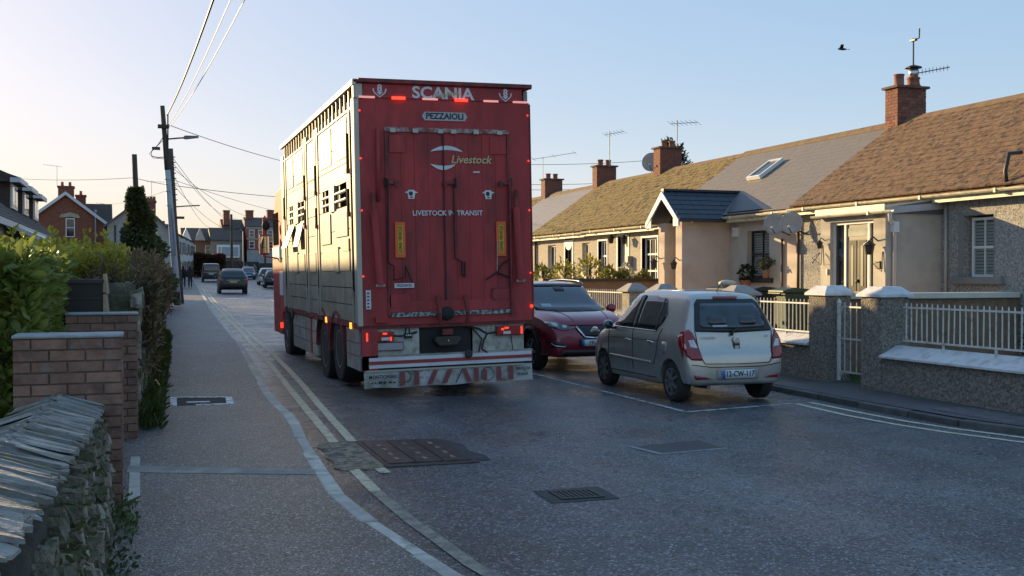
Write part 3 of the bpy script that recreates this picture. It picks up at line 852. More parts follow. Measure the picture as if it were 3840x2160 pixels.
# --- third and fourth cottages: one mossy roof
holesC = [(28.28, 29.32, 1.35, 2.86), (30.30, 31.06, .5, 2.96), (31.9, 32.6, 1.35, 2.86)]
hC = cottage(28.0, 33.25, 'pebbledashed cottage with mossy roof and pale door, left of the gabled porch', pebble_far, tile_moss, holesC, tile=(.20, .30, .034), jit=.010)
holesD = [(33.4, 34.0, 1.5, 2.84), (34.87, 35.55, .5, 2.98), (36.5, 37.3, 1.5, 2.84)]
hD = cottage(33.25, 38.6, 'mossy roofed cottage with arched white door surround and dark doorway', pebble_far, tile_moss, holesD, tile=(.20, .30, .034), jit=.010)
def surround(h, y0, y1, z0, z1, w=.07):
    MB().box(WX - .02, WX + .10, y0 - w, y0, z0, z1).box(WX - .02, WX + .10, y1, y1 + w, z0, z1).box(WX - .02, WX + .10, y0 - w, y1 + w, z1, z1 + w).build('surround', white_upvc, h)
for h, hs in ((hC, holesC), (hD, holesD)):
    for k, q in enumerate(hs):
        if k == 1:
            MB().box(WX + .12, WX + .17, q[0], q[1], q[2], q[3]).build('door', M('pale grey door', (.42, .38, .32), rough=.5) if h is hC else dk, h); surround(h, *q, w=.09)
        else:
            window(h, WX + .10, q[0], q[1], q[2], q[3], white_upvc, nv=1 if h is hD else 2, nh=0 if h is hD else 2, fw=.06, sill=(.08, WX - .05, .05, concrete))
            if h is hC: surround(h, *q, w=.05)
MB().lathe((WX - .02, 35.21, 2.98), (1, 0, 0), [(0, .36), (.10, .36)], 24).build('door_arch', white_upvc, hD)
lantern(hC, WX, 30.2, 2.9, 1.3); lantern(hC, WX, 31.15, 2.95, 1.3)
MB().box(WX - .16, WX - .01, 30.0, 30.22, 1.95, 2.32).build('letter_box', M('grey post box', (.25, .24, .23), rough=.5), hC)
chC = chimney(hC, 17.0, 17.85, 33.0, 33.5, 5.0, 6.14, False, pots=((.35, .5), (.7, .5)))
chD = chimney(hD, 17.0, 17.85, 38.4, 38.85, 4.98, 6.02, False, pots=((.3, .5), (.7, .5)))
# --- fifth and sixth: pale slate, then mossy again
hE = cottage(38.6, 44.4, 'far cottage with plain pale slate roof between mossy roofs', pebble_far, slate_pale, [(39.5, 40.3, 1.5, 2.8), (41.2, 42.0, .5, 2.9), (43, 43.8, 1.5, 2.8)], tile=(.22, .30, .010), nmax=0, jit=.002)
hF = cottage(44.4, 52.0, 'farthest cottage of the row with brown mossy roof beside the lorry', pebble_far, tile_moss, [(45.5, 46.3, 1.5, 2.8)], tile=(.25, .4, .026), nmax=0, jit=.02)
chE = chimney(hE, 17.0, 17.85, 44.1, 44.6, 4.98, 5.98, False, pots=((.3, .5), (.7, .5)))
MB().tube([(WX - .05, 38.5, 3.1), (WX - .05, 38.5, .6)], .045, 8).build('downpipe', black_metal, hD)
# aerials and dishes
def dish(label, c, r, face, arm=True):
    t = thing('satellite_dish', label, 'satellite dish', c)
    f = Vector(face).normalized()
    MB().lathe(c, f, [(-.06, .02), (-.05, .3 * r), (-.02, .7 * r), (.02, r), (.03, r), (-.01, .68 * r), (-.035, .3 * r), (-.045, .02)], 28).build('dish', M('pale grey dish', (.36, .345, .32), rough=.6, var=.15, scale=5), t, smooth=True)
    p = Vector(c)
    MB().tube([p + Vector((0, 0, -r * .9)) - f * .02, p + f * r * 1.0 + Vector((0, 0, -r * .55))], .012, 6).build('feed_arm', black_metal, t)
    MB().cyl(p + f * r * 1.0 + Vector((0, 0, -r * .55)), p + f * r * .85 + Vector((0, 0, -r * .42)), .03, n=8).build('receiver', cream_paint, t)
    MB().tube([p - f * .06, p - f * .2 + Vector((0, 0, -.1)), (WX, c[1] + .05, c[2] - .25)] if c[0] < WX else [p - f * .06, p - f * .25 + Vector((0, 0, -.2))], .02, 6).build('bracket', black_metal, t)
    return t
dish('left satellite dish of the pair on the cottage wall', (14.05, 21.42, 2.93), .26, (-.75, -.62, .12))
dish('right satellite dish of the pair, nearer the flat roofed porch', (14.05, 20.74, 2.92), .26, (-.75, -.62, .12))
dish('round satellite dish on the mossy roof chimney', (17.05, 33.75, 5.72), .34, (-.62, -.75, .15))
# ------------------------------------------------------------------ front garden walls, railings, gate (right side)
FX = 10.2
harl = M('rough brown grey harling', (.25, .22, .185), rough=.95, var=.25, scale=24, bump=1.0, bscale=34, bdist=.05, speck=.5, sscale=38)
white_cap = M('white painted coping', (.60, .60, .61), rough=.65, var=.08, scale=3, bump=.25, bscale=30, c2=(.44, .43, .41), c2amt=.32, c2scale=5)
white_rail = M('white railing paint', (.60, .58, .54), rough=.45, var=.08, scale=5, c2=(.36, .30, .22), c2amt=.2, c2scale=12)
grey_cap = M('grey concrete cap', (.30, .29, .28), rough=.8, var=.15, scale=5, bump=.3, bscale=50)
brown_rend = M('brown rendered garden wall', (.20, .13, .085), rough=.95, var=.2, scale=6, bump=.7, bscale=45, bdist=.02, speck=.3)
def pillar(label, y0, y1, x0, x1, z1, mat, capm, cz=.16, top=.55, ov=.05):
    z0 = zg((y0 + y1) / 2, x0) + .05
    t = thing('gate_pillar', label, 'pillar', ((x0 + x1) / 2, (y0 + y1) / 2, z0), group='garden pillars along the right pavement')
    MB().box(x0, x1, y0, y1, z0 - .1, z1).build('shaft', mat, t, bevel=.02)
    a0, a1, b0, b1 = x0 - ov, x1 + ov, y0 - ov, y1 + ov
    i = top
    mx, my = (x1 - x0) / 2 * i, (y1 - y0) / 2 * i
    m = MB()
    m.box(a0, a1, b0, b1, z1 + .001, z1 + .04)
    m.hexa([(a0, b0, z1 + .04), (a1, b0, z1 + .04), (a1, b1, z1 + .04), (a0, b1, z1 + .04), (a0 + mx, b0 + my, z1 + cz), (a1 - mx, b0 + my, z1 + cz), (a1 - mx, b1 - my, z1 + cz), (a0 + mx, b1 - my, z1 + cz)])
    m.build('cap', capm, t, bevel=.008)
    return t
pillar('rough harled pillar with white cap, left of the white gate', 14.12, 14.58, FX, FX + .48, 1.41, harl, white_cap)
pillar('rough harled pillar with white cap, right of the white gate', 12.79, 13.27, FX, FX + .50, 1.41, harl, white_cap)
pillar('grey capped pillar just left of the silver hatchback roof, farther of two', 21.25, 21.65, FX, FX + .42, 1.36, pebble, grey_cap, .19, .9, .08)
pillar('grey capped pillar just left of the silver hatchback roof, nearer of two', 19.85, 20.25, FX, FX + .42, 1.36, pebble, grey_cap, .19, .9, .08)
pillar('grey capped pillar behind the silver hatchback, right of its roof', 16.85, 17.3, FX, FX + .45, 1.36, pebble, grey_cap, .19, .9, .08)

def low_wall(label, y0, y1, zt, mat, cop, x0=FX, th=.34, sloped=True):
    z0 = zg((y0 + y1) / 2, x0)
    t = thing('front_garden_wall', label, 'wall', (x0, (y0 + y1) / 2, z0))
    MB().box(x0 + .02, x0 + th, y0, y1, z0 - .1, zt).build('wall_body', mat, t)
    if sloped:
        y = y0; 
        while y < y1 - .05:
            b = min(y + .62, y1)
            MB().prism([(x0 - .05, zt + .001), (x0 + th + .04, zt + .001), (x0 + th + .04, zt + .17), (x0 + th - .06, zt + .18), (x0 - .05, zt + .03)], 'y', y + .0015, b - .0015).build('coping', cop, t); y = b
    return t
low_wall('harled front wall with sloped white coping, right of the gate', 8.9, 12.785, .53, harl, white_cap)
low_wall('harled front wall with sloped white coping behind the silver hatchback', 14.585, 16.84, .60, harl, white_cap)
low_wall('grey front wall behind the red car bonnet, under white railings', 21.66, 27.4, .75, pebble, grey_cap)
low_wall('short grey front wall between the two nearer grey capped pillars', 17.31, 19.84, .75, pebble, grey_cap)

def railing(label, y0, y1, zb, zt, x=FX + .20, sp=.105, r=.011, spike=.07):
    t = thing('railing', label, 'railing', (x, (y0 + y1) / 2, zb))
    MB().box(x - .018, x + .018, y0, y1, zt - .012, zt + .012).build('top_rail', white_rail, t)
    MB().box(x - .018, x + .018, y0, y1, zb - .012, zb + .012).build('bottom_rail', white_rail, t)
    n = int((y1 - y0) / sp); 
    bar = MB().cyl((0, 0, zb - (zb + zt) / 2 + .0), (0, 0, zt + spike * .6 - (zb + zt) / 2), r, n=6)
    bar.cyl((0, 0, zt + spike * .6 - (zb + zt) / 2), (0, 0, zt + spike - (zb + zt) / 2), r, .003, n=6)
    me = mesh_from('bar', bar.v, bar.f, white_rail)
    for i in range(n):
        place('bar', me, t, (x, y0 + (i + .5) * (y1 - y0) / n, (zb + zt) / 2), (random.uniform(-.01, .01), random.uniform(-.012, .012), 0))
    y = y0 + .9
    while y < y1:
        MB().cyl((x, y, zb - .15), (x, y, zb), .018, n=8).build('foot', white_rail, t); y += .95
    return t
railing('white spiked railing on the front wall right of the gate', 8.95, 12.55, .79, 1.27)
railing('white spiked railing behind the silver hatchback', 14.60, 16.80, .80, 1.27)
railing('white railing behind the red car, left of the grey capped pillars', 21.7, 27.3, .86, 1.33, sp=.115)
railing('white railing between the nearer grey capped pillars', 17.35, 19.8, .86, 1.33, sp=.115)
# gate
g = thing('garden_gate', 'white metal garden gate between the two white capped pillars', 'gate', (FX + .2, 13.7, .06))
gx = FX + .2
MB().cyl((gx, 14.06, .08), (gx, 14.06, 1.28), .032, n=10).build('gate_post', white_rail, g)
MB().lathe((gx, 14.06, 1.28), (0, 0, 1), [(0, .034), (.02, .045), (.05, .03), (.09, .01)], 10).build('finial', white_rail, g)
for z in (.22, .74, 1.24): MB().box(gx - .014, gx + .014, 13.30, 14.04, z - .012, z + .012).build('gate_rail', white_rail, g)
for i in range(5): MB().cyl((gx, 13.33 + i * .145, .22), (gx, 13.33 + i * .145, 1.31), .010, n=6).build('bar', white_rail, g)
MB().prism([(14.04, 1.23), (13.94, 1.23), (14.04, 1.10)], 'x', gx - .008, gx + .008).build('bracket', white_rail, g)
MB().prism([(14.04, .23), (13.92, .23), (14.04, .12)], 'x', gx - .008, gx + .008).build('bracket', white_rail, g)
# dividing wall to the house, lawn, hedge
dw = thing('dividing_wall', 'brown dividing wall with white coping running to the nearest cottage', 'wall', (12.5, 14.6, .1))
MB().box(10.72, 14.44, 14.50, 14.72, -.1, 1.34).build('wall_body', brown_rend, dw)
MB().box(10.70, 14.44, 14.44, 14.78, 1.341, 1.44).build('coping', M('cream coping', (.55, .52, .45), rough=.7, var=.1), dw, bevel=.012)
dw2 = thing('dividing_wall', 'brown dividing wall with dark coping in front of the potted plants', 'wall', (12.3, 27.5, .1))
MB().box(10.55, 14.44, 27.45, 27.68, -.1, 1.56).build('wall_body', M('orange brown render', (.27, .16, .09), rough=.95, var=.15, scale=5), dw2)
MB().box(10.50, 14.44, 27.39, 27.74, 1.561, 1.63).build('coping', black_metal, dw2)
dw3 = thing('dividing_wall', 'low beige garden wall with dark coping behind the wheelie bins', 'wall', (12.3, 20.9, .1))
MB().box(10.75, 14.44, 20.80, 21.0, -.1, 1.28).build('wall_body', plaster, dw3)
MB().box(10.72, 14.44, 20.75, 21.05, 1.281, 1.34).build('coping', black_metal, dw3)
lawn = MB().add([(10.55, 4, zg(4, 10.5) + .10), (40, 4, -.05), (40, 14.5, .0), (10.55, 14.5, zg(14, 10.5) + .10)], [(0, 1, 2, 3)]).build('lawn', grass); tag(lawn, kind='structure')
yard = MB().add([(10.55, 14.72, .08), (14.6, 14.72, .08), (14.6, 60, .2), (10.55, 60, .2)], [(0, 1, 2, 3)]).build('front_garden_paving', concrete); tag(yard, kind='structure')
# wheelie bins
def wheelie(label, x, y, z, mat, rot=0):
    t = thing('wheelie_bin', label, 'bin', (x, y, z), rotz=rot, local=True)
    MB().hexa([(-.23, -.25, .06), (.23, -.25, .06), (.23, .22, .06), (-.23, .22, .06), (-.29, -.33, .98), (.29, -.33, .98), (.29, .30, .98), (-.29, .30, .98)]).build('body', mat, t, bevel=.02)
    MB().prism([(-.36, .985), (.36, .985), (.36, 1.03), (.1, 1.09), (-.30, 1.05), (-.36, 1.02)], 'x', -.31, .31).build('lid', mat, t, bevel=.015)
    for s in (-1, 1): MB().cyl((s * .20, .26, .10), (s * .28, .26, .10), .10, n=14).build('wheel', black_metal, t)
    MB().cyl((-.24, .38, .97), (.24, .38, .97), .018, n=8).build('handle', mat, t)
    return t
bin_k = M('black bin plastic', (.022, .022, .024), rough=.5, var=.2); bin_g = M('dark green bin plastic', (.030, .055, .022), rough=.5, var=.2)
wheelie('black wheelie bin beside the salmon porch, left one', 11.9, 19.9, .42, bin_k, R(100)); wheelie('black wheelie bin with pale lid sticker, right one', 12.0, 18.9, .42, bin_k, R(95))
wheelie('dark green wheelie bin behind the grey capped pillar', 12.2, 18.0, .40, bin_g, R(85))
sb = M('pale bag', (.5, .48, .42), rough=.6, var=.2, scale=9, bump=.5, bscale=14)
tag(MB().ball((11.75, 19.7, 1.56), .16, 10, (1.3, 1.0, .45)).build('refuse_bag', sb, smooth=True, loc=(11.75, 19.7, 1.5)), 'crumpled pale bag lying on a black bin lid', 'bag')
# ------------------------------------------------------------------ livestock lorry
TX, TY = 4.09, 14.3
truck = thing('livestock_lorry', 'tall red and silver livestock lorry seen from behind', 'lorry', (TX, TY, zg(TY, TX) - .005), local=True, rot=(0, R(-1.2), 0))
t_red = M('faded red lorry paint', (.44, .058, .058), rough=.68, spec=.3, var=.14, scale=1.2, c2=(.30, .045, .045), c2amt=.5, c2scale=3.0, stretch=(1, 1, .35))
t_red2 = M('red lorry plank paint', (.41, .052, .053), rough=.7, spec=.3, var=.16, scale=1.6, c2=(.24, .045, .042), c2amt=.5, c2scale=3, stretch=(1, 1, .3))
t_dred = M('dirty dark red paint', (.24, .032, .032), rough=.65, var=.3, scale=3, c2=(.06, .03, .026), c2amt=.4, c2scale=5)
t_alu = M('dull silver side panel', (.34, .305, .245), rough=.5, metal=.1, var=.10, scale=1.5, c2=(.23, .20, .155), c2amt=.5, c2scale=2.5, bump=.08, bscale=25)
t_alu2 = M('silver post', (.42, .39, .335), rough=.42, metal=.25, var=.08, scale=2)
t_dirty = M('dusty grey lower panel', (.34, .31, .28), rough=.7, var=.18, scale=3, c2=(.22, .19, .16), c2amt=.4, c2scale=4)
t_white = M('grubby white panel', (.50, .48, .42), rough=.6, var=.15, scale=5, c2=(.27, .23, .18), c2amt=.45, c2scale=6)
t_blk = M('black chassis', (.012, .012, .012), rough=.7, var=.3, scale=6)
t_tyre = M('tyre rubber', (.030, .028, .027), rough=.85, var=.25, scale=9, bump=.3, bscale=60)
t_rim = M('dusty steel rim', (.20, .19, .18), rough=.55, metal=.5, var=.2, scale=6)
t_lens = M('red light lens', (.30, .008, .010), rough=.2, var=.1)
t_lit = M('lit red lamp', (.8, .03, .02), rough=.3, emit=(1.0, .05, .02), estr=.30)
t_lit_s = M('red glow strip', (.6, .02, .02), rough=.3, emit=(1.0, .05, .02), estr=.45)
t_pale = M('reflector strip with added glow', (.75, .35, .33), rough=.3, var=.1, emit=(1, .4, .35), estr=.12)  # reflector strip, given a faint glow in its material
t_amber = M('amber marker', (.8, .25, .03), rough=.3, emit=(1, .35, .05), estr=.5)
t_letter = M('white lettering', (.62, .62, .64), rough=.5, var=.1)
t_gold = M('gold lettering', (.52, .44, .22), rough=.5, var=.1)
t_black = M('black print', (.02, .02, .022), rough=.6)
t_wire = M('cable black', (.015, .015, .016), rough=.5)
W_, LEN, ZB, ZT = 1.27, 7.9, 1.06, 4.16
# dark core (inside) and walls
body = MB().box(-W_ + .12, W_ - .06, .10, LEN, ZB + .02, ZT - .25).build('body', M('dark lorry inside', (.03, .026, .024), rough=.9), truck)
MB().box(-W_ + .10, W_ - .04, .10, LEN + .02, ZB - .08, ZB + .02).build('floor_frame', t_dred, truck)
# roof with overhanging rear lip
MB().box(-W_ - .02, W_ + .01, -.02, LEN + .05, ZT + .19, ZT + .25).build('roof', t_red, truck, bevel=.015)
MB().prism([(-.06, ZT + .205), (-.02, ZT + .19), (-.02, ZT + .248), (-.06, ZT + .255)], 'x', -W_ + .05, W_ + .02).build('roof_lip', t_dred, truck)
header = MB().box(-W_ + .12, W_ - .12, -.015, .06, ZT + .003, ZT + .185).build('rear_header', t_red, truck)
MB().box(-W_ - .012, -W_ + .115, .0, .08, ZT - .02, ZT + .188).build('corner_casting', t_alu2, truck)
# right side (plain ribbed) and front
MB().box(W_ - .06, W_, .085, LEN, ZB, ZT + .18).build('right_side', t_alu, truck)
MB().box(-W_ + .05, W_ - .05, LEN, LEN + .04, ZB, ZT + .18).build('front_bulkhead', t_alu, truck)
# left side: posts, planks with open vent rows
XL = -W_
posts = [(.0, .16), (.30, .38), (3.16, 3.26), (3.36, 3.48), (4.42, 4.52), (4.62, 4.74), (7.24, 7.34), (7.55, 7.9)]
for a, b in posts: MB().box(XL - .018, XL + .05, a, b, ZB + .01, ZT - .0).build('side_post', t_alu2, truck, bevel=.006)
bays = [(.39, 3.15), (3.49, 4.41), (4.75, 7.23)]
vents = [(.70, 1.60, 2.74, 3.06), (2.05, 2.82, 2.74, 3.06), (4.80, 5.50, 2.74, 3.06), (6.10, 6.85, 2.74, 3.06)]
for b0, b1 in bays:
    z = ZB + .02; k = 0
    zs = [1.08, 1.32, 1.56, 1.80, 2.10, 2.40, 2.73, 3.07, 3.34, 3.62, 3.90, 4.02]
    for i in range(len(zs) - 1):
        hs = [v for v in vents if b0 <= v[0] and v[1] <= b1 and abs((zs[i] + zs[i + 1]) / 2 - 2.9) < .1]
        us = [b0] + [u for h in sorted(hs) for u in h[:2]] + [b1]
        for j in range(0, len(us), 2): MB().box(XL + random.uniform(0, .006), XL + .03, us[j], us[j + 1], zs[i] + .006, zs[i + 1] - .006).build('side_plank', t_alu, truck)
for v in vents:
    for z in (2.83, 2.95): MB().cyl((XL - .005, v[0], z), (XL - .005, v[1], z), .022, n=8).build('vent_bar', t_alu2, truck)
    MB().box(XL + .002, XL + .02, (v[0] + v[1]) / 2 + .12, (v[0] + v[1]) / 2 + .16, v[2], v[3]).build('vent_upright', t_alu2, truck)
for a, b in ((1.61, 2.04), (5.51, 6.09)): MB().box(XL - .03, XL - .002, a, b, 2.70, 3.09).build('vent_slide', t_alu2, truck)
def flap(a, b, z0, z1, out=.02, tilt=0.0):
    MB().hexa([(XL - out - tilt, a, z0), (XL + .002 - tilt, a, z0), (XL + .002 - tilt, b, z0), (XL - out - tilt, b, z0), (XL - out, a, z1), (XL + .002, a, z1), (XL + .002, b, z1), (XL - out, b, z1)]).build('side_flap', t_alu2 if tilt else t_alu, truck, bevel=.004)
flap(.62, 1.62, 2.30, 2.69); flap(2.05, 2.95, 2.22, 2.68); flap(4.95, 5.6, 2.26, 2.68, .02, .10); flap(6.1, 6.8, 2.26, 2.68, .02, .16)
flap(.55, 1.0, 2.08, 2.26); flap(.55, 2.9, 1.80, 2.12, .012); flap(1.35, 1.75, 1.78, 2.16, .028); flap(4.9, 7.0, 1.80, 2.12, .012); flap(5.7, 6.1, 1.78, 2.16, .028); flap(3.6, 4.3, 1.78, 2.12, .012)
flap(.6, 1.45, 3.42, 3.98, .01); flap(1.9, 3.0, 3.42, 3.98, .01); flap(4.9, 5.9, 3.42, 3.98, .01); flap(6.2, 7.1, 3.42, 3.98, .01); flap(3.55, 4.3, 3.36, 3.98, .01)
# top slot with uprights, rods beside posts
for k in range(22):
    y = .45 + k * .33
    MB().box(XL + .005, XL + .035, y, y + .035, 4.02, ZT + .19).build('slot_upright', t_alu2, truck)
for b0, b1 in bays: MB().box(XL + .037, XL + .055, b0, b1, 4.065, 4.19).build('slot_panel', t_alu, truck)
MB().box(XL - .01, XL + .04, .0, LEN, 4.03, 4.06).build('slot_rail', t_alu2, truck)
MB().box(XL - .03, XL + .02, -.02, LEN + .05, ZT + .17, ZT + .24).build('roof_rail', M('pale roof edge', (.60, .57, .48), rough=.45, var=.08), truck)
for y, z0, z1 in ((.42, 3.2, 3.72), (3.33, 3.1, 3.55), (4.58, 3.1, 3.5), (3.32, 2.55, 2.85), (7.42, 2.9, 3.3), (4.58, 2.6, 2.9), (.44, 2.6, 2.95)):
    MB().cyl((XL - .03, y, z0), (XL - .03, y, z1), .022, n=8).build('latch_rod', t_blk, truck)
    MB().box(XL - .06, XL - .012, y - .05, y + .05, z0 - .04, z0 + .03).build('latch', t_dred, truck)
for y in (.27, 3.31, 4.57, 7.45):
    MB().cyl((XL - .012, y, 1.5), (XL - .012, y, 4.0), .016, n=6).build('lock_rod', t_blk, truck)
    MB().box(XL - .05, XL - .015, y - .03, y + .10, 1.46, 1.52).build('rod_foot', t_alu2, truck)
# rear wall
RF = .0
rw = MB()
holes_wall(rw, 'y', RF, .08, -W_ + .06, W_ - .01, ZB - .02, ZT, [(-.84, .93, 1.15, 3.76)])
rear = rw.build('rear_wall', t_red, truck)
for a, b in ((-W_ - .012, -W_ + .055), (W_ - .008, W_ + .006)): MB().box(a, b, -.012, .07, ZB - .02, ZT - .02).build('corner_post', t_alu2 if a < 0 else t_dred, truck)
# ramp door of upright planks
nd = 9; w = 1.77 / nd
ramp = MB().box(-.84, .93, .03, .075, 1.15, 3.76).build('ramp_door', t_dred, truck)
for i in range(nd):
    x0 = -.84 + i * w
    MB().box(x0 + .0018, x0 + w - .0018, .006 + random.uniform(0, .004), .029, 1.22, 3.70).build('door_plank', t_red2, ramp)
MB().box(-.86, .95, -.012, .02, 3.705, 3.765).build('hinge_rail', M('worn bare rail', (.36, .30, .27), rough=.55, var=.35, scale=14, c2=(.22, .04, .04), c2amt=.6, c2scale=10), ramp)
for x in (-.75, -.43, -.07, .12, .45, .80): MB().box(x - .04, x + .04, -.034, -.013, 3.69, 3.75).build('hinge', t_alu2, ramp, bevel=.005)
for x in (-.845, .93): MB().box(x - .02, x + .02, -.02, .02, 1.16, 3.70).build('door_edge', t_dred, ramp)
MB().box(-.04, -.02, -.002, .005, 1.3, 3.68).build('centre_seam', t_blk, ramp)
MB().box(-.82, .92, -.03, .01, 1.15, 1.21).build('sill_strip', M('peeling white strip', (.55, .54, .50), rough=.8, var=.2, scale=20, c2=(.05, .045, .04), c2amt=.7, c2scale=22), ramp)
MB().box(-.84, .93, -.014, .005, 1.215, 1.36).build('kick_plate', t_red, ramp)
for x0, x1 in ((-.80, -.58), (.66, .90)): MB().box(x0, x1, -.008, .004, 3.42, 3.66).build('corner_plate', t_red, ramp)
# latches, rods, rams
def latch(x, z, flip=1):
    l = MB().box(x - .10, x + .10, -.035, -.014, z - .015, z + .02).build('door_latch', t_dred, ramp)
    MB().cyl((x - .09 * flip, -.03, z - .06), (x - .09 * flip, -.03, z + .07), .018, n=8).build('latch_pin', t_blk, l)
    MB().box(x + .06 * flip - .02, x + .06 * flip + .02, -.05, -.03, z - .05, z + .04).build('latch_grip', t_dred, l)
for x, f in ((-.78, 1), (.04, -1), (.86, -1)): latch(x, 3.0, f)
def rod(pts, r=.011, mat=t_blk): MB().tube(pts, r, 6).build('lock_rod', mat, truck)
rod([(.10, -.03, 3.0), (.10, -.03, 1.95), (.20, -.03, 1.9), (.20, -.03, 1.72), (.24, -.03, 1.68), (.24, -.03, 1.9)])
rod([(.93, -.045, 3.05), (.93, -.045, 1.12)], .018, t_dred)
rod([(-.84, -.045, 3.05), (-.86, -.045, 1.9), (-.78, -.04, 1.86), (-.78, -.04, 1.66), (-.62, -.04, 1.70), (-.62, -.04, 1.86), (-.52, -.04, 1.62)], .010)
rod([(.90, -.03, 1.92), (.80, -.03, 1.86), (.72, -.03, 1.74), (.56, -.03, 1.64)], .012)
rod([(.72, -.03, 1.74), (.90, -.03, 1.66)], .012); rod([(.735, -.03, 2.2), (.72, -.03, 1.74)], .006, t_alu2)
for s, x0, x1, z0, z1 in ((-1, -.985, -1.04, 1.60, 2.62), (1, 1.05, 1.01, 1.62, 2.66)):
    r = MB().cyl((x0, -.10, z0), (x1 * 1.0, -.07, z1), .05, n=14).build('ram', t_red, truck, smooth=False)
    MB().cyl((x1, -.07, z1), (x1 * 1.0 + s * .01, -.06, z1 + .25), .026, n=10).build('ram_piston', t_dred, r)
    MB().cyl((x0 - .06, -.10, z0 - .01), (x0 + .06, -.10, z0 - .01), .022, n=8).build('ram_pin', t_alu2, r)
MB().tube([(-.96, -.04, 3.74), (-.97, -.04, 2.75)], .028, 8).build('rear_pipe', t_red, truck, smooth=True)
for x in (-.28, -.02): pass
for x in (-.16, .24):
    MB().tube([(x, -.10, 1.02), (x, -.14, 1.2), (x - .02, -.10, 1.36), (x, -.03, 1.42)], .028, 8).build('ramp_bracket', t_dred, truck)
MB().ball((-.05, -.1, 1.18), .10, 10, (1, .4, 1)).build('dark_buffer', t_blk, truck)
# small parts on the rear wall
def plate(name, x0, x1, z0, z1, mat, y=-.012, th=.01, parent=None, bevel=0): return MB().box(x0, x1, y, y + th, z0, z1).build(name, mat, parent or rear, bevel=bevel)
orange = M('orange marker board', (.75, .13, .02), rough=.5, var=.1); yel = M('yellow marker board', (.62, .40, .03), rough=.5, var=.1)
for x, s in ((-.675, 'LONG'), (.795, 'VEHICLE')):
    p = plate('marker_board', x - .072, x + .072, 1.97, 2.46, orange, -.022, .012)
    plate('marker_field', x - .034, x + .034, 2.02, 2.41, yel, -.025, .003, p)
    lettering('LONG VEHICLE', p, (x, -.027, 2.215), .062, t_black, rot=(R(90), R(-90), 0), bold=.001, sx=.86)
plate('white_label', -.77, -.49, 1.55, 1.615, t_letter, -.016, .006)
lettering('PEZZAIOLI', rear, (-.63, -.018, 1.583), .045, t_black, bold=.0005)
lp = plate('striped_label', -1.17, -1.10, 1.27, 1.53, t_letter, -.012, .008)
for i in range(5): plate('label_bar', -1.155, -1.125, 1.29 + i * .047, 1.31 + i * .047, t_black, -.014, .002, lp)
plate('lashing_box', -.84, -.54, 1.28, 1.46, t_red, -.02, .01); plate('vent_frame', .64, .92, 1.34, 1.52, t_dred, -.016, .006); plate('vent_panel', .665, .90, 1.365, 1.50, t_red, -.02, .006)
plate('corner_gusset', -1.05, -.88, 1.08, 1.16, t_red, -.05, .05)
# maker names and emblems
lettering('SCANIA', header, (-.02, -.018, ZT + .085), .225, t_letter, bold=.006, sx=1.12)
lettering('Supported', header, (.02, -.024, ZT + .08), .085, t_gold, shear=.35, bold=.001, rot=(R(90), R(-8), 0))
def eight(x):
    b = MB().prism([(x - .10, ZT + .125), (x - .082, ZT + .125), (x - .068, ZT + .075), (x, ZT + .018), (x + .068, ZT + .075), (x + .082, ZT + .125), (x + .10, ZT + .125), (x + .082, ZT + .066), (x, ZT + .002), (x - .082, ZT + .066)], 'y', -.020, -.0165).build('eight_emblem', t_letter, header)
    MB().prism([(x - .045, ZT + .082), (x + .045, ZT + .082), (x, ZT + .035)], 'y', -.020, -.0165).build('emblem_wedge', t_letter, b)
    lettering('8', b, (x, -.020, ZT + .128), .135, t_letter, bold=.004, name='emblem_eight')
eight(-.92); eight(.90)
for i, x in enumerate((-1.10, -.66, -.21, .24, .68, 1.12)):
    if i in (1, 3): MB().box(x - .095, x + .095, -.045, -.016, ZT - .018, ZT + .022).build('marker_light', t_lit_s, header, bevel=.006)
    else: MB().box(x - .11, x + .11, -.030, -.016, ZT - .010, ZT + .018).build('reflector_strip', t_pale, header)
np_ = MB().prism([(-.33, 3.93), (-.29, 3.99), (.29, 3.99), (.33, 3.93), (.29, 3.87), (-.29, 3.87)], 'y', -.014, -.002).build('maker_plate', M('steel maker plate', (.36, .37, .40), rough=.45, metal=.3, var=.1), rear)
lettering('PEZZAIOLI', np_, (0, -.017, 3.93), .115, t_black, bold=.003, sx=1.0)
lettering('Livestock', ramp, (.37, -.003, 3.33), .155, t_gold, bold=.0025, shear=.25)
def arc_shape(x0, x1, zc, h, up):
    n = 14; top = [(x0 + (x1 - x0) * i / n, zc + up * h * math.sin(math.pi * i / n) ** .8) for i in range(n + 1)]
    bot = [(x0 + (x1 - x0) * i / n, zc + up * h * .30 * math.sin(math.pi * i / n)) for i in range(n + 1)]
    m = MB()
    v = [(x, -.001, z) for x, z in top] + [(x, -.001, z) for x, z in bot]
    m.add(v, [(i, i + 1, n + 2 + i, n + 1 + i) for i in range(n)])
    m.build('white_swoosh', t_letter, ramp)
arc_shape(-.22, .26, 3.44, .085, 1); arc_shape(-.22, .15, 3.27, .085, -1)
plate('small_sticker', .40, .50, 3.15, 3.17, t_letter, -.002, .003, ramp)
lettering('LIVESTOCK IN TRANSIT', ramp, (.02, -.003, 2.58), .098, t_letter, bold=.0018, sx=.98)
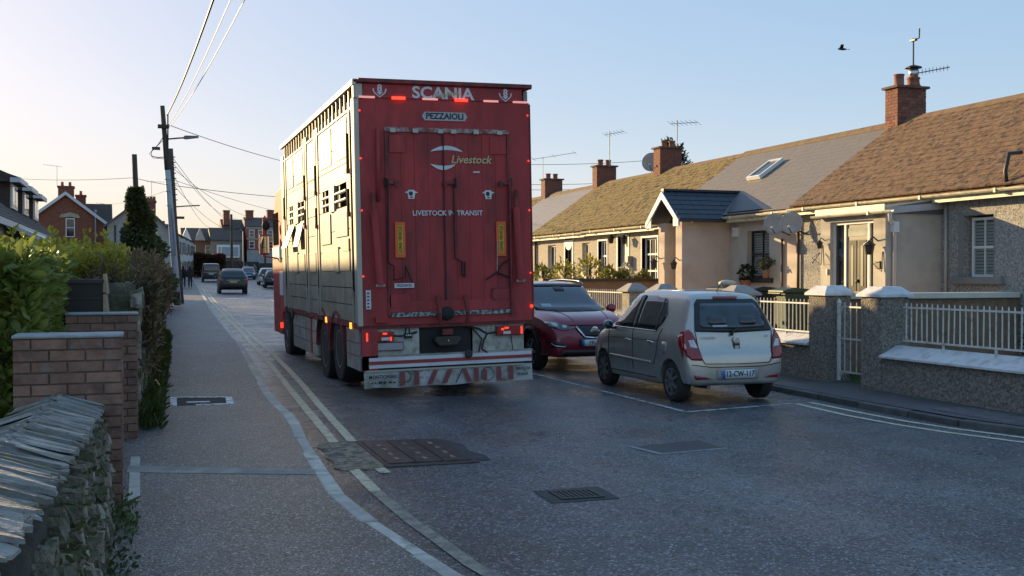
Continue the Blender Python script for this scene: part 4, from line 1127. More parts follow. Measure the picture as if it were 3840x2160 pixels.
def cow(x, z):
    c = MB().prism([(x - .042, z + .065), (x + .042, z + .065), (x + .055, z + .02), (x + .045, z - .03), (x + .042, z - .06), (x - .042, z - .06), (x - .045, z - .03), (x - .055, z + .02)], 'y', -.003, .004).build('cow_head_sticker', t_letter, ramp)
    MB().prism([(x - .095, z + .028), (x - .05, z + .05), (x - .054, z + .018)], 'y', -.003, .003).prism([(x + .095, z + .028), (x + .05, z + .05), (x + .054, z + .018)], 'y', -.003, .003).build('cow_ears', t_letter, c)
    MB().prism([(x - .035, z + .035), (x - .005, z + .045), (x + .02, z + .03), (x + .015, z - .01), (x - .01, z - .02), (x - .035, z)], 'y', -.006, -.0035).build('cow_patch', t_black, c)
    MB().box(x - .02, x + .02, -.006, -.0035, z - .045, z - .03).build('cow_muzzle', t_black, c)
cow(-.50, 2.84); cow(.62, 2.84)
# corner marker lamps
for x in (-1.20, 1.235):
    for z in (3.98, 3.33, 2.62, 1.72): MB().ball((x, -.008, z), .013, 8, (1, .8, 1)).build('corner_lamp', t_lit_s, truck)
MB().ball((1.24, -.01, 1.24), .028, 8).build('corner_lamp', t_lit, truck)
# rear under-run area
MB().box(-1.24, 1.24, .02, .10, .99, 1.04).build('rear_beam', t_dred, truck)
MB().box(-1.2, 1.22, .45, .55, .62, 1.0).build('rear_dark_panel', t_blk, truck)
for x0, x1, sgn in ((-1.18, -.42, 1), (.36, 1.13, -1)):
    pn = MB().prism([(x0, .60), (x1 - (.0 if sgn > 0 else 0), .60), (x1, 1.0), (x0, 1.0)], 'y', .05, .07).build('lamp_panel', t_white, truck)
    for i in range(10):
        for j in range(3):
            MB().box(x0 + .05 + i * .07, x0 + .08 + i * .07, .045, .05, .90 + j * .03, .912 + j * .03).build('tread_stud', t_dirty, pn)
def tail(x0, x1, z0, z1, left):
    t = MB().box(x0, x1, -.015, .05, z0, z1).build('tail_light', t_lens, truck, bevel=.012)
    e = x0 if left else x1 - .045
    MB().box(e + .008, e + .034, -.022, -.012, z0 + .015, z1 - .01).build('lit_bar', t_lit, t)
    c = (x0 + x1) / 2 + (.04 if left else -.08)
    MB().box(c, c + .06, -.022, -.012, z1 - .04, z1 - .015).build('lit_lamp', t_lit, t)
    MB().box(c - .02, c + .09, -.021, -.012, z0 + .02, z0 + .06).build('clear_lens', t_letter, t)
    if left: MB().box(x1 - .06, x1 - .035, -.022, -.012, z0 + .01, z0 + .065).build('lit_lamp', t_lit, t)
    else: MB().box(c - .05, c - .01, -.022, -.012, z1 - .06, z1 - .03).build('lit_lamp', t_lit, t)
tail(-1.19, -.79, .815, .955, True); tail(.70, 1.10, .835, .97, False)
pl = MB().box(-1.19, -.66, -.005, .045, .69, .805).build('number_plate', M('dark plate frame', (.02, .03, .06), rough=.4), truck)
MB().box(-1.13, -.67, -.010, -.005, .70, .795).build('plate_face', M('blank grey plate', (.36, .32, .34), rough=.5, var=.03), pl)
MB().box(-1.18, -1.132, -.010, -.005, .70, .795).build('plate_band', M('plate blue', (.02, .09, .35), rough=.4), pl)
MB().box(-1.128, -1.112, -.0115, -.0102, .70, .795).build('plate_edge', t_letter, pl)
# hitch and hoses
MB().box(-.40, .34, .08, .45, .62, 1.0).build('hitch_beam', t_blk, truck)
MB().prism([(-.20, .86), (.14, .86), (.17, .80), (.10, .72), (-.16, .72), (-.23, .80)], 'y', -.06, .08).build('hitch_jaw', M('oily hitch', (.05, .045, .035), rough=.5, metal=.4, var=.3), truck, bevel=.02)
MB().box(-.10, .05, -.03, .08, .88, .96).build('hitch_top', t_dred, truck)
MB().ball((-.03, -.075, .80), .012, 8).build('hitch_grease', t_letter, truck)
MB().tube([(-.79, -.01, .89), (-.70, -.03, .885), (-.60, -.02, .90), (-.45, .05, .93)], .014, 6).build('cable', t_wire, truck)
pk = MB().box(-.645, -.54, -.03, .02, .85, .92).build('socket_box', t_blk, truck)
for i in range(3): MB().box(-.632 + i * .03, -.612 + i * .03, -.034, -.030, .885, .905).build('socket_pin', t_letter, pk)
MB().tube([(-.63, -.0, .92), (-.62, -.02, 1.0), (-.58, -.02, 1.0), (-.57, 0, .92)], .010, 6).build('socket_loop', t_blk, truck)
MB().tube([(.28, .02, .98), (.42, -.02, .95), (.55, -.03, .87), (.70, -.02, .89)], .016, 6).build('cable', t_wire, truck)
MB().tube([(.55, -.03, .87), (.50, -.03, .78), (.47, -.02, .66), (.55, -.02, .60)], .014, 6).build('cable', t_wire, truck)
MB().tube([(.35, .02, .95), (.47, -.03, .8), (.42, -.03, .62)], .012, 6).build('cable', t_wire, truck)
MB().lathe((.26, -.05, .60), (0, -1, 0), [(0, .05), (.02, .06), (.03, .04)], 14).build('hook_ring', iron, truck)
MB().tube([(.92, .0, .83), (.94, -.01, .62)], .008, 5).build('light_stay', t_blk, truck)
# striped bumper and printed mud flap
bp_ = MB().box(-1.15, 1.22, -.03, .07, .455, .60).build('bumper', t_letter, truck)
MB().box(-1.15, 1.22, -.036, -.0305, .505, .552).build('bumper_stripe', M('bumper red', (.33, .03, .035), rough=.45, var=.12, scale=4), bp_)
MB().box(-1.24, 1.24, -.02, .07, .60, .625).build('bumper_top', t_dirty, truck); MB().box(-1.24, 1.24, -.01, .06, .425, .452).build('bumper_under', t_blk, truck)
MB().box(-1.24, -1.155, -.02, .06, .43, .60).build('bumper_end', t_blk, truck)
mfm = M('grubby mud flap', (.42, .41, .40), rough=.6, var=.15, scale=4, c2=(.22, .19, .14), c2amt=.4, c2scale=5)
n = 24; v = []
for i in range(n + 1):
    x = -1.22 + 2.45 * i / n
    wv = .012 * math.sin(i * 1.3) + .01 * math.sin(i * .5)
    v += [(x, -.02 + wv, .18 + .008 * math.sin(i * .9)), (x, .0, .425)]
mf = MB().add(v + [(p[0], p[1] + .012, p[2]) for p in v], [(2 * i, 2 * i + 2, 2 * i + 3, 2 * i + 1) for i in range(n)] + [(2 * n + 2 + 2 * i + 1, 2 * n + 2 + 2 * i + 3, 2 * n + 2 + 2 * i + 2, 2 * n + 2 + 2 * i) for i in range(n)] + [(2 * i, 2 * n + 2 + 2 * i, 2 * n + 4 + 2 * i, 2 * i + 2) for i in range(n)]).build('mud_flap', mfm, truck)
MB().box(-1.20, 1.10, -.022, -.004, .405, .428).build('flap_rail', t_alu2, truck)
t_dkred = M('flap print red', (.24, .055, .055), rough=.6, var=.2, scale=8)
def art(mb): mb.build('flap_letter', t_dkred, mf)
def flapbox(x0, x1, z0, z1): art(MB().box(x0, x1, -.048, -.043, z0, z1))
zl, zh = .205, .395
def ring(cx, cz, r, r2, a0, a1, n=16):
    v = []
    for i in range(n + 1):
        a = R(a0 + (a1 - a0) * i / n)
        v += [(cx + r * math.cos(a), -.045, cz + r * math.sin(a)), (cx + r2 * math.cos(a), -.045, cz + r2 * math.sin(a))]
    MB().add(v, [(2 * i, 2 * i + 1, 2 * i + 3, 2 * i + 2) for i in range(n)]).build('flap_letter', t_black, mf)
flapbox(-.73, -.655, zl, zh); ring(-.65, .325, .085, .073, -90, 90)                        # P
flapbox(-.52, -.455, zl, zh); flapbox(-.455, -.39, .30, .308); flapbox(-.455, -.40, zh - .01, zh)   # E
for x in (-.34, -.13): MB().prism([(x, zl), (x + .07, zl), (x + .16, zh), (x + .09, zh)], 'y', -.048, -.043).build('flap_letter', t_dkred, mf)     # Z Z
MB().prism([(.17, zh), (.23, zh), (.16 + .15, zl), (.24, zl)], 'y', -.048, -.043).build('flap_letter', t_dkred, mf); MB().prism([(.17, zh), (.185, zh), (.08, zl), (.065, zl)], 'y', -.048, -.043).build('flap_letter', t_black, mf)  # A
flapbox(.345, .41, zl, zh); ring(.545, .30, .098, .088, 0, 360, 28); flapbox(.475, .535, .225, .37)   # I O
flapbox(.68, .745, zl, zh); flapbox(.745, .82, zl, zl + .01); flapbox(.86, .93, zl, zh)      # L I
lettering('MONTICHIARI', mf, (-.965, -.046, .335), .066, t_black, bold=.0008, sx=.92); [MB().box(-1.13 + q, -1.13 + q + w_, -.047, -.044, .245, .245 + h_).build('smudged_print', t_black, mf) for q, w_, h_ in ((.0, .03, .016), (.05, .02, .02), (.10, .05, .03), (.17, .04, .026), (.24, .05, .022), (.31, .03, .02))]
lettering('BRESCIA', mf, (1.085, -.046, .355), .058, t_black, bold=.0006); lettering('ITALIA', mf, (1.075, -.046, .275), .055, t_black, bold=.0006)
# lower left side
MB().box(XL - .004, XL + .06, .0, LEN - .3, ZB - .06, ZB + .018).build('lower_rail', t_dred, truck)
for i in range(16): MB().box(XL - .010, XL - .003, .25 + i * .46, .31 + i * .46, ZB - .05, ZB + .012).build('rail_stud', t_dred, truck)
sk = MB().box(XL + .01, XL + .07, .05, 1.02, .42, 1.0).build('skirt_panel', t_dirty, truck)
for z in (.62, .80): MB().box(XL + .004, XL + .009, .07, 1.0, z - .004, z + .004).build('panel_seam', t_dred, sk)
MB().box(XL + .03, XL + .25, -.02, .05, .42, 1.0).build('skirt_end', t_red, truck)
for a, b, m_ in ((4.62, 6.9, t_dirty), (3.9, 4.45, t_white)):
    s_ = MB().box(XL + .03, XL + .10, a, b, .34, .98).build('skirt_panel', m_, truck, bevel=.01)
    for z in (.55, .76): MB().box(XL + .025, XL + .031, a + .01, b - .01, z - .004, z + .004).build('panel_seam', t_blk, s_)
MB().box(XL + .02, XL + .12, 4.46, 4.61, .36, .99).build('red_stay', t_red, truck)
MB().tube([(XL - .02, 6.7, 1.06), (XL - .05, 6.4, .94), (XL - .05, 6.3, .90), (XL - .03, 6.35, 1.02)], .02, 6).build('winder', t_blk, truck)
for y in (.55, 2.65): MB().box(XL - .025, XL - .006, y - .045, y + .045, .98, 1.07).build('side_marker', t_amber, truck, bevel=.006)
def wheel(parent, c, r, w, side, rim_r=.52, dish=.06, mat_rim=None, tmat=None, spokes=0, name='wheel'):
    """wheel with its outer face towards side (-1 left, +1 right)"""
    x, y, z = c
    wl = MB().lathe((x, y, z), (side, 0, 0), [(-w, r * .80), (-w, r * .95), (-w * .85, r), (-w * .15, r), (-.015, r * .965), (0, r * .90), (0, r * (rim_r + .06)), (-.012, r * rim_r)], 36).build(name, tmat or t_tyre, parent, smooth=False)
    prof = [(-.03, r * rim_r * 1.04), (-.004, r * rim_r * 1.03), (-.010, r * rim_r * .93), (-dish, r * rim_r * .80), (-dish, r * rim_r * .35), (-dish * .3, r * rim_r * .28), (-dish * .3, .01)]
    rm = MB().lathe((x, y, z), (side, 0, 0), prof, 28).build('rim', mat_rim or t_rim, wl, smooth=False)
    for k in range(spokes):
        a = 2 * math.pi * k / spokes
        c0 = Vector((x + side * (-.012), y, z)); d = Vector((0, math.cos(a), math.sin(a))); q = Vector((0, -math.sin(a), math.cos(a)))
        p = []
        for t_, wd in ((r * .08, r * .10), (r * rim_r * .96, r * .065)):
            for s_ in (-1, 1): p.append(c0 + d * t_ + q * wd * s_)
        e = Vector((side * .022, 0, 0))
        MB().hexa([p[0], p[1], p[3], p[2], p[0] + e, p[1] + e, p[3] + e, p[2] + e]).build('spoke', mat_rim or t_rim, rm)
    return wl
def arch(y, z, r):
    n = 14; v = []
    for i in range(n + 1):
        a = math.pi * i / n
        for rr in (r, r + .05):
            v.append((XL - .012, y + rr * math.cos(a), z + rr * math.sin(a)))
        for rr in (r, r + .05):
            v.append((XL + .35, y + rr * math.cos(a), z + rr * math.sin(a)))
    f = []
    for i in range(n):
        k = 4 * i
        f += [(k, k + 1, k + 5, k + 4), (k + 1, k + 3, k + 7, k + 5), (k + 2, k, k + 4, k + 6)]
    MB().add(v, f).build('wheel_arch', t_dred, truck)
for y, dz in ((1.80, .10), (3.12, 0)):
    for sd in (-1, 1):
        wheel(truck, (sd * (W_ - .03), y, .52 + dz), .52, .56, sd, rim_r=.55, dish=.10)
    arch(y, .55, .60)
for sd in (-1, 1): wheel(truck, (sd * (W_ - .05), 8.1, .52), .52, .34, sd, rim_r=.55, dish=.03)
for y in (1.8, 3.12, 8.1): MB().cyl((-.9, y, .55), (.9, y, .55), .09, n=10).build('axle', t_blk, truck)
MB().box(-.45, .45, .5, 9.6, .62, .98).build('chassis', t_blk, truck)
MB().box(-.9, .9, .7, 7.6, .98, 1.0).build('underfloor', t_blk, truck)
MB().lathe((XL + .38, 4.7, .42), (0, 1, 0), [(0, .22), (.02, .24), (1.0, .24), (1.02, .22)], 16).build('fuel_tank', t_dirty, truck)
# cab
cabm = MB().prism([(8.15, .95), (8.15, 3.30), (8.35, 3.62), (9.5, 3.55), (10.15, 2.9), (10.30, 1.9), (10.30, .45), (8.85, .45), (8.75, .95)], 'x', -1.22, 1.22).build('cab', t_red, truck, bevel=.03)
MB().box(-1.235, -1.222, 8.25, 10.2, 2.1, 2.35).build('cab_stripe', t_letter, cabm); MB().box(-1.237, -1.222, 8.25, 10.2, 1.85, 2.08).build('cab_stripe', t_dred, cabm)
MB().box(-1.236, -1.221, 8.3, 9.0, 1.3, 1.82).build('cab_side_panel', t_letter, cabm)
MB().box(-1.236, -1.221, 9.1, 10.0, 2.40, 3.1).build('cab_window', glass, cabm)
MB().box(-1.27, -1.15, 7.95, 8.14, .96, 3.4).build('air_deflector', t_red, truck, bevel=.02)
mir = MB().tube([(-1.22, 9.3, 2.95), (-1.52, 9.28, 3.0), (-1.54, 9.28, 2.15), (-1.22, 9.3, 2.1)], .022, 6).build('mirror_arm', t_red, truck)
MB().box(-1.62, -1.40, 9.20, 9.30, 2.18, 2.62).build('mirror', t_red, mir, bevel=.03); MB().box(-1.60, -1.42, 9.19, 9.199, 2.22, 2.58).build('mirror_glass', M('mirror glass', (.5, .5, .5), rough=.02, metal=1, var=0), mir)
MB().ball((-1.47, 9.25, 2.82), .11, 12, (.8, .5, 1)).build('mirror', t_blk, mir, smooth=True)
MB().box(-1.27, -1.21, 8.72, 8.76, .60, .72).build('side_lamp', t_lit, truck); MB().box(-1.29, -1.22, 7.5, 7.7, .98, 1.1).build('step', t_blk, truck)
# ------------------------------------------------------------------ cars
def pchip(xs, ys, x):
    """monotone-ish cubic through the keys"""
    xs = np.array(xs, float); ys = np.array(ys, float)
    h = np.diff(xs); d = np.diff(ys) / h
    m = np.zeros(len(xs))
    m[0], m[-1] = d[0], d[-1]
    for i in range(1, len(xs) - 1):
        if d[i - 1] * d[i] > 0:
            w1, w2 = 2 * h[i] + h[i - 1], h[i] + 2 * h[i - 1]
            m[i] = (w1 + w2) / (w1 / d[i - 1] + w2 / d[i])
    i = np.clip(np.searchsorted(xs, x) - 1, 0, len(xs) - 2)
    t = (x - xs[i]) / h[i]
    return (2 * t**3 - 3 * t**2 + 1) * ys[i] + (t**3 - 2 * t**2 + t) * h[i] * m[i] + (-2 * t**3 + 3 * t**2) * ys[i + 1] + (t**3 - t**2) * h[i] * m[i + 1]

def loft_car(keys, n=96):
    """keys: rows (y, z_bottom, z_belt, z_top, w_sill, w_belt, w_roof) from tail to nose -> verts, faces"""
    K = np.array(keys, float)
    y0, y1 = K[0, 0], K[-1, 0]
    u = np.linspace(0, 1, n)
    ys = y0 + (y1 - y0) * (u - np.sin(2 * np.pi * u) / (2 * np.pi) * .55)       # denser at the ends
    ys = np.unique(np.concatenate([ys, K[:, 0]]))
    cols_ = [np.array([pchip(K[:, 0], K[:, c], y) for y in ys]) for c in range(1, 7)]
    rings = []
    for i, y in enumerate(ys):
        zb, zl, zt, ws, wb, wr = [c[i] for c in cols_]
        h = max(.02, zt - zl)
        wm = max(ws, wb) + .012
        pts = [(0, zb), (ws * .55, zb), (ws - .10, zb + .005), (ws - .03, zb + .035), (ws, zb + .11 * min(1, (zl - zb) / .4)), (wm, zb + (zl - zb) * .45), (wm - .003, zb + (zl - zb) * .70),
               (wb + .004, zl - .03 * min(1, h / .2)), (wb - .012, zl + min(.012, h * .2))]
        for t in (.25, .5, .75): pts.append((wb - .012 + (wr - wb + .012) * (t + .10 * math.sin(math.pi * t) * -1), zl + (h - .08 * min(1, h / .3)) * t))
        pts += [(wr, zl + (h - .075 * min(1, h / .3))), (wr - .035, zl + h - .035 * min(1, h / .3)), (wr - .10, zl + h - .014 * min(1, h / .3)), (wr * .62, zl + h - .003), (wr * .3, zl + h + .006 * min(1, h / .3)), (0, zl + h + .008 * min(1, h / .3))]
        full = [(x, y, z) for x, z in pts] + [(-x, y, z) for x, z in pts[-2:0:-1]]
        rings.append(full)
    m = len(rings[0]); v = [p for r in rings for p in r]; f = []
    for i in range(len(rings) - 1):
        for k in range(m):
            f.append((i * m + k, i * m + (k + 1) % m, (i + 1) * m + (k + 1) % m, (i + 1) * m + k))
    f += [tuple(range(m))[::-1], tuple((len(rings) - 1) * m + k for k in range(m))]
    return v, f

class Car:
    def __init__(s, name, label, keys, paint, wheels, loc, rotz, cat='car', group=None, trim=None):
        s.t = thing(name, label, cat, loc, rotz=rotz, local=True, group=group)
        v, f = loft_car(keys)
        me = mesh_from('body', v, f, paint, smooth=True)
        bm = bmesh.new(); bm.from_mesh(me); bmesh.ops.recalc_face_normals(bm, faces=bm.faces); bm.to_mesh(me)
        s.bvh = BVHTree.FromBMesh(bm); bm.free()
        s.paint = paint
        o = bpy.data.objects.new('body', me); col.objects.link(o)
        # cut real wheel wells
        cutters = MB(); 
        for (x, y, z, r) in wheels:
            for sd in (-1, 1): cutters.cyl((sd * (x + .35), y, z), (sd * (x - .30), y, z), r * 1.12, n=40)
        cm = mesh_from('cut', cutters.v, cutters.f, t_blk)
        bmc = bmesh.new(); bmc.from_mesh(cm); bmesh.ops.recalc_face_normals(bmc, faces=bmc.faces); bmc.to_mesh(cm); bmc.free()
        co = bpy.data.objects.new('cut', cm); col.objects.link(co)
        md = o.modifiers.new('wells', 'BOOLEAN'); md.object = co; md.operation = 'DIFFERENCE'; md.solver = 'EXACT'
        dg = bpy.context.evaluated_depsgraph_get()
        new = bpy.data.meshes.new_from_object(o.evaluated_get(dg))
        o.modifiers.clear(); bpy.data.objects.remove(co)
        if len(new.polygons) > 200:
            o.data = new
            new.polygons.foreach_set('use_smooth', [True] * len(new.polygons))
        if len(o.data.materials) == 0: o.data.materials.append(paint)
        try: o.data.set_sharp_from_angle(angle=R(38))
        except Exception: pass
        o.parent = s.t; s.body = o; ORG[o] = Vector((0, 0, 0))
    def patch(s, name, poly, view, mat, eps=.006, cell=.07, parent=None, th=.0, smooth=True):
        """a panel that follows the body; view 'L','R' (poly of (y,z)), 'B' tail, 'F' nose (poly of (x,z)), 'T' from above (x,y)"""
        bm = bmesh.new()
        vs_ = [bm.verts.new((p[0], p[1], 0)) for p in poly]
        bm.faces.new(vs_)
        us = [p[0] for p in poly]; ws = [p[1] for p in poly]
        for ax, lo, hi in ((0, min(us), max(us)), (1, min(ws), max(ws))):
            k = int((hi - lo) / cell)
            for i in range(1, k + 1):
                c = lo + (hi - lo) * i / (k + 1)
                co = (c, 0, 0) if ax == 0 else (0, c, 0); no = (1, 0, 0) if ax == 0 else (0, 1, 0)
                bmesh.ops.bisect_plane(bm, geom=bm.verts[:] + bm.edges[:] + bm.faces[:], plane_co=co, plane_no=no, dist=1e-5)
        far = 6.0
        for vv in bm.verts:
            u, w = vv.co.x, vv.co.y
            if view == 'L': org, d = Vector((-far, u, w)), Vector((1, 0, 0))
            elif view == 'R': org, d = Vector((far, u, w)), Vector((-1, 0, 0))
            elif view == 'B': org, d = Vector((u, -far, w)), Vector((0, 1, 0))
            elif view == 'F': org, d = Vector((u, far, w)), Vector((0, -1, 0))
            else: org, d = Vector((u, w, far)), Vector((0, 0, -1))
            hit, nrm, _, _ = s.bvh.ray_cast(org, d)
            if hit is None:
                hit, nrm, _, _ = s.bvh.find_nearest(org + d * far)
            if nrm.dot(d) > 0: nrm = -nrm
            vv.co = hit + nrm * eps - d * eps * .3
        me = bpy.data.meshes.new(name)
        bmesh.ops.recalc_face_normals(bm, faces=bm.faces)
        bm.to_mesh(me); bm.free()
        me.materials.append(mat)
        if smooth: me.polygons.foreach_set('use_smooth', [True] * len(me.polygons))
        o = bpy.data.objects.new(name, me); col.objects.link(o); o.parent = parent or s.t
        ORG[o] = Vector((0, 0, 0))
        md = o.modifiers.new('thick', 'SOLIDIFY'); md.thickness = .006; md.offset = 0
        return o
    def both(s, name, poly, mat, **k):
        a = s.patch(name, poly, 'L', mat, **k); b = s.patch(name, poly, 'R', mat, **k); return a, b
    def strip(s, name, pts, w, view, mat, eps=.006, parent=None):
        n = len(pts)
        P = [Vector(p) for p in pts]
        L_, R_ = [], []
        for i in range(n):
            d = (P[min(i + 1, n - 1)] - P[max(i - 1, 0)]).normalized(); q = Vector((-d.y, d.x))
            L_.append(tuple(P[i] + q * w / 2)); R_.append(tuple(P[i] - q * w / 2))
        return s.patch(name, L_ + R_[::-1], view, mat, eps=eps, parent=parent)

def rrect(x0, x1, z0, z1, r=.02, n=3):
    out = []
    for cx, cz, a0 in ((x1 - r, z1 - r, 0), (x0 + r, z1 - r, 90), (x0 + r, z0 + r, 180), (x1 - r, z0 + r, 270)):
        for i in range(n + 1):
            a = R(a0 + 90 * i / n); out.append((cx + r * math.cos(a), cz + r * math.sin(a)))
    return out
car_glass = M('car glass', (.012, .016, .020), rough=.03, var=.2, scale=2, spec=1.0)
car_glass_l = M('pale car glass', (.035, .045, .058), rough=.04, var=.5, scale=3.5, spec=1.0)
chrome = M('chrome trim', (.62, .62, .63), rough=.12, metal=1, var=.05)
black_trim = M('black car trim', (.014, .014, .015), rough=.45, var=.2)
lamp_red = M('car lamp red', (.28, .010, .012), rough=.12, var=.15, scale=12, coat=.6)
lamp_clear = M('car lamp clear', (.55, .56, .58), rough=.12, var=.35, scale=22, coat=.6)
lamp_dark = M('headlamp dark lens', (.10, .11, .12), rough=.08, var=.5, scale=18, coat=.8)
seam = M('panel gap', (.02, .02, .02), rough=.8)
plate_w = M('number plate white', (.62, .64, .66), rough=.4, var=.03)
plate_b = M('number plate blue', (.03, .13, .45), rough=.4)
alloy = M('dusty alloy wheel', (.22, .21, .20), rough=.45, metal=.5, var=.2, scale=8)

# --- silver hatchback (seen from behind left)
silver = M('pale silver car paint', (.50, .47, .43), rough=.30, metal=.55, var=.05, scale=2, coat=.9, c2=(.43, .40, .36), c2amt=.25, c2scale=3)
KI = [  # y, zbot, zbelt, ztop, wsill, wbelt, wroof
    (-1.735, .36, .52, .56, .52, .52, .50), (-1.722, .30, .58, .66, .64, .64, .60), (-1.69, .27, .62, .715, .72, .73, .66), (-1.655, .255, .70, .80, .75, .765, .68),
    (-1.63, .25, .80, .96, .765, .775, .69), (-1.585, .25, .88, 1.06, .77, .782, .665), (-1.50, .245, .92, 1.235, .775, .785, .62), (-1.42, .24, .935, 1.36, .778, .787, .58), (-1.34, .235, .94, 1.455, .78, .788, .555),
    (-1.22, .23, .945, 1.50, .782, .788, .55), (-.8, .20, .94, 1.53, .785, .788, .555), (-.2, .19, .93, 1.54, .785, .788, .56), (.25, .19, .92, 1.515, .785, .787, .555), (.55, .19, .915, 1.40, .785, .785, .56),
    (.85, .19, .91, 1.18, .785, .78, .60), (1.08, .20, .90, 1.02, .78, .765, .63), (1.35, .21, .86, .955, .765, .74, .60), (1.60, .23, .76, .87, .73, .70, .56), (1.76, .26, .66, .76, .66, .64, .52), (1.84, .30, .55, .62, .54, .54, .48), (1.86, .36, .50, .54, .46, .46, .44)]
i10 = Car('hatchback_car', 'small silver hatchback parked with its tail towards the viewer', KI, silver, [(.80, -1.19, .28, .285), (.80, 1.19, .28, .285)], (7.66, 14.22, zg(14.2, 7.7) + .0), R(-.3))
c = i10
i10.t.scale = (.955, .96, 1)
for sd in (-1, 1):
    for y in (-1.19, 1.19): wheel(c.t, (sd * .775, y, .28), .28, .18, sd, rim_r=.66, dish=.035, mat_rim=alloy, spokes=7)
gl = car_glass_l
c.both('front_window', [(.86, .975), (.62, 1.23), (.36, 1.40), (.10, 1.445), (.08, .965)], car_glass, cell=.1)
c.both('rear_window', [(-.02, .965), (0.0, 1.448), (-.40, 1.445), (-.74, 1.395), (-.92, 1.20), (-.86, 1.08), (-.70, .965)], car_glass, cell=.1)
c.both('pillar_trim', [(.08, .965), (.10, 1.45), (.0, 1.452), (-.02, .965)], black_trim, eps=.007)
c.both('quarter_divider', [(-.70, .965), (-.66, 1.42), (-.69, 1.42), (-.735, .965)], black_trim, eps=.010)
c.both('window_sill_trim', [(.90, .955), (.88, .968), (-.72, .962), (-.72, .948)], chrome, eps=.008)
for yy in (.95, .03, -.80):
    pts = [(yy, .36), (yy + (.02 if yy > 0 else .0), .95)] if yy > -.5 else [(-.68, .48), (-.76, .62), (-.80, .80), (-.90, 1.0)]
    for vw in 'LR': c.strip('door_gap', pts, .010, vw, seam, eps=.003)
for vw in 'LR': c.strip('side_strip', [(.90, .52), (-.62, .505)], .035, vw, silver, eps=.014); c.strip('sill_gap', [(.9, .30), (-.75, .30)], .008, vw, seam, eps=.003); c.strip('side_crease', [(.8, .80), (-.8, .82)], .006, vw, seam, eps=.002)
def handle(c, y, z, sd):
    x = sd * .80
    h = MB().tube([(x - sd * .012, y - .085, z - .012), (x + sd * .022, y - .05, z), (x + sd * .026, y + .03, z + .004), (x - sd * .006, y + .09, z + .008)], .014, 8).build('door_handle', chrome, c.t, smooth=True)
for sd in (-1, 1): handle(c, .20, .79, sd); handle(c, -.58, .80, sd)
c.patch('fuel_flap', rrect(-1.10, -.94, .66, .82, .03), 'L', silver, eps=.006)
def mirror(c, y, z, x, mat, s=1.0):
    for sd in (-1, 1):
        m_ = MB().ball((sd * (x + .10), y, z), .10 * s, 14, (.95, .62, .80)).build('door_mirror', mat, c.t, smooth=True)
        MB().box(*(sorted((sd * (x - .06), sd * (x + .05)))), y - .03, y + .03, z - .07, z - .035).build('mirror_foot', black_trim, m_)
        MB().ball((sd * (x + .10), y - .035 , z), .085 * s, 12, (.88, .35, .76)).build('mirror_glass', car_glass, m_, smooth=True)
mirror(c, .74, .99, .80, silver, .95)
# tail: glass, lamps, gaps, bumper, plate
RB = [(-.60, .985), (-.625, 1.0), (-.585, 1.17), (-.52, 1.36), (-.46, 1.415), (.46, 1.415), (.52, 1.36), (.585, 1.17), (.625, 1.0), (.60, .985), (.0, .962)]
rg = c.patch('tailgate_glass', RB, 'B', black_trim, eps=.006, cell=.06)
IN = [(-.50, 1.03), (-.53, 1.08), (-.50, 1.22), (-.44, 1.355), (.44, 1.355), (.50, 1.22), (.53, 1.08), (.50, 1.03), (.0, 1.01)]
c.patch('rear_pane', IN, 'B', M('tinted rear pane', (.020, .027, .036), rough=.05, var=.6, scale=5, spec=.9), eps=.012, cell=.06, parent=rg)
for (x0, x1, z0, z1) in ((-.40, -.10, 1.06, 1.20), (.10, .40, 1.06, 1.20)): c.patch('head_rest', rrect(x0, x1, z0, z1, .06), 'B', M('seat shade', (.018, .02, .024), rough=.1, spec=.8), eps=.016, parent=rg)
c.patch('window_sticker', rrect(-.34, -.10, 1.035, 1.06, .008), 'B', M('pale sticker', (.35, .42, .5), rough=.3), eps=.020, parent=rg)
c.patch('high_brake_light', rrect(-.20, .20, 1.425, 1.450, .01), 'B', lamp_red, eps=.012)
LT = [(-.755, .985), (-.69, 1.01), (-.635, .90), (-.60, .76), (-.565, .60), (-.72, .605), (-.775, .66), (-.79, .78), (-.785, .90)]
for sgn in (1, -1):
    P = [(x * sgn, z) for x, z in LT]
    tl = c.patch('tail_lamp', P if sgn == 1 else P[::-1], 'B', lamp_red, eps=.012, cell=.04)
    Q = [(-.735 * sgn, .87), (-.665 * sgn, .875), (-.61 * sgn, .755), (-.72 * sgn, .775)]
    c.patch('reverse_lens', Q if sgn == 1 else Q[::-1], 'B', lamp_clear, eps=.018, cell=.04, parent=tl)
for vw, sg in (('L', 1), ('R', 1)):
    c.patch('tail_lamp_side', [(-1.60, .64), (-1.47, .80), (-1.45, .93), (-1.53, .95), (-1.60, .80)], vw, lamp_red, eps=.012, cell=.05)
for sgn in (-1, 1): c.strip('tailgate_gap', [(sgn * .625, .99), (sgn * .60, .80), (sgn * .565, .62), (sgn * .52, .555), (0, .545)], .010, 'B', seam, eps=.004)
c.strip('bumper_crease', [(-.72, .545), (-.4, .505), (.4, .505), (.72, .545)], .010, 'B', seam, eps=.003)
c.patch('plate_recess', rrect(-.34, .34, .335, .475, .03), 'B', M('silver recess', (.30, .28, .26), rough=.5), eps=.004)
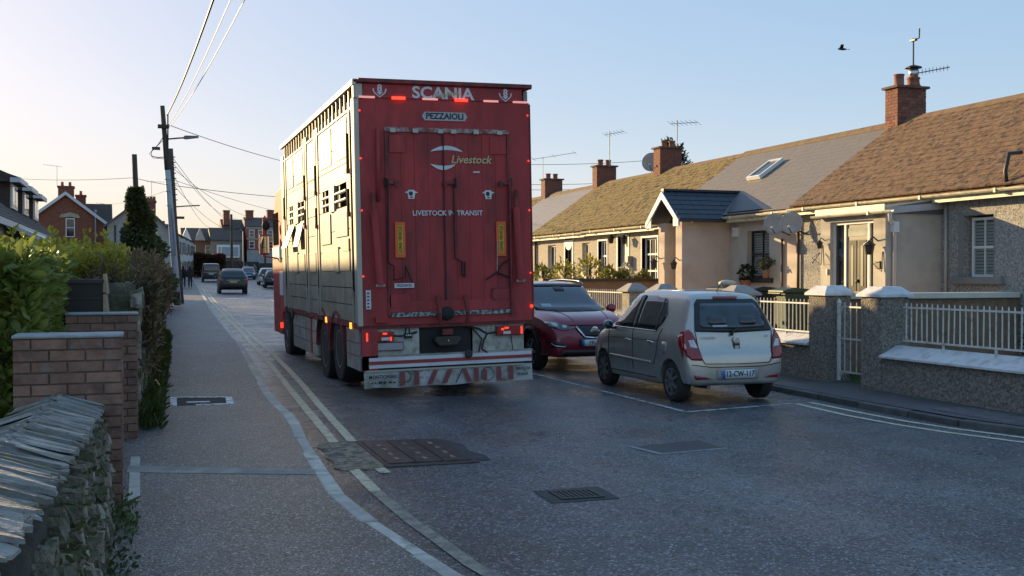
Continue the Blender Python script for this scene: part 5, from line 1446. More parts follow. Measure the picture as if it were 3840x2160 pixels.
def nplate(c, txt, z0, z1, view, x0=-.26, x1=.26, eps=.018):
    p = c.patch('number_plate', rrect(x0, x1, z0, z1, .008), view, plate_w, eps=eps)
    s = 1 if view == 'B' else -1
    xa, xb = (x0, x0 + .045) if s == 1 else (x1 - .045, x1)
    c.patch('plate_band', [(xa, z0 + .003), (xb, z0 + .003), (xb, z1 - .003), (xa, z1 - .003)], view, plate_b, eps=eps + .006, parent=p)
    hit, nrm, _, _ = c.bvh.ray_cast(Vector((0, -6 * s, (z0 + z1) / 2)), Vector((0, s, 0)))
    y = hit.y - s * (eps + .014)
    lettering(txt, p, (s * .025, y, (z0 + z1) / 2), (z1 - z0) * .98, t_black, bold=.0012, rot=(R(90), 0, 0 if s == 1 else R(180)), name='plate_text', sx=.88)
nplate(c, '12-CW-117', .355, .465, 'B')
for sgn in (-1, 1): c.patch('rear_reflector', [(sgn * .70, .405), (sgn * .50, .375), (sgn * .42, .35), (sgn * .66, .345)][::sgn], 'B', lamp_red, eps=.010, cell=.05)
MB().tube([(-.06, -1.665, .93), (-.03, -1.66, .985), (.10, -1.61, 1.03), (.42, -1.585, 1.05)], [.022, .018, .012, .008], 8).build('rear_wiper', black_trim, c.t, smooth=True)
bd = MB().lathe((0.02, -1.668, .86), (0, -1, 0), [(0, .052), (.008, .052), (.010, .044), (.004, .040)], 20).build('tail_badge', chrome, c.t)
MB().box(-.03, .07, -1.676, -1.668, .73, .83).build('lock_cover', black_trim, bd, bevel=.02); MB().box(-.012, .052, -1.680, -1.676, .745, .79).build('lock_face', silver, bd, bevel=.01)
lettering('HYUNDAI', c.t, (-.42, -1.668, .90), .05, chrome, name='badge'); lettering('i10', c.t, (.52, -1.655, .915), .05, chrome, name='badge')
MB().tube([(-.40, -1.2, .22), (-.40, -1.62, .23)], .03, 8).build('exhaust', t_rim, c.t)
MB().tube([(0.05, -1.05, 1.52), (.05, -1.22, 1.66)], .006, 5).build('roof_aerial', black_trim, c.t)

# --- red crossover (facing the viewer)
red_car = M('deep red car paint', (.24, .012, .028), rough=.28, metal=.3, var=.08, scale=2, coat=.9)
KQ = [
    (-2.19, .45, .62, .66, .58, .58, .55), (-2.14, .36, .80, .98, .78, .80, .70), (-2.02, .32, .96, 1.20, .85, .86, .68), (-1.85, .30, 1.02, 1.42, .88, .885, .63), (-1.60, .27, 1.04, 1.54, .895, .90, .62),
    (-1.0, .24, 1.03, 1.585, .90, .90, .63), (-.3, .23, 1.02, 1.59, .90, .90, .635), (.15, .23, 1.01, 1.555, .90, .90, .63), (.45, .23, 1.005, 1.44, .90, .90, .635), (.80, .23, 1.0, 1.24, .90, .895, .66), (1.10, .24, .985, 1.09, .90, .89, .72),
    (1.45, .25, .95, 1.055, .895, .87, .70), (1.80, .26, .88, .99, .875, .84, .66), (2.0, .27, .80, .91, .84, .80, .62), (2.10, .27, .72, .82, .78, .75, .58), (2.16, .28, .62, .70, .70, .68, .54), (2.185, .33, .52, .56, .60, .60, .5)]
qx = Car('crossover_car', 'deep red crossover car facing the viewer beside the lorry', KQ, red_car, [(.90, -1.32, .335, .34), (.90, 1.32, .335, .34)], (7.55, 19.35, zg(19.3, 7.5)), R(180.5))
c = qx
for sd in (-1, 1):
    for y in (-1.32, 1.32): wheel(c.t, (sd * .885, y, .335), .335, .22, sd, rim_r=.70, dish=.03, mat_rim=alloy, spokes=5)
# upper glass looks forward
c.patch('windscreen', [(-.70, 1.075), (-.66, 1.20), (-.585, 1.49), (-.45, 1.525), (.45, 1.525), (.585, 1.49), (.66, 1.20), (.70, 1.075), (.35, 1.055), (-.35, 1.055)], 'F', car_glass_l, eps=.008, cell=.07)
c.patch('windscreen_band', [(-.585, 1.50), (-.46, 1.535), (.46, 1.535), (.585, 1.50), (.5, 1.49), (-.5, 1.49)], 'F', black_trim, eps=.012)
c.patch('tax_disc', rrect(.36, .56, 1.10, 1.17, .01), 'F', M('pale sticker', (.35, .42, .5)), eps=.016)
c.patch('mirror_sensor', rrect(-.10, .10, 1.40, 1.48, .02), 'F', black_trim, eps=.014)
c.both('front_window', [(.80, 1.06), (.50, 1.30), (.20, 1.46), (-.08, 1.50), (-.10, 1.05)], car_glass, cell=.1)
c.both('rear_window', [(-.18, 1.05), (-.16, 1.50), (-.9, 1.47), (-1.45, 1.30), (-1.4, 1.12), (-1.0, 1.06)], car_glass, cell=.1)
c.both('wheel_arch_trim', [(1.32 + .47 * math.cos(a), .335 + .47 * math.sin(a)) for a in [math.pi * i / 14 for i in range(15)]] + [(1.32 + .395 * math.cos(a), .335 + .395 * math.sin(a)) for a in [math.pi * i / 14 for i in range(14, -1, -1)]], black_trim, eps=.008)
for sgn in (-1, 1):
    hp = [(sgn * .36, .78), (sgn * .44, .80), (sgn * .70, .88), (sgn * .83, .885), (sgn * .80, .80), (sgn * .55, .735)]
    hl = c.patch('head_lamp', hp[::-sgn], 'F', lamp_dark, eps=.010, cell=.04)
    c.patch('lamp_reflector', rrect(*sorted((sgn * .66, sgn * .76)), .80, .86, .025), 'F', lamp_clear, eps=.016, parent=hl); c.patch('lamp_reflector', rrect(*sorted((sgn * .52, sgn * .60)), .775, .825, .02), 'F', lamp_clear, eps=.016, parent=hl)
    c.strip('grille_blade', [(sgn * .345, .80), (sgn * .26, .69), (sgn * .20, .62), (0, .60)], .034, 'F', chrome, eps=.022)
    c.strip('fog_blade', [(sgn * .80, .515), (sgn * .74, .475), (sgn * .56, .455)], .016, 'F', chrome, eps=.012)
    c.patch('air_duct', [(sgn * .83, .55), (sgn * .72, .56), (sgn * .50, .47), (sgn * .55, .44), (sgn * .78, .45)][::-sgn], 'F', black_trim, eps=.007)
c.patch('grille', [(-.33, .815), (.33, .815), (.27, .70), (.20, .635), (.0, .62), (-.20, .635), (-.27, .70)], 'F', black_trim, eps=.010, cell=.06)
c.patch('lower_grille', [(-.60, .40), (.60, .40), (.66, .345), (.60, .30), (-.60, .30), (-.66, .345)], 'F', black_trim, eps=.010)
hit, _, _, _ = c.bvh.ray_cast(Vector((0, 6, .735)), Vector((0, -1, 0)))
em = MB().lathe((0, hit.y + .012, .735), (0, 1, 0), [(0, .072), (.014, .072), (.016, .058), (.004, .054), (.002, .0)], 26).build('nose_badge', chrome, c.t)
MB().box(-.095, .095, hit.y + .020, hit.y + .034, .722, .748).build('badge_bar', chrome, em)
lettering('NISSAN', em, (0, hit.y + .0355, .735), .030, t_black, rot=(R(90), 0, R(180)), name='badge_text')
c.patch('plate_mount', rrect(-.30, .30, .455, .585, .02), 'F', black_trim, eps=.010)
nplate(c, '191-LH-', .465, .575, 'F', eps=.022)
c.strip('bonnet_gap', [(-.80, .885), (-.55, .83), (-.34, .83), (.34, .83), (.55, .83), (.80, .885)], .010, 'F', seam, eps=.004)
for sgn in (-1, 1): c.strip('bonnet_crease', [(sgn * .34, 2.02), (sgn * .42, 1.6), (sgn * .52, 1.15)], .010, 'T', seam, eps=.001)
mirror(c, .72, 1.08, .90, red_car, 1.15)
for sd in (-1, 1): MB().tube([(sd * .60, .25, 1.545), (sd * .605, .05, 1.60), (sd * .61, -.8, 1.625), (sd * .60, -1.45, 1.60), (sd * .59, -1.6, 1.55)], .016, 6).build('roof_rail', chrome, c.t, smooth=True)
for vw in 'LR':
    for yy in (.82, -.13): c.strip('door_gap', [(yy, .40), (yy, 1.03)], .010, vw, seam, eps=.003)

# --- cars down the street
def far_car(name, label, loc, rotz, paint, keys, rearlamps=True, plate_mat=None, roof_mat=None, wr=.33, front=False):
    K = np.array(keys); yr, yf = K[0, 0], K[-1, 0]
    Wd = K[:, 4].max()
    c = Car(name, label, keys, paint, [(Wd, yr + .85, wr, wr), (Wd, yf - .85, wr, wr)], loc, rotz, group='cars down the street')
    for sd in (-1, 1):
        for y in (yr + .85, yf - .85): wheel(c.t, (sd * (Wd - .02), y, wr), wr, .2, sd, rim_r=.62, dish=.02)
    zt, zb = K[:, 3].max(), float(np.median(K[:, 2]))
    wroof = K[len(K) // 2, 6]; wbelt = K[len(K) // 2, 5]
    g = [(-wbelt + .10, zb + .04), (-wroof + .06, zt - .12), (wroof - .06, zt - .12), (wbelt - .10, zb + .04)]
    for vw in 'BF': c.patch('rear_glass' if vw == 'B' else 'windscreen', g if vw == 'B' else g, vw, car_glass, eps=.01, cell=.12)
    ymid = (yr + yf) / 2
    c.both('side_glass', [(yf - 1.45, zb + .05), (ymid + .25, zt - .13), (ymid - .9, zt - .13), (yr + .55, zb + .25), (yr + .6, zb + .05)], car_glass, cell=.2)
    for sgn in (-1, 1):
        c.patch('tail_lamp', rrect(*sorted((sgn * (Wd - .28), sgn * (Wd - .04))), zb - .18, zb + .02, .02), 'B', lamp_red, eps=.01)
        c.patch('head_lamp', rrect(*sorted((sgn * (Wd - .40), sgn * (Wd - .08))), zb - .28, zb - .14, .02), 'F', lamp_clear, eps=.01)
    c.patch('number_plate', rrect(-.26, .26, zb - .30, zb - .19, .01), 'B', plate_mat or plate_w, eps=.014)
    c.patch('front_plate', rrect(-.26, .26, .42, .53, .01), 'F', plate_w, eps=.014)
    c.strip('chrome_bar', [(-.45, zb - .12), (.45, zb - .12)], .03, 'B', chrome, eps=.012)
    mirror(c, yf - 1.45, zb + .10, Wd - .02, paint)
    return c
def scale_keys(keys, sw, sl, sh): return [(k[0] * sl, k[1] * sh, k[2] * sh, k[3] * sh, k[4] * sw, k[5] * sw, k[6] * sw) for k in keys]
blackp = M('black car paint', (.008, .008, .009), rough=.35, var=.2, coat=.3)
dgrey = M('dark brown grey car paint', (.035, .030, .026), rough=.25, var=.1, coat=.7)
bluep = M('dark blue car paint', (.02, .05, .10), rough=.25, var=.1, coat=.8)
whitep = M('white car paint', (.62, .62, .60), rough=.3, var=.05, coat=.6)
plate_y = M('number plate yellow', (.50, .36, .08), rough=.45)
KV = [(-2.3, .40, .9, .95, .80, .80, .76), (-2.26, .30, 1.05, 1.7, .90, .90, .78), (-2.15, .28, 1.08, 1.86, .92, .92, .78), (-1.5, .26, 1.08, 1.92, .93, .93, .79), (0, .25, 1.06, 1.92, .93, .93, .79), (.8, .25, 1.04, 1.84, .93, .92, .78), (1.3, .25, 1.02, 1.40, .92, .90, .76), (1.65, .26, .98, 1.12, .9, .88, .75), (2.1, .28, .8, .95, .84, .82, .7), (2.3, .35, .6, .65, .7, .7, .6)]
far_car('suv_car', 'black sport utility car with yellow plate driving away in the left lane', (6.13, 78.5, zg(76, 6.1) + .0), R(-2), blackp, scale_keys(KQ, 1.12, 1.06, 1.12), plate_mat=plate_y)
far_car('people_carrier', 'dark brown people carrier driving away, farthest in the left lane', (7.0, 118, zg(118, 7)), R(-2), dgrey, KV)
far_car('estate_car', 'black car parked on the right nearest the lorry cab', (11.0, 95, zg(95, 11)), R(-3), blackp, scale_keys(KQ, 1.0, 1.0, .98))
far_car('family_car', 'white car just behind the black parked car on the right', (11.55, 105.5, zg(105, 11.5)), R(-3), whitep, scale_keys(KQ, 1.0, 1.03, 1.04))
far_car('oncoming_car', 'dark blue oncoming car with pale bonnet in the distance', (12.2, 132, zg(132, 12)), R(177), bluep, scale_keys(KI, 1.10, 1.15, 1.0), front=True)
far_car('white_van', 'tall white van at the far right end of the street', (16.2, 131, zg(131, 16)), R(-4), whitep, scale_keys(KV, 1.08, 1.1, 1.2))
# ------------------------------------------------------------------ left side: slate wall, piers, hedges
slate_s = [M('wall slate a', (.225, .215, .20), rough=.65, var=.35, scale=7, bump=.9, bscale=22, bdist=.02, c2=(.19, .175, .15), c2amt=.35, c2scale=8),
           M('wall slate b', (.30, .285, .26), rough=.6, var=.3, scale=8, bump=.9, bscale=24, bdist=.02, c2=(.24, .21, .17), c2amt=.3, c2scale=8),
           M('wall slate c', (.16, .15, .135), rough=.7, var=.35, scale=7, bump=.9, bscale=22, bdist=.02, c2=(.16, .14, .08), c2amt=.4, c2scale=6)]
face_s = [M('face slate a', (.23, .19, .14), rough=.85, var=.4, scale=8, bump=1.0, bscale=26, bdist=.02, c2=(.075, .08, .028), c2amt=.45, c2scale=7),
          M('face slate b', (.30, .255, .20), rough=.8, var=.4, scale=8, bump=1.0, bscale=26, bdist=.02, c2=(.09, .075, .045), c2amt=.4, c2scale=7),
          M('face slate c', (.15, .125, .095), rough=.85, var=.4, scale=8, bump=1.0, bscale=26, bdist=.02, c2=(.06, .07, .025), c2amt=.5, c2scale=6)]
def rock_mesh(name, mat, seed, nsub=2, rough=.20, flat=.0):
    r = random.Random(seed)
    bm = bmesh.new(); bmesh.ops.create_cube(bm, size=1.0)
    bmesh.ops.subdivide_edges(bm, edges=bm.edges[:], cuts=1, use_grid_fill=True)
    for v in bm.verts:
        l = 1 - .16 * (abs(v.co.x) > .4) * (abs(v.co.y) > .4) - .10 * (abs(v.co.z) > .4) * (abs(v.co.x) > .4)
        v.co = v.co * l + Vector([r.uniform(-rough, rough) * .5 for _ in range(3)])
    me = bpy.data.meshes.new(name); bm.to_mesh(me); bm.free(); me.materials.append(mat)
    return me
def slab_mesh(name, mat, seed, npt=8, jag=.16):
    r = random.Random(seed)
    a0 = r.uniform(0, 6)
    P = []
    for i in range(npt):
        a = a0 + 2 * math.pi * i / npt
        k = .5 / max(abs(math.cos(a)), abs(math.sin(a))) * r.uniform(1 - jag * 1.6, 1.0)
        P.append((k * math.cos(a), k * math.sin(a)))
    bend = r.uniform(-.5, .5)
    v = [(x, y, -.5 + bend * x * x + r.uniform(-.2, .2)) for x, y in P] + [(x * .97, y * .95, .5 + bend * x * x + r.uniform(-.25, .25)) for x, y in P] + [(0, 0, .62)]
    f = [tuple(range(npt))[::-1]] + [(i, (i + 1) % npt, (i + 1) % npt + npt, i + npt) for i in range(npt)] + [(npt + i, npt + (i + 1) % npt, 2 * npt) for i in range(npt)]
    return mesh_from(name, v, f, mat)
cope_me = [slab_mesh('coping_slate', slate_s[i % 3], i) for i in range(12)]
face_me = [slab_mesh('face_stone', face_s[i % 3], 40 + i, 7, .22) for i in range(12)]
sw = thing('slate_wall', 'near slate stone wall with pitched slate coping beside the pavement', 'wall', (-.5, 5, .1))
MB().prism([(-.72, .0), (-.25, .0), (-.36, .82), (-.54, .93), (-.80, .80)], 'y', 1.2, 7.64).build('wall_core', M('earthy wall core', (.055, .048, .036), rough=.95, var=.4, scale=9, bump=.8, bscale=30), sw)
y = 2.6
while y < 7.62:
    w = random.uniform(.07, .13)
    xr, zc = -.50 - .022 * (7.6 - y), .955 + .034 * (7.6 - y)
    for sd in (1, -1):
        ln2 = .31 * random.uniform(.88, 1.12)
        place('coping_slate', random.choice(cope_me), sw, (xr + sd * (.125 + random.uniform(-.025, .03)), y + random.uniform(-.02, .02), zc - .055 + random.uniform(-.008, .010)),
              (random.uniform(-.18, -.02), sd * .32 + random.uniform(-.05, .05), random.uniform(-.16, .16)), (ln2, w * random.uniform(1.5, 2.3), random.uniform(.010, .020)))
    y += w * .36
z = .04
while z < .72:
    hgt = random.uniform(.08, .17)
    y = 3.2 + random.uniform(0, .1)
    while y < 7.62:
        w = random.uniform(.05, .12)
        t = (z + hgt / 2) / .85
        place('face_stone', random.choice(face_me), sw, (-.215 - .075 * t - .022 * (7.6 - y) * t + random.uniform(-.02, .014), y + w / 2, z + hgt / 2 + random.uniform(-.02, .02)),
              (random.uniform(-.30, .30), R(90) + random.uniform(-.25, .25), random.uniform(-.15, .15)), (hgt * random.uniform(.95, 1.25), w * random.uniform(.7, 1.05), random.uniform(.05, .11)))
        y += w
    z += hgt * .9

pier_bricks = [M('pier brick a', (.25, .132, .092), rough=.85, var=.35, scale=7, bump=.8, bscale=45, bdist=.008, c2=(.22, .18, .16), c2amt=.16, c2scale=14),
               M('pier brick b', (.21, .112, .08), rough=.85, var=.35, scale=7, bump=.8, bscale=45, bdist=.008, c2=(.20, .16, .14), c2amt=.16, c2scale=14),
               M('pier brick c', (.29, .158, .112), rough=.85, var=.3, scale=7, bump=.8, bscale=45, bdist=.008)]
mort_d = M('dark mortar', (.13, .09, .07), rough=.95, var=.3, scale=12, bump=.5, bscale=60)
pcap = M('pier concrete top', (.33, .33, .33), rough=.85, var=.25, scale=6, bump=.5, bscale=50)
def pier(label, x0, x1, y0, y1, z0, z1):
    t = thing('brick_pier', label, 'pier', ((x0 + x1) / 2, y0, z0), group='brick piers by the left pavement')
    core = MB().box(x0 + .012, x1 - .012, y0 + .012, y1 - .012, z0 - .05, z1).build('pier_core', mort_d, t)
    bricks(core, 'y', y0 + .012, -1, x0, x1, z0, z1, pier_bricks, L=.225, joint=.012)
    bricks(core, 'x', x1 - .012, 1, y0, y1, z0, z1, pier_bricks, L=.225, joint=.012, k0=1)
    MB().box(x0 - .006, x1 + .006, y0 - .008, y1 + .008, z1 + .001, z1 + .026).build('pier_top', pcap, t, bevel=.012)
    return t
pier('nearer red brick pier where the slate wall ends', -.81, -.125, 7.66, 7.99, .10, 1.32)
pier('farther red brick pier with a dark box standing behind it', -.70, -.04, 11.0, 11.33, .13, 1.35)
# dark box with lapped boards; bounced light is put into their tan colour
bxt = thing('dark_box', 'dark brown box with lapped boards painted with bounced light on its street side, behind the farther pier', 'box', (-.5, 11.75, .13))
MB().box(-.72, -.37, 11.45, 12.0, .13, 1.66).build('box_body', M('dark brown panel', (.030, .022, .018), rough=.6, var=.25, scale=4), bxt)
MB().box(-.74, -.36, 11.43, 12.02, 1.661, 1.70).build('lid', M('dark lid', (.05, .04, .035), rough=.6), bxt)
MB().box(-.70, -.39, 11.442, 11.449, 1.50, 1.515).build('batten', M('dark lid', (.05, .04, .035)), bxt)
board = M('board with bounced light', (.42, .30, .19), rough=.75, var=.2, scale=6, bump=.3, bscale=30)
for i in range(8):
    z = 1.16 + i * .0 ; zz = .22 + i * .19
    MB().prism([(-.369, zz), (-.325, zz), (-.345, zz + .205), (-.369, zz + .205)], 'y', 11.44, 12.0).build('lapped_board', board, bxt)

def leaf_mesh(name, mat, L=.1, W=.04, fold=.25):
    v = [(0, 0, 0), (L * .35, W * .5, fold * W), (L * .75, W * .38, fold * W * .8), (L, 0, -L * .12), (L * .75, -W * .38, fold * W * .8), (L * .35, -W * .5, fold * W), (L * .5, 0, 0)]
    f = [(0, 6, 2, 1), (6, 3, 2), (0, 5, 4, 6), (6, 4, 3)]
    return mesh_from(name, v, f, mat, smooth=True)
def scatter(name, parent, n, sampler, mat, L=.1, W=.045, seed=1, up=.3, single=0, kind='stuff', out=None):
    """leaves through a volume; sampler(rng, n) -> positions, outward directions"""
    r = np.random.default_rng(seed)
    P, D = sampler(r, n)
    D = D + r.normal(0, .55, D.shape) + np.array([0, 0, up])
    D /= np.linalg.norm(D, axis=1)[:, None]
    T = r.normal(0, 1, D.shape); Sd = np.cross(D, T); Sd /= np.linalg.norm(Sd, axis=1)[:, None]; Nn = np.cross(Sd, D)
    s = (r.uniform(.5, 1.2, len(P)) ** 1.2 + .12)[:, None]
    tpl = np.array([(0, 0, 0), (L * .35, W * .5, .25 * W), (L * .75, W * .38, .2 * W), (L, 0, -L * .12), (L * .75, -W * .38, .2 * W), (L * .35, -W * .5, .25 * W)])
    idx = np.arange(len(P))
    if single:
        me = leaf_mesh('leaf', mat, L, W)
        near = np.argsort(np.linalg.norm(P - np.array([0, 0, 1.75]), axis=1))[:single * 3]
        near = r.choice(near, single, replace=False)
        for i in near:
            o = place('leaf', me, parent, P[i]); 
            mt = Matrix((D[i], Sd[i], Nn[i])).transposed()
            o.rotation_euler = mt.to_euler(); o.scale = (float(s[i][0]),) * 3
        idx = np.setdiff1d(idx, near)
    P, D, Sd, Nn, s = P[idx], D[idx], Sd[idx], Nn[idx], s[idx]
    og = np.array(ORG.get(parent, Vector((0, 0, 0))))
    V_ = (P - og)[:, None, :] + s[:, None, :] * (tpl[None, :, 0:1] * D[:, None, :] + tpl[None, :, 1:2] * Sd[:, None, :] + tpl[None, :, 2:3] * Nn[:, None, :])
    k = len(P)
    base = (np.arange(k) * 6)[:, None]
    F = np.concatenate([base + np.array([[0, 3, 2, 1]]), base + np.array([[0, 5, 4, 3]])], axis=1).reshape(-1, 4)
    me = bpy.data.meshes.new(name)
    me.vertices.add(k * 6); me.vertices.foreach_set('co', V_.reshape(-1).astype(np.float32))
    me.loops.add(len(F) * 4); me.loops.foreach_set('vertex_index', F.reshape(-1).astype(np.int32))
    me.polygons.add(len(F)); me.polygons.foreach_set('loop_start', np.arange(0, len(F) * 4, 4, dtype=np.int32))
    me.polygons.foreach_set('use_smooth', np.ones(len(F), dtype=bool))
    me.update(calc_edges=True); me.materials.append(mat)
    o = bpy.data.objects.new(name, me); col.objects.link(o); o.parent = parent
    if kind: o['kind'] = kind
    return o
def box_sampler(x0, x1, y0, y1, z0, ztop, shell=.28, lump=.25, seed=3):
    """points near the surface of a lumpy hedge box"""
    rr = np.random.default_rng(seed); C_ = [(rr.uniform(x0, x1), rr.uniform(y0, y1), rr.uniform(-lump, lump)) for _ in range(max(4, int((y1 - y0) * 1.6)))]
    def f(r, n):
        x = r.uniform(x0, x1, n); yy = r.uniform(y0, y1, n); zt = np.full(n, ztop, float)
        for cx, cy, h in C_: zt += h * np.exp(-((x - cx) ** 2 + (yy - cy) ** 2) / .35)
        z = z0 + (zt - z0) * r.uniform(0, 1, n) ** .6
        which = r.integers(0, 5, n)
        dep = r.uniform(0, 1, n) ** 1.8 * shell
        z = np.where(which <= 1, zt - dep, z); x = np.where(which == 2, x1 - dep, x); yy = np.where(which == 3, y0 + dep, yy); x = np.where(which == 4, x0 + dep, x)
        zz = np.clip(z, z0, None)
        D = np.zeros((n, 3)); D[which <= 1, 2] = 1; D[which == 2, 0] = 1; D[which == 3, 1] = -1; D[which == 4, 0] = -1
        return np.stack([x, yy, zz], 1), D * .8
    return f
laurel = leafmat('laurel leaf', (.19, .235, .05)); laurel2 = leafmat('sun painted hedge leaf', (.34, .34, .05), trans=.5)  # second leaf colour is raised to stand in for sun on the hedge
ivy_m = leafmat('ivy leaf', (.10, .115, .045)); dry = leafmat('dry stems and leaves', (.20, .155, .09)); privet = leafmat('yellow green shrub leaf', (.26, .25, .05), trans=.45)
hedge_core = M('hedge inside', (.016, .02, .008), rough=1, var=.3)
def hedge(label, x0, x1, y0, y1, z0, zt, n, mat, L, W, single=0, seed=1, shell=.3, lump=.25):
    t = thing('laurel_hedge' if L > .09 else 'garden_hedge', label, 'hedge', ((x0 + x1) / 2, (y0 + y1) / 2, z0))
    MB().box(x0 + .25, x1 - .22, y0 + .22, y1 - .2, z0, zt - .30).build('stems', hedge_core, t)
    scatter('leaf_mass', t, n, box_sampler(x0, x1, y0, y1, z0, zt, shell, lump, seed), mat, L, W, seed, single=single)
    return t
h1 = hedge('broad leaved laurel hedge behind the nearer brick pier', -2.6, -.78, 8.35, 12.6, .1, 1.86, 15000, laurel, .125, .055, single=280, seed=2, lump=.22)
h2 = hedge('yellow green hedge with sun painted into its leaves beyond the dark box', -4.0, -.22, 13.2, 23.0, .1, 1.98, 26000, laurel2, .10, .05, seed=4, lump=.22)
h3 = hedge('dark bushy hedge before the dormer bungalow', -4.5, -.3, 23.5, 40, .1, 1.9, 16000, ivy_m, .11, .06, seed=6, lump=.35)
# young shoots standing above the hedges
def shoots(parent, x0, x1, y0, y1, z, n, mat, L, W, seed):
    r = np.random.default_rng(seed); c = np.stack([r.uniform(x0, x1, n), r.uniform(y0, y1, n)], 1); h = r.uniform(.12, .42, n); ln = r.normal(0, .22, (n, 2))
    def f(rr, m):
        k = rr.integers(0, n, m); t = rr.uniform(0, 1, m)
        P = np.stack([c[k, 0] + ln[k, 0] * t * h[k], c[k, 1] + ln[k, 1] * t * h[k], z - .12 + t * (h[k] + .1)], 1)
        a = rr.uniform(0, 6.28, m); return P, np.stack([np.cos(a), np.sin(a), np.full(m, .7)], 1)
    scatter('young_shoots', parent, n * 16, f, mat, L, W, seed)
shoots(h1, -1.9, -.85, 8.8, 12.3, 1.80, 45, laurel, .075, .034, 71)
shoots(h2, -3.2, -.35, 13.4, 22.5, 1.98, 90, laurel2, .095, .045, 72)
shoots(h3, -3.4, -.3, 24, 39, 1.9, 60, ivy_m, .13, .06, 73)
# rubble wall with dry growth
rwm = thing('rubble_wall', 'rough rubble garden wall with dry brown growth leading to the utility pole', 'wall', (.4, 30, .2))
def wx(y): return -.02 + (y - 12) * .030
core = MB()
ys_ = frange(12.2, 49, 2)
for i in range(len(ys_) - 1):
    a, b = ys_[i], ys_[i + 1]
    core.hexa([(wx(a) - .45, a, 0), (wx(a) - .03, a, 0), (wx(b) - .03, b, 0), (wx(b) - .45, b, 0), (wx(a) - .45, a, 1.50), (wx(a) - .05, a, 1.50), (wx(b) - .05, b, 1.55), (wx(b) - .45, b, 1.55)])
core.build('wall_core', face_s[2], rwm)
cnt = 0; stuffm = MB()
for y in frange(12.25, 30, .26):
    z = .15
    while z < 1.5:
        hh = random.uniform(.10, .2)
        yy = y + random.uniform(-.06, .06)
        if cnt < 300:
            place('wall_stone', random.choice(face_me), rwm, (wx(yy) - .06 + random.uniform(-.03, .02), yy, z + hh / 2), (random.uniform(-.3, .3), 0, random.uniform(-.2, .2)), (.16, random.uniform(.16, .28), hh * 1.1)); cnt += 1
        else:
            stuffm.box(wx(yy) - .14, wx(yy) + random.uniform(-.03, .03), yy - .11, yy + .11, z + .01, z + hh)
        z += hh
if stuffm.v: stuffm.build('wall_stones', face_s[0], rwm, kind='stuff')
for y in frange(12.3, 20, .22):
    place('top_stone', random.choice(face_me), rwm, (wx(y) - .24, y, 1.53 + random.uniform(0, .06)), (random.uniform(-.2, .2), random.uniform(-.2, .2), random.uniform(-.3, .3)), (.45, .2, .14))
scatter('dry_growth', rwm, 7500, box_sampler(-.6, .16, 12.7, 29, .5, 1.72, .35, .3, 9), dry, .13, .03, 8, up=.5)
scatter('dry_growth', rwm, 4500, box_sampler(-.2, .72, 29, 46, .6, 1.85, .4, .35, 19), dry, .14, .035, 18, up=.5)
scatter('wall_ivy', rwm, 3500, box_sampler(-.5, .30, 16, 36, .1, 1.5, .2, .2, 10), ivy_m, .07, .05, 12)
# weeds at the wall foot
wd = thing('weeds', 'small green weeds and moss at the foot of the slate wall', 'plants', (-.15, 6.5, .1))
def weeds_s(r, n):
    y = r.choice([5.6, 6.3, 6.9, 7.3, 7.5], n) + r.normal(0, .16, n); x = -.17 + r.uniform(-.03, .13, n); z = .10 + r.uniform(0, 1, n) ** 2 * .17
    D = np.zeros((n, 3)); D[:, 2] = .6; D[:, 0] = .6
    return np.stack([x, y, z], 1), D
scatter('leaf_mass', wd, 260, weeds_s, leafmat('weed leaf', (.09, .13, .045)), .04, .02, 21)
def weeds2(r, n):
    y = r.uniform(11.5, 26, n); x = wx(y) + r.uniform(0, .22, n) ** 1.0; z = .13 + .006 * (y - 12) + r.uniform(0, 1, n) ** 2 * .22
    D = np.zeros((n, 3)); D[:, 2] = .8; D[:, 0] = .4
    return np.stack([x, y, z], 1), D
wd2 = thing('weeds', 'grassy green verge weeds at the foot of the rubble wall', 'plants', (.2, 18, .15))
scatter('leaf_mass', wd2, 5000, weeds2, leafmat('verge grass', (.075, .10, .022)), .10, .02, 22, up=.8)
def weeds3(r, n):
    y = r.uniform(2.5, 7.6, n); x = -.26 + r.normal(0, .02, n); z = r.uniform(.15, .8, n)
    D = np.zeros((n, 3)); D[:, 0] = 1
    return np.stack([x, y, z], 1), D
scatter('wall_moss', sw, 420, weeds3, leafmat('wall plants', (.11, .12, .045)), .035, .018, 23)
# kerb edge of the gateway between the piers
MB().box(-.10, -.02, 8.02, 10.97, .09, .125).build('gateway_edging', concrete, lpave)
# ------------------------------------------------------------------ houses on the left and at the end of the street
roof_dk = M('dark brown roof tile', (.075, .055, .045), rough=.8, var=.3, scale=4, bump=.5, bscale=18)
brick_far = M('far red brick', (.23, .085, .05), rough=.9, var=.25, scale=6, bump=.3, bscale=25)
white_wall = M('white painted wall', (.50, .50, .50), rough=.85, var=.07, scale=1)
grey_wall = M('pale grey roughcast', (.36, .35, .34), rough=.95, var=.12, scale=2, bump=.4, bscale=20)
stone_trim = M('buff stone trim', (.42, .36, .26), rough=.85, var=.15)
hung = M('brown hung tile', (.075, .05, .04), rough=.85, var=.25, scale=8)
fascia_w = M('white fascia', (.62, .62, .64), rough=.5, var=.05)
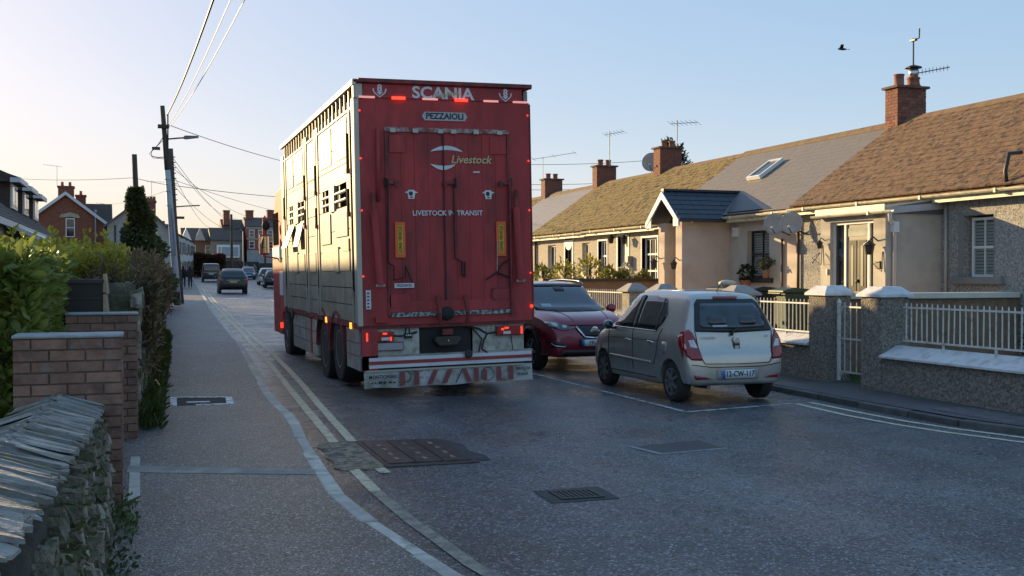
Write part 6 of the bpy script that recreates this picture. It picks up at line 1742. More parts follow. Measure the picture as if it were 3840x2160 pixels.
# dormer bungalow: ridge along the street
bu = thing('dormer_bungalow', 'brown roofed dormer bungalow with three white windowed dormers behind the hedge', 'house', (-8, 45, 0))
ey, ez_, ry, rz_ = -3.9, 3.45, -8.3, 7.1
MB().box(-12.4, -4.25, 29, 59.6, -.2, 3.4).build('wall', white_wall, bu)
rf = MB().prism([(ey, ez_), (ry, rz_), (-12.7, ez_), (-12.7, ez_ - .15), (ry, rz_ - .16), (ey, ez_ - .15)], 'y', 28.5, 60.2).build('roof', roof_dk, bu)
tiles(rf, 42, 60.2, (ey, ez_), (ry, rz_), .30, .45, .03, roof_dk, 0, 'tile') if False else None
tm = MB()
for c_ in range(18):
    t0, t1 = c_ / 18, (c_ + 1.1) / 18
    xa, za, xb, zb = ey + (ry - ey) * t0, ez_ + (rz_ - ez_) * t0, ey + (ry - ey) * t1, ez_ + (rz_ - ez_) * t1
    tm.hexa([(xa, 28.5, za + .05), (xa, 60.2, za + .05), (xb, 60.2, zb + .012), (xb, 28.5, zb + .012), (xa, 28.5, za + .01), (xa, 60.2, za + .01), (xb, 60.2, zb + .0), (xb, 28.5, zb + .0)])
tm.build('tile_courses', roof_dk, rf, kind='stuff')
MB().box(ey - .02, ey + .06, 28.5, 60.2, ez_ - .22, ez_ - .02).build('fascia', fascia_w, bu)
for yc in (47.6, 52.2, 57.0):
    d = MB().prism([(-4.95, 4.25), (-4.95, 5.42), (-6.6, 5.42), (-6.6, 5.6)], 'y', yc - 1.15, yc + 1.15).build('dormer', hung, bu)
    MB().prism([(-4.55, 5.43), (-4.55, 5.60), (-4.95, 5.74), (-6.9, 6.6), (-6.9, 5.43)], 'y', yc - 1.5, yc + 1.5).build('dormer_roof', roof_dk, d)
    MB().box(-4.60, -4.52, yc - 1.55, yc + 1.55, 5.40, 5.60).box(-4.9, -4.53, yc - 1.56, yc - 1.50, 5.40, 5.58).build('dormer_fascia', fascia_w, d)
    w_ = MB().box(-4.95, -4.88, yc - 1.0, yc + 1.0, 4.40, 5.38).build('window', white_upvc, d)
    for s_ in (-1, 1): MB().box(-4.879, -4.87, yc + s_ * .5 - .40, yc + s_ * .5 + .40, 4.5, 5.28).build('pane', glass, w_)
pch = MB().prism([(-2.2, 2.55), (-4.2, 3.5), (-4.2, 3.35), (-2.2, 2.4)], 'y', 38, 47).build('porch_roof', M('roof with painted sheen', (.50, .51, .54), rough=.35, var=.15, scale=3), bu)  # sunlight and sheen on this lower roof are put into its pale colour
MB().box(-2.5, -2.3, 46.8, 47, .1, 2.45).build('porch_post', fascia_w, pch); MB().box(-2.5, -2.3, 38, 38.2, .1, 2.45).build('porch_post', fascia_w, pch)
gp = MB().prism([(-1.6, 2.75), (-3.95, 3.30), (-3.95, 3.12), (-1.6, 2.58)], 'y', 58, 66).build('side_roof', roof_dk, bu)
MB().box(-1.62, -1.55, 57.9, 66.1, 2.52, 2.74).build('side_fascia', fascia_w, gp); MB().box(-3.9, -1.9, 58.3, 65.7, .1, 2.55).build('side_wall', white_wall, bu)

def gable(label, name, y0, y1, x0, xa, x1, z0, ze0, za, ze1, wallm, roofm, verge=None, ov=.25, bar=.2):
    """house with a gable that faces the viewer (ridge runs along y)"""
    t = thing(name, label, 'house', ((x0 + x1) / 2, (y0 + y1) / 2, z0))
    MB().prism([(x0, z0), (x1, z0), (x1, ze1), (xa, za), (x0, ze0)], 'y', y0, y1).build('wall', wallm, t)
    r = MB()
    for (xx, ze) in ((x0, ze0), (x1, ze1)):
        sg = -1 if xx < xa else 1
        sl = (za - ze) / abs(xa - xx)
        xe = xx + sg * ov; z_ = ze - sl * ov
        r.prism([(xa, za + .02), (xe, z_ + .02), (xe, z_ + .16), (xa, za + .18)], 'y', y0 - .3, y1 + .2)
    rf_ = r.build('roof', roofm, t)
    if verge:
        vb_ = MB()
        for (xx, ze) in ((x0, ze0), (x1, ze1)):
            sg = -1 if xx < xa else 1; sl = (za - ze) / abs(xa - xx); xe = xx + sg * ov; z_ = ze - sl * ov
            vb_.prism([(xa, za + .19), (xe, z_ + .17), (xe, z_ + .17 - bar), (xa, za + .19 - bar)], 'y', y0 - .36, y0 - .302)
        vb_.build('verge_board', verge, rf_)
    return t
def win_y(parent, y, x0, x1, z0, z1, fm=white_upvc, bars=True):
    w = MB().box(x0, x1, y - .06, y + .02, z0, z1).build('window', fm, parent)
    zm = (z0 + z1) / 2
    for a, b in ((z0 + .07, zm - .03), (zm + .03, z1 - .07)): MB().box(x0 + .07, x1 - .07, y - .07, y - .061, a, b).build('pane', glass, w)
    return w
def stack(parent, x0, x1, y0, y1, z0, z1, n, mat):
    c_ = MB().box(x0, x1, y0, y1, z0, z1 - .15).box(x0 - .06, x1 + .06, y0 - .06, y1 + .06, z1 - .15, z1).build('chimney', mat, parent)
    for i in range(n):
        cx = x0 + (x1 - x0) * (i + .5) / n
        MB().lathe((cx, (y0 + y1) / 2, z1), (0, 0, 1), [(0, .14), (.05, .12), (.30, .10), (.34, .13)], 8).build('chimney_pot', clay, c_)
bh = gable('red brick house with white gable boards, arched sash window and two chimneys', 'brick_house', 90, 101, -8.7, -5.6, -2.5, .3, 5.65, 8.05, 5.65, brick_far, roof_dk, fascia_w, bar=.28)
MB().prism([(93, 5.2), (99, 5.2), (96, 7.7)], 'x', -5.5, -2.35).build('cross_roof', roof_dk, bh)
MB().box(-5.5, -2.32, 92.8, 99, .3, 5.3).build('cross_wing', brick_far, bh)
win_y(bh, 90, -5.62, -4.95, 4.68, 6.15)
MB().prism([(-6.1, 6.2), (-5.95, 6.45), (-5.3, 6.62), (-4.7, 6.45), (-4.55, 6.2), (-4.85, 6.2), (-5.3, 6.28), (-5.75, 6.2)], 'y', 89.9, 90.02).build('window_arch', stone_trim, bh)
MB().cyl((-3.42, 89.8, 3.0), (-3.42, 89.8, 6.7), .07, n=8).lathe((-3.42, 89.8, 6.65), (0, 0, 1), [(0, .07), (.02, .12), (.15, .12), (.2, .04)], 8).build('flue_pipe', alu, bh)
stack(bh, -6.3, -5.15, 92, 93, 7.2, 8.85, 2, brick_far); stack(bh, -5.1, -4.36, 94, 95, 7.0, 8.3, 1, brick_far)
MB().box(-2.4, -2.25, 91, 92, .3, 5.6).build('downpipe', black_metal, bh)
gh = gable('pale grey gabled house behind the ivy covered pole', 'grey_house', 84, 96, -2.4, -.2, 2.1, .3, 5.4, 7.15, 5.0, grey_wall, M('grey slate far', (.10, .10, .105), rough=.6, var=.15), None)
stack(gh, .15, 1.05, 86.5, 87.3, 6.3, 7.45, 4, brick_far)
MB().cyl((-1.85, 83.9, 1), (-1.85, 83.9, 5.4), .06, n=6).build('downpipe', black_metal, gh)
# white terrace that follows the bend
wt_y = [(97, 2.9), (110, 3.85), (123, 4.8), (137, 5.8), (150, 6.75)]
wl = ['white terraced house nearest the utility pole, with upstairs windows', 'second white terraced house from the utility pole', 'third white terraced house from the utility pole, with dark windows', 'last white terraced house before the street end']
for i in range(4):
    (ya, xa), (yb, xb) = wt_y[i], wt_y[i + 1]
    z0 = zg(ya, xa); zt = z0 + 4.6
    t = thing('terraced_house', wl[i], 'house', ((xa + xb) / 2 - 2, (ya + yb) / 2, z0), group='white terrace on the left')
    MB().hexa([(xa - 7, ya, z0 - .3), (xa, ya, z0 - .3), (xb, yb, z0 - .3), (xb - 7, yb, z0 - .3), (xa - 7, ya, zt), (xa, ya, zt), (xb, yb, zt), (xb - 7, yb, zt)]).build('wall', white_wall, t)
    MB().hexa([(xa - 3.5, ya, zt + .01), (xa + .15, ya, zt + .01), (xb + .15, yb, zt + .01), (xb - 3.5, yb, zt + .01), (xa - 3.5, ya, zt + 1.9), (xa - 3.4, ya, zt + 1.9), (xb - 3.4, yb, zt + 1.9), (xb - 3.5, yb, zt + 1.9)]).build('roof', M('grey slate far', (.10, .10, .105)), t)
    dx, dy = xb - xa, yb - ya
    for k in range(3):
        u = (k + .5) / 3
        for zz, hh in ((z0 + 2.9, 1.2), (z0 + .8, 1.4)):
            cx, cy = xa + dx * u, ya + dy * u
            w = MB().hexa([(cx - .02, cy - .32, zz), (cx + .05, cy - .32, zz), (cx + .05 + dx / dy, cy + .32, zz), (cx - .02 + dx / dy, cy + .32, zz), (cx - .02, cy - .32, zz + hh), (cx + .05, cy - .32, zz + hh), (cx + .05 + dx / dy, cy + .32, zz + hh), (cx - .02 + dx / dy, cy + .32, zz + hh)]).build('window', glass if k % 3 else dk, t)
    MB().box(xb - 3.9, xb - 3.1, yb - .8, yb - .1, zt + 1.2, zt + 2.6).build('chimney', brick_far, t)
def block(name, label, x0, x1, y0, y1, z0, ze, zr, wallm, roofm):
    """house whose long front faces the viewer (ridge along x)"""
    t = thing(name, label, 'house', ((x0 + x1) / 2, y0, z0))
    MB().box(x0, x1, y0, y1, z0, ze).build('wall', wallm, t)
    MB().prism([(y0 - .3, ze - .1), (y0 - .3, ze + .05), ((y0 + y1) / 2, zr), (y1 + .3, ze + .05), (y1 + .3, ze - .1)], 'x', x0 - .1, x1 + .1).build('roof', roofm, t)
    return t
ge = 1.3
b1 = block('brown_building', 'dark roofed house with two small gables at the end of the terrace', 5.5, 10.0, 158, 168, ge, 6.6, 8.6, M('brown brick far', (.17, .10, .07), rough=.9, var=.2), roof_dk)
for x in (6.0, 7.9): MB().prism([(x - .75, 6.6), (x + .75, 6.6), (x, 8.4)], 'y', 157.5, 158.5).build('gablet', fascia_w if x < 7 else grey_wall, b1)
win_y(b1, 158, 6.6, 7.3, 4.6, 5.9); win_y(b1, 158, 8.6, 9.3, 4.6, 5.9)
b2 = block('flat_fronted_shop', 'grey house with wide white framed bay window at the street end', 9.3, 13.6, 155, 165, ge, 6.6, 8.55, M('grey green render', (.20, .20, .17), rough=.9, var=.12), roof_dk)
bw_ = MB().box(10.0, 13.1, 154.0, 155, 4.1, 5.9).build('bay_window', white_upvc, b2)
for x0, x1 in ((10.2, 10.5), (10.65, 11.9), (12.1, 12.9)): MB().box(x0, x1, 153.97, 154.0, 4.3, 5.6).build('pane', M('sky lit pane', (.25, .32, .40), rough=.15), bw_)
b3 = block('tall_house', 'tall orange red three storey house with white window surrounds', 14.3, 19.5, 156, 166, ge, 8.6, 10.2, M('orange red render', (.42, .10, .065), rough=.85, var=.1, scale=1), roof_dk)
MB().box(14.2, 19.6, 155.8, 156, 8.35, 8.6).build('cornice', fascia_w, b3); MB().box(14.2, 19.6, 155.85, 156, 6.75, 6.95).build('string_course', stone_trim, b3); MB().box(14.25, 19.55, 155.7, 156, ge, 5.2).build('shop_front', grey_wall, b3)
for x in (14.6, 15.9, 17.2, 18.4):
    for z in (7.1, 5.5):
        s_ = MB().box(x - .1, x + .8, 155.86, 155.99, z - .1, z + 1.15).build('window_surround', stone_trim, b3); win_y(s_, 155.9, x, x + .7, z, z + 1.0)
stack(b3, 11.5 + 3.0, 15.6, 160, 161.2, 9.8, 11.2, 0, brick_far); stack(b3, 17.6, 18.6, 160, 161.2, 9.8, 11.3, 0, brick_far)
b4 = block('link_house', 'brown house with tall chimney left of the orange red house', 11.2, 14.2, 160, 168, ge, 8.3, 10.0, M('brown brick far', (.17, .10, .07)), roof_dk)
stack(b4, 11.4, 12.3, 161, 162.2, 9.0, 11.2, 0, brick_far)
b5 = block('end_house', 'long dark roofed house closing the street behind the lorry mirror', 19.7, 42, 158, 168, ge, 7.6, 9.8, grey_wall, roof_dk)
ew = thing('boundary_wall', 'dark boundary wall with gateway across the end of the street', 'wall', (12, 150, ge))
MB().box(8.0, 13.0, 150, 150.4, ge, 3.6).box(15.4, 22, 150, 150.4, ge, 3.3).build('wall_body', M('dark brown wall', (.075, .055, .045), rough=.9, var=.3, scale=2), ew)
MB().box(13.0, 15.4, 150.6, 150.8, ge, 3.5).build('gate', M('dark green gate', (.02, .035, .03), rough=.6), ew)
rb_ = thing('brown_hedge', 'rusty brown clipped hedge behind the people carrier', 'hedge', (8.3, 147, ge))
MB().box(6.9, 10.0, 146.3, 147.5, ge - .2, 3.9).build('stems', hedge_core, rb_)
scatter('leaf_mass', rb_, 4000, box_sampler(6.6, 10.4, 145.8, 148, ge, 4.2, .4, .3, 31), leafmat('copper hedge leaf', (.10, .05, .03)), .30, .16, 32)
# terrace houses on the right beyond the cottages, hidden by the lorry but closing the view
t = block('slate_house', 'slate roofed two storey house far behind the cottage row', 20, 34, 95, 105, 1.0, 6.0, 8.0, grey_wall, roof_dk)
# ------------------------------------------------------------------ poles, wires, aerials, plants, people, bird
pole_w = M('dark weathered pole wood', (.075, .058, .045), rough=.9, var=.35, scale=5, bump=.5, bscale=30, stretch=(1, 1, .2))
pole_g = M('grey painted pole', (.36, .38, .42), rough=.6, var=.15, scale=4, stretch=(1, 1, .3))
wire_k = M('black cable', (.02, .02, .02), rough=.6); wire_p = M('pale cable', (.34, .34, .36), rough=.5)
up = thing('utility_pole', 'tall leaning utility pole with grey lower half at the left pavement edge', 'pole', (1.5, 49.8, .35))
def pp(t): return Vector((1.53 + (.90 - 1.53) * t, 49.8, .33 + (9.27 - .33) * t))
MB().tube([pp(0), pp(.2), pp(.45), pp(.68)], [.165, .155, .14, .13], 12).build('pole_base', pole_g, up, smooth=True)
MB().tube([pp(.665), pp(.8), pp(1.0)], [.122, .115, .10], 12).build('pole_top', pole_w, up, smooth=True)
for z in (.25, .40, .50, .57, .63):
    p = pp(z); MB().lathe(p, (0, 0, 1), [(0, .165 - .03 * z), (.05, .165 - .03 * z)], 12).build('band', M('galvanised band', (.32, .33, .35), rough=.5, metal=.5), up)
MB().box(.70, 1.18, 49.62, 49.98, 8.28, 8.42).build('crossarm', pole_w, up)
jb = MB().box(.45, .80, 49.7, 49.9, 7.30, 7.42).build('junction_box', black_metal, up)
MB().tube([(.95, 49.7, 7.9), (.7, 49.7, 7.5), (.42, 49.7, 7.2), (.45, 49.7, 7.0), (.7, 49.7, 6.95), (1.0, 49.7, 6.98)], .02, 5).build('hanging_cable', wire_k, up)
MB().tube([(.95, 49.7, 7.75), (.62, 49.7, 7.4), (.34, 49.7, 7.1), (.5, 49.7, 6.92), (1.0, 49.7, 6.9)], .015, 5).build('hanging_cable', wire_p, up)
MB().box(1.35, 1.62, 49.55, 49.65, .36, .95).build('cable_guard', black_metal, up)
MB().tube([(1.30, 49.62, 4.7), (1.42, 49.6, 3.2), (1.45, 49.6, 2.6)], .05, 6).build('cable_guard', wire_p, up)
MB().box(1.10, 1.16, 49.70, 49.76, 5.0, 8.9).build('down_cable', wire_k, up)
arm = MB().tube([(1.0, 49.8, 7.78), (1.6, 49.8, 7.86), (2.45, 49.8, 7.95)], .035, 6).build('lamp_arm', black_metal, up)
MB().prism([(1.75, 7.86), (1.9, 7.82), (2.45, 7.91), (2.42, 7.99), (1.85, 7.98)], 'y', 49.70, 49.90).build('lamp_head', M('grey lamp head', (.15, .15, .16), rough=.5), arm)
p2 = thing('wooden_pole', 'darker wooden pole standing just behind the leaning utility pole', 'pole', (1.65, 52, .35))
MB().tube([(1.72, 52, .3), (1.45, 52, 4), (1.28, 52, 7.62)], [.17, .15, .13], 10).build('post', pole_w, p2, smooth=True)
for i in range(9): MB().box(1.42 - i * .012, 1.60 - i * .012, 51.8, 51.86, 5.2 + i * .25, 5.24 + i * .25).build('step_iron', black_metal, p2)
MB().tube([(1.40, 52, 4.9), (1.9, 52, 4.95), (2.6, 52, 5.0)], .03, 5).build('bracket_arm', black_metal, p2); MB().box(1.55, 1.9, 51.9, 52.1, 4.35, 4.46).build('flood_light', black_metal, p2)
ip = thing('ivy_pole', 'bare topped pole smothered below in a cone of dark ivy', 'pole', (-.25, 45, .2))
MB().tube([(-.05, 45, .2), (-.15, 45, 3.5), (-.26, 45, 6.55)], [.13, .115, .10], 10).build('post', pole_w, ip, smooth=True)
def ivy_s(r, n):
    h = r.uniform(0, 1, n) ** 1.25; z = .6 + h * 4.6
    rad = np.interp(z, [.6, 2.6, 3.2, 3.95, 4.6, 5.3], [1.1, .92, .62, .42, .30, .16])
    a = r.uniform(0, 2 * np.pi, n); lob = 1 + .25 * np.sin(a * 3 + z * 2.1) + .2 * np.sin(z * 5 + a)
    q = rad * lob * np.sqrt(r.uniform(.35, 1, n))
    cx = np.interp(z, [.6, 5.2], [.10, -.2])
    D = np.stack([np.cos(a), np.sin(a), np.full(n, -.2)], 1)
    return np.stack([cx + q * np.cos(a), 45 + q * np.sin(a), z], 1), D
scatter('ivy_mass', ip, 9000, ivy_s, ivy_m, .16, .11, 41)
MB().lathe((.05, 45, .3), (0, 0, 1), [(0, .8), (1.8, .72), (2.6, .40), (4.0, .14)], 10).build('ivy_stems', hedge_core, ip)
bush = thing('dark_bush', 'dark evergreen bush between the ivy covered pole and the utility pole', 'bush', (.9, 46.5, .3))
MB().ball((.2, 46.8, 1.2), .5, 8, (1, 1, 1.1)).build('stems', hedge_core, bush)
def ball_s(c, rad, sq=1.0):
    def f(r, n):
        d = r.normal(0, 1, (n, 3)); d /= np.linalg.norm(d, axis=1)[:, None]
        lob = 1 + .22 * np.sin(d[:, 0] * 5 + c[0]) * np.cos(d[:, 2] * 4 + c[1]) + .12 * np.sin(d[:, 1] * 9)
        q = rad * lob * r.uniform(.45, 1, n) ** .5
        return np.array(c) + d * q[:, None] * np.array([1, 1, sq]), d
    return f
scatter('leaf_mass', bush, 4500, ball_s((.2, 46.8, 1.5), .80, 1.4), ivy_m, .15, .09, 43)

def wire(name, label, a, b, sag, r, mat, n=18):
    a, b = Vector(a), Vector(b); pts = []
    for i in range(n + 1):
        t = i / n; p = a.lerp(b, t); p.z -= sag * 4 * t * (1 - t); pts.append(p)
    o = MB().tube(pts, r, 5).build(name, mat, loc=tuple(a)); tag(o, label, 'cable'); return o
wire('overhead_cable', 'thick black overhead cable sweeping up from the utility pole, leftmost of three', (1.10, 49.8, 8.86), (2.2, -6, 9.3), 1.0, .030, wire_k, 40)
wire('overhead_cable', 'thin pale overhead cable, middle of the three over the pavement', (1.15, 49.8, 8.42), (2.75, -6, 9.3), 1.0, .012, wire_p, 40)
wire('overhead_cable', 'thin pale overhead cable, rightmost of the three over the pavement', (1.18, 49.8, 8.32), (3.3, -6, 9.3), 1.0, .013, wire_p, 40)
wire('service_cable', 'black service cable from the utility pole down to the lorry roof line', (1.12, 49.8, 8.45), (10.6, 65.5, 8.2), .2, .016, wire_k)
for i, (b, sg, lab) in enumerate((((9.0, 110, 6.6), .5, 'steepest faint cable fanning from the wooden pole'), ((11.6, 140, 9.0), .9, 'long faint cable from the wooden pole to the far crossarm pole'), ((16.2, 140, 9.4), 1.2, 'upper faint cable from the wooden pole across the street'),
                                 ((7.2, 120, 6.8), .6, 'faint cable from the wooden pole to the white terrace'), ((20, 120, 8.2), .5, 'nearly level faint cable from the wooden pole towards the lorry'), ((13.5, 156, 9.0), 1.3, 'faint cable sagging to the brown house chimney'))):
    wire('faint_cable', lab, (1.33 + .02 * i, 52, 7.3 - .28 * i), b, sg, .012, wire_k)
wire('cross_cable', 'level cable crossing from the ivy pole past the utility pole', (-.22, 45, 5.6), (1.15, 49.8, 5.75), .02, .012, wire_k); wire('cross_cable', 'level cable from the left houses to the ivy pole', (-7.0, 62, 6.9), (-.22, 45, 5.62), .12, .012, wire_k)
wire('cross_cable', 'level cable running on from the utility pole behind the lorry', (1.2, 49.8, 5.75), (12, 62, 6.1), .15, .014, wire_k)
wire('cross_cable', 'slanting cable from the brick house roof to the utility pole', (-3.5, 93, 7.6), (1.05, 49.8, 5.5), .3, .014, wire_k)
for i, (z0, z1, lab) in enumerate(((10.9, 12.3, 'highest of three faint cables beyond the cottage chimneys'), (9.2, 10.4, 'middle of three faint cables beyond the cottage chimneys'), (8.75, 9.9, 'lowest of three faint cables beyond the cottage chimneys'))):
    wire('far_cable', lab, (26.5, 86, z0 + .3), (47, 90, z1 + .4), .3, .022, M('hazy cable', (.2, .2, .22), rough=.6))
fp = thing('crossarm_pole', 'brown telegraph pole with crossarm at the end of the street', 'pole', (11.4, 141, 1.2))
MB().tube([(11.0, 141, 1.2), (10.95, 141, 9.5)], [.2, .15], 8).build('post', pole_w, fp); MB().box(9.9, 12.0, 140.9, 141.1, 7.55, 7.75).build('crossarm', pole_w, fp)
fp2 = thing('street_pole', 'slim pole before the orange red house', 'pole', (15.2, 141, 1.2))
MB().tube([(15.25, 141, 1.2), (15.2, 141, 9.4)], [.14, .10], 8).build('post', pole_w, fp2); MB().box(14.8, 15.5, 140.9, 141.1, 7.7, 7.85).build('crossarm', pole_w, fp2)
fp3 = thing('lamp_post', 'slim grey lamp post left of the orange red house', 'lamp', (12.6, 143, 1.2))
MB().tube([(12.65, 143, 1.2), (12.6, 143, 7.4), (12.1, 143, 7.7)], .08, 6).build('post', alu, fp3); MB().box(11.7, 12.2, 142.9, 143.1, 7.62, 7.76).build('lamp_head', alu, fp3)

# aerials
def fish(t, p):
    MB().cyl(p + Vector((.0, 0, -.5)), p + Vector((.0, 0, .12)), .02, n=6).build('sleeve', alu, t)
aerial('long boom television aerial nearest the lorry roof', (17.4, 45.4, 5.0), 2.15, 2.4, 3, dirx=(.55, -.83, .06), el=.35)
aerial('television aerial on the middle chimney, with side boom', (17.5, 38.3, 6.0), 1.35, 1.0, 6, dirx=(.4, -.9, .04), el=.4, extra=fish)
aerial('television aerial above the satellite dish chimney', (17.45, 32.6, 6.15), .85, 1.1, 7, dirx=(.5, -.86, -.04), el=.5, extra=fish)
def top_a(t, p):
    MB().tube([p + Vector((0, 0, .02)), p + Vector((.05, -.14, .03)), p + Vector((.05, -.15, .26))], .018, 6).build('hook', black_metal, t)
    MB().box(p.x - .04, p.x + .04, p.y - .09, p.y + .09, p.z - .02, p.z + .02).build('hub', black_metal, t)
ta = thing('tv_aerial', 'aerial mast rising from the steel cowl of the nearest chimney', 'aerial', (17.62, 20.97, 6.80))
MB().cyl((17.62, 20.97, 6.8), (17.62, 20.97, 7.45), .02, n=6).build('mast', black_metal, ta); top_a(ta, Vector((17.62, 20.97, 7.40)))
for k in range(9): MB().cyl((17.72 + k * .04, 20.9 - k * .075, 6.55 + k * .004), (17.72 + k * .04, 20.9 - k * .075, 6.69 + k * .004), .006, n=4).build('element', black_metal, ta)
MB().cyl((17.66, 20.97, 6.6), (18.06, 20.24, 6.65), .012, n=5).build('boom', black_metal, ta)
aerial('small aerial on the brick house chimney', (-6.4, 92.5, 8.8), 1.7, 1.4, 5, mat=black_metal, dirx=(-1, .1, .1), el=.6)
aerial('small aerial on the grey house chimney', (.75, 86.9, 7.4), 1.6, 1.3, 5, mat=black_metal, dirx=(1, .1, 0), el=.6)

# conifer behind the cottages and shrub tips over the ridge
tr = thing('conifer_tree', 'dark feathery conifer behind the chimney with the satellite dish', 'tree', (24, 45.3, 0))
MB().tube([(24, 45.3, 0), (24, 45.3, 4), (24.05, 45.3, 8.0)], [.2, .14, .03], 8).build('trunk', pole_w, tr)
def con_s(r, n):
    h = r.uniform(0, 1, n); z = 3.0 + h * 4.75
    k = r.integers(0, 26, n); ang = k * 2.39996; base = 3.2 + (k / 26) * 4.8
    ln = (1 - k / 30) * 2.1; t = r.uniform(.1, 1, n) ** .8
    x = 24 + np.cos(ang) * ln * t + r.normal(0, .09, n); y = 45.3 + np.sin(ang) * ln * t + r.normal(0, .09, n); z = base + .45 * t * ln + r.normal(0, .10, n)
    return np.stack([x, y, z], 1), np.stack([np.cos(ang), np.sin(ang), np.full(n, .5)], 1)
scatter('crown', tr, 7000, con_s, leafmat('conifer needle', (.022, .038, .022), trans=.15), .20, .05, 51)
for x, y, z, lab in ((21.5, 27.6, 5.35, 'bushy shrub tip showing over the ridge left of the near chimney'), (21.5, 29.6, 5.3, 'thin twig tip showing over the grey slate ridge')):
    s_ = thing('shrub_tip', lab, 'shrub', (x, y, 0)); MB().tube([(x, y, 0), (x + .1, y, 3), (x, y, z + .5)], .03, 5).build('stem', pole_w, s_)
    scatter('leaf_mass', s_, 250 if 'bushy' in lab else 90, ball_s((x, y, z + .55), .32, .9), leafmat('shrub tip leaf', (.05, .06, .02)), .12, .05, 55)

# garden plants before the mossy cottages, pot plants
pl_ = [(11.9, 33.3, 1.85, .42), (12.2, 31.8, 1.85, .40), (12.4, 30.4, 1.95, .45), (12.7, 29.2, 2.05, .50), (12.9, 28.3, 1.80, .36), (13.3, 28.2, 1.75, .30), (13.9, 28.1, 1.75, .28), (11.5, 35.0, 1.9, .45)]
ords = ['farthest left', 'second from the left', 'third from the left', 'tallest', 'fifth from the left', 'sixth from the left', 'nearest the salmon porch', 'half hidden behind the lorry']
for i, (x, y, z, rr) in enumerate(pl_):
    t = thing('garden_shrub', 'yellow green shrub behind the brown dividing wall, %s' % ords[i], 'shrub', (x, y, .2), group='shrubs before the mossy cottages')
    MB().tube([(x, y, .2), (x, y, z)], .05, 5).build('stem', pole_w, t)
    scatter('leaf_mass', t, 300, ball_s((x, y, z - .22), rr * .78, 1.15), privet, .13, .05, 60 + i, up=.8)
ws_ = thing('garden_shrub', 'small white flowering shrub beside the salmon porch', 'shrub', (13.6, 28.6, .2)); MB().tube([(13.6, 28.6, .2), (13.6, 28.6, 1.7)], .04, 5).build('stem', pole_w, ws_)
scatter('blossom_mass', ws_, 350, ball_s((13.6, 28.6, 1.75), .28), leafmat('white blossom', (.5, .5, .45)), .07, .06, 77)
ch_ = thing('garden_chair', 'white garden chair before the mossy cottage door', 'chair', (13.3, 31.5, .9))
MB().box(13.1, 13.5, 31.3, 31.7, 1.30, 1.34).build('seat', white_upvc, ch_)
for k in range(5): MB().box(13.48, 13.51, 31.31 + k * .08, 31.36 + k * .08, 1.34, 1.85).build('back_slat', white_upvc, ch_)
for dx in (.02, .36):
    for dy in (.02, .36): MB().box(13.1 + dx, 13.13 + dx, 31.3 + dy, 31.33 + dy, .2, 1.3).build('leg', white_upvc, ch_)
pt = thing('potted_plant', 'terracotta pot with trailing pale flowers on the dark window sill', 'plant', (14.28, 22.2, 1.66))
MB().lathe((14.3, 22.2, 1.665), (0, 0, 1), [(0, .06), (.02, .07), (.14, .095), (.16, .105), (.18, .105)], 14).build('pot', M('dull terracotta', (.22, .12, .08), rough=.9), pt)
scatter('leaf_mass', pt, 220, ball_s((14.3, 22.2, 2.02), .17, .7), leafmat('pot leaf', (.10, .11, .05)), .06, .04, 81)
wl_ = thing('window_plant', 'dark leafy plant in front of the black framed window', 'plant', (14.1, 22.95, 1.2)); MB().lathe((14.2, 22.95, 1.3), (0, 0, 1), [(0, .1), (.3, .14)], 10).build('pot', clay, wl_)
scatter('leaf_mass', wl_, 220, ball_s((14.25, 22.95, 1.78), .18), leafmat('dark plant leaf', (.02, .035, .015)), .09, .04, 82)
rs = thing('climbing_plant', 'small green climber against the pebbledash beside the porch', 'plant', (14.3, 19.3, .3)); MB().tube([(14.3, 19.4, .3), (14.35, 19.4, 1.7)], .02, 5).build('stem', pole_w, rs)
scatter('leaf_mass', rs, 260, ball_s((14.32, 19.4, 1.45), .28, 1.3), leafmat('climber leaf', (.06, .07, .025)), .07, .04, 84)
dh = thing('dark_shrub', 'dark shrub on the lawn behind the right hand railing', 'shrub', (12.3, 11.3, .1)); MB().ball((12.6, 11.4, .6), .55, 8).build('stems', hedge_core, dh)
scatter('leaf_mass', dh, 3500, ball_s((12.6, 11.4, .65), .78, .95), leafmat('dark shrub leaf', (.028, .032, .014)), .07, .04, 86)
for k in range(6):
    MB().ball((11.85 + .1 * k, 11.0 + .12 * (k % 3), .75 + .07 * (k % 4)), .022, 6).build('red_berry', M('red berry', (.4, .02, .02), rough=.4), dh)
tg = thing('lawn_tufts', 'rough grass tufts on the lawn inside the right hand wall', 'grass', (11.2, 12, .1))
def lawn_s(r, n):
    return np.stack([r.uniform(10.6, 13.5, n), r.uniform(9.3, 14.4, n), np.full(n, .08)], 1), np.tile(np.array([0, 0, 1.0]), (n, 1))
scatter('grass_mass', tg, 5000, lawn_s, leafmat('lawn blade', (.06, .11, .02)), .09, .012, 90, up=1.0)

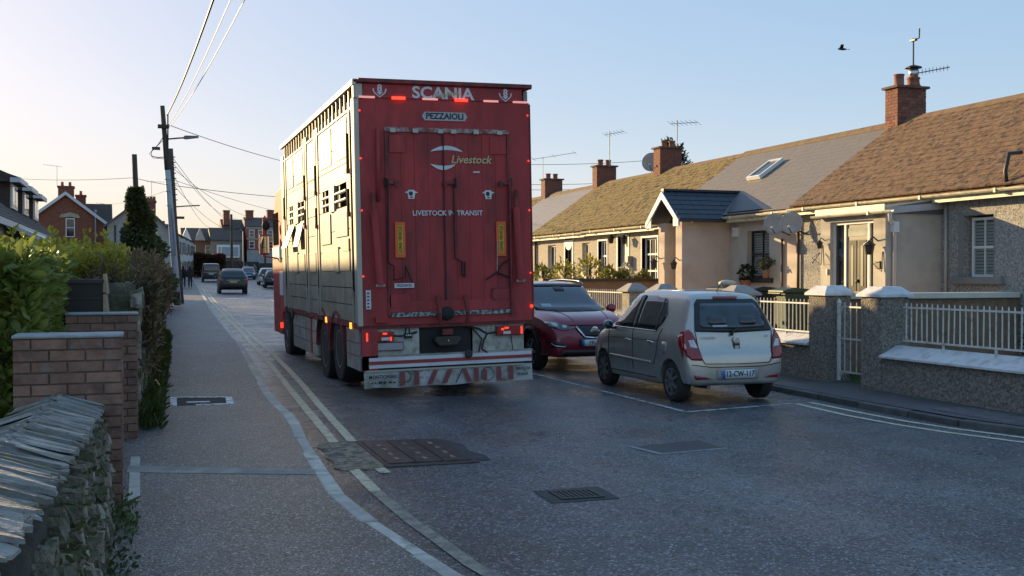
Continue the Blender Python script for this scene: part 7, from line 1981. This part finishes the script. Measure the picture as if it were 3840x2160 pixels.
# people
def person(label, x, y, h, rotz, coat, legs, stride=.12, bag=False, group=None, hair=(.03, .022, .018), armswing=.18):
    z0 = zg(y, x) + .09
    t = thing('person', label, 'person', (x, y, z0), rotz=rotz, local=True, group=group)
    s = h / 1.75
    V_ = {'pel': (0, 0, .93), 'bel': (0, .01, 1.08), 'chest': (0, .0, 1.30), 'neck': (0, 0, 1.47), 'head': (0, .02, 1.62),
          'shl': (-.19, 0, 1.42), 'ell': (-.25, -armswing * .5, 1.14), 'wrl': (-.24, -armswing * .2, .90), 'hal': (-.235, .0, .80), 'shr': (.19, 0, 1.42), 'elr': (.25, armswing * .2, 1.14), 'wrr': (.24, armswing * .8, .92), 'har': (.235, armswing, .83),
          'hil': (-.095, 0, .88), 'knl': (-.10, stride * .9, .50), 'anl': (-.10, stride * .7, .09), 'tol': (-.10, stride * .7 + .16, .04), 'hir': (.095, 0, .88), 'knr': (.10, -stride * .2, .50), 'anr': (.10, -stride * 1.5, .12), 'tor': (.10, -stride * 1.5 + .15, .04)}
    rad = {'pel': .15, 'bel': .15, 'chest': .165, 'neck': .062, 'head': .10, 'shl': .085, 'ell': .062, 'wrl': .045, 'hal': .045, 'shr': .085, 'elr': .062, 'wrr': .045, 'har': .045, 'hil': .105, 'knl': .075, 'anl': .052, 'tol': .045, 'hir': .105, 'knr': .075, 'anr': .052, 'tor': .045}
    ed = [('pel', 'bel'), ('bel', 'chest'), ('chest', 'neck'), ('neck', 'head'), ('chest', 'shl'), ('shl', 'ell'), ('ell', 'wrl'), ('wrl', 'hal'), ('chest', 'shr'), ('shr', 'elr'), ('elr', 'wrr'), ('wrr', 'har'), ('pel', 'hil'), ('hil', 'knl'), ('knl', 'anl'), ('anl', 'tol'), ('pel', 'hir'), ('hir', 'knr'), ('knr', 'anr'), ('anr', 'tor')]
    K = list(V_)
    me = bpy.data.meshes.new('body'); me.from_pydata([tuple(c * s for c in V_[k]) for k in K], [(K.index(a), K.index(b)) for a, b in ed], [])
    o = bpy.data.objects.new('body', me); col.objects.link(o)
    md = o.modifiers.new('skin', 'SKIN')
    for i, k in enumerate(K):
        sv = me.skin_vertices[0].data[i]; sv.radius = (rad[k] * s, rad[k] * s * (.72 if k in ('pel', 'bel', 'chest') else 1)); sv.use_root = k == 'pel'
    o.modifiers.new('sub', 'SUBSURF').levels = 1
    dg = bpy.context.evaluated_depsgraph_get(); m2 = bpy.data.meshes.new_from_object(o.evaluated_get(dg))
    o.modifiers.clear(); o.data = m2
    skin = M('skin', (.42, .24, .17), rough=.6)
    m2.materials.clear()
    for q in (coat, legs, skin, M('dark shoes', (.02, .018, .016), rough=.5)): m2.materials.append(q)
    for p in m2.polygons:
        c = p.center / s
        p.material_index = 3 if c.z < .10 else 1 if c.z < .82 and abs(c.x) < .20 else 2 if (c.z > 1.50 or (c.z < .88 and abs(c.x) > .20)) else 0
        p.use_smooth = True
    o.parent = t
    MB().ball((0, -.015 * s, 1.66 * s), .112 * s, 12, (.92, 1.02, 1.08)).ball((0, -.06 * s, 1.58 * s), .09 * s, 10, (.95, .7, 1.1)).build('hair', M('dark hair', hair, rough=.7), t, smooth=True)
    MB().prism([(-.20 * s, .80 * s), (.20 * s, .80 * s), (.225 * s, 1.05 * s), (.20 * s, 1.38 * s), (.10 * s, 1.47 * s), (-.10 * s, 1.47 * s), (-.20 * s, 1.38 * s), (-.225 * s, 1.05 * s)], 'y', -.125 * s, .13 * s).build('jacket', coat, t, bevel=.05)
    for sd in (-1, 1): MB().ball((sd * .10 * s, .02, 1.62 * s), .022 * s, 6, (.5, 1, 1.3)).build('ear', skin, t)
    MB().ball((0, .115 * s, 1.60 * s), .02 * s, 6, (.8, 1, 1.4)).build('nose', skin, t)
    return t
pc1 = M('black jacket', (.018, .016, .016), rough=.8, var=.3); pc2 = M('dark brown jacket', (.032, .022, .018), rough=.8, var=.3); pl1 = M('dark jeans', (.025, .025, .032), rough=.85, var=.2)
person('person in a black jacket walking away, left of the pair on the pavement', 3.22, 90.6, 1.70, R(2), pc1, pl1, .12)
person('person in a dark brown jacket walking away, right of the pair on the pavement', 3.72, 89.8, 1.72, R(-3), pc2, pl1, .14, hair=(.02, .014, .01))
person('person in pale clothes standing at the far street end, left one', 12.6, 138, 1.75, R(170), M('pale top', (.32, .31, .30), rough=.9), pl1, .05)
person('person in dark clothes standing at the far street end, right one', 13.6, 138, 1.70, R(190), M('grey coat', (.12, .12, .13), rough=.9), pl1, .05)
# bird
bd_ = thing('bird', 'small dark bird gliding in the sky above the cottages', 'bird', (22, 29.64, 9.22), rotz=R(60), local=True)
MB().lathe((0, -.16, 0), (0, 1, .1), [(0, .005), (.05, .03), (.14, .045), (.24, .035), (.30, .012)], 10).build('body', black_metal, bd_, smooth=True)
for sd in (-1, 1):
    MB().add([(0, -.04, .02), (0, .07, .02), (sd * .18, .06, .13), (sd * .36, -.02, .10), (sd * .18, -.04, .12)], [(0, 1, 2, 4), (4, 2, 3)]).build('wing', black_metal, bd_)
MB().add([(-.03, -.16, 0), (.03, -.16, 0), (.045, -.25, -.01), (-.045, -.25, -.01)], [(0, 1, 2, 3)]).build('tail', black_metal, bd_)
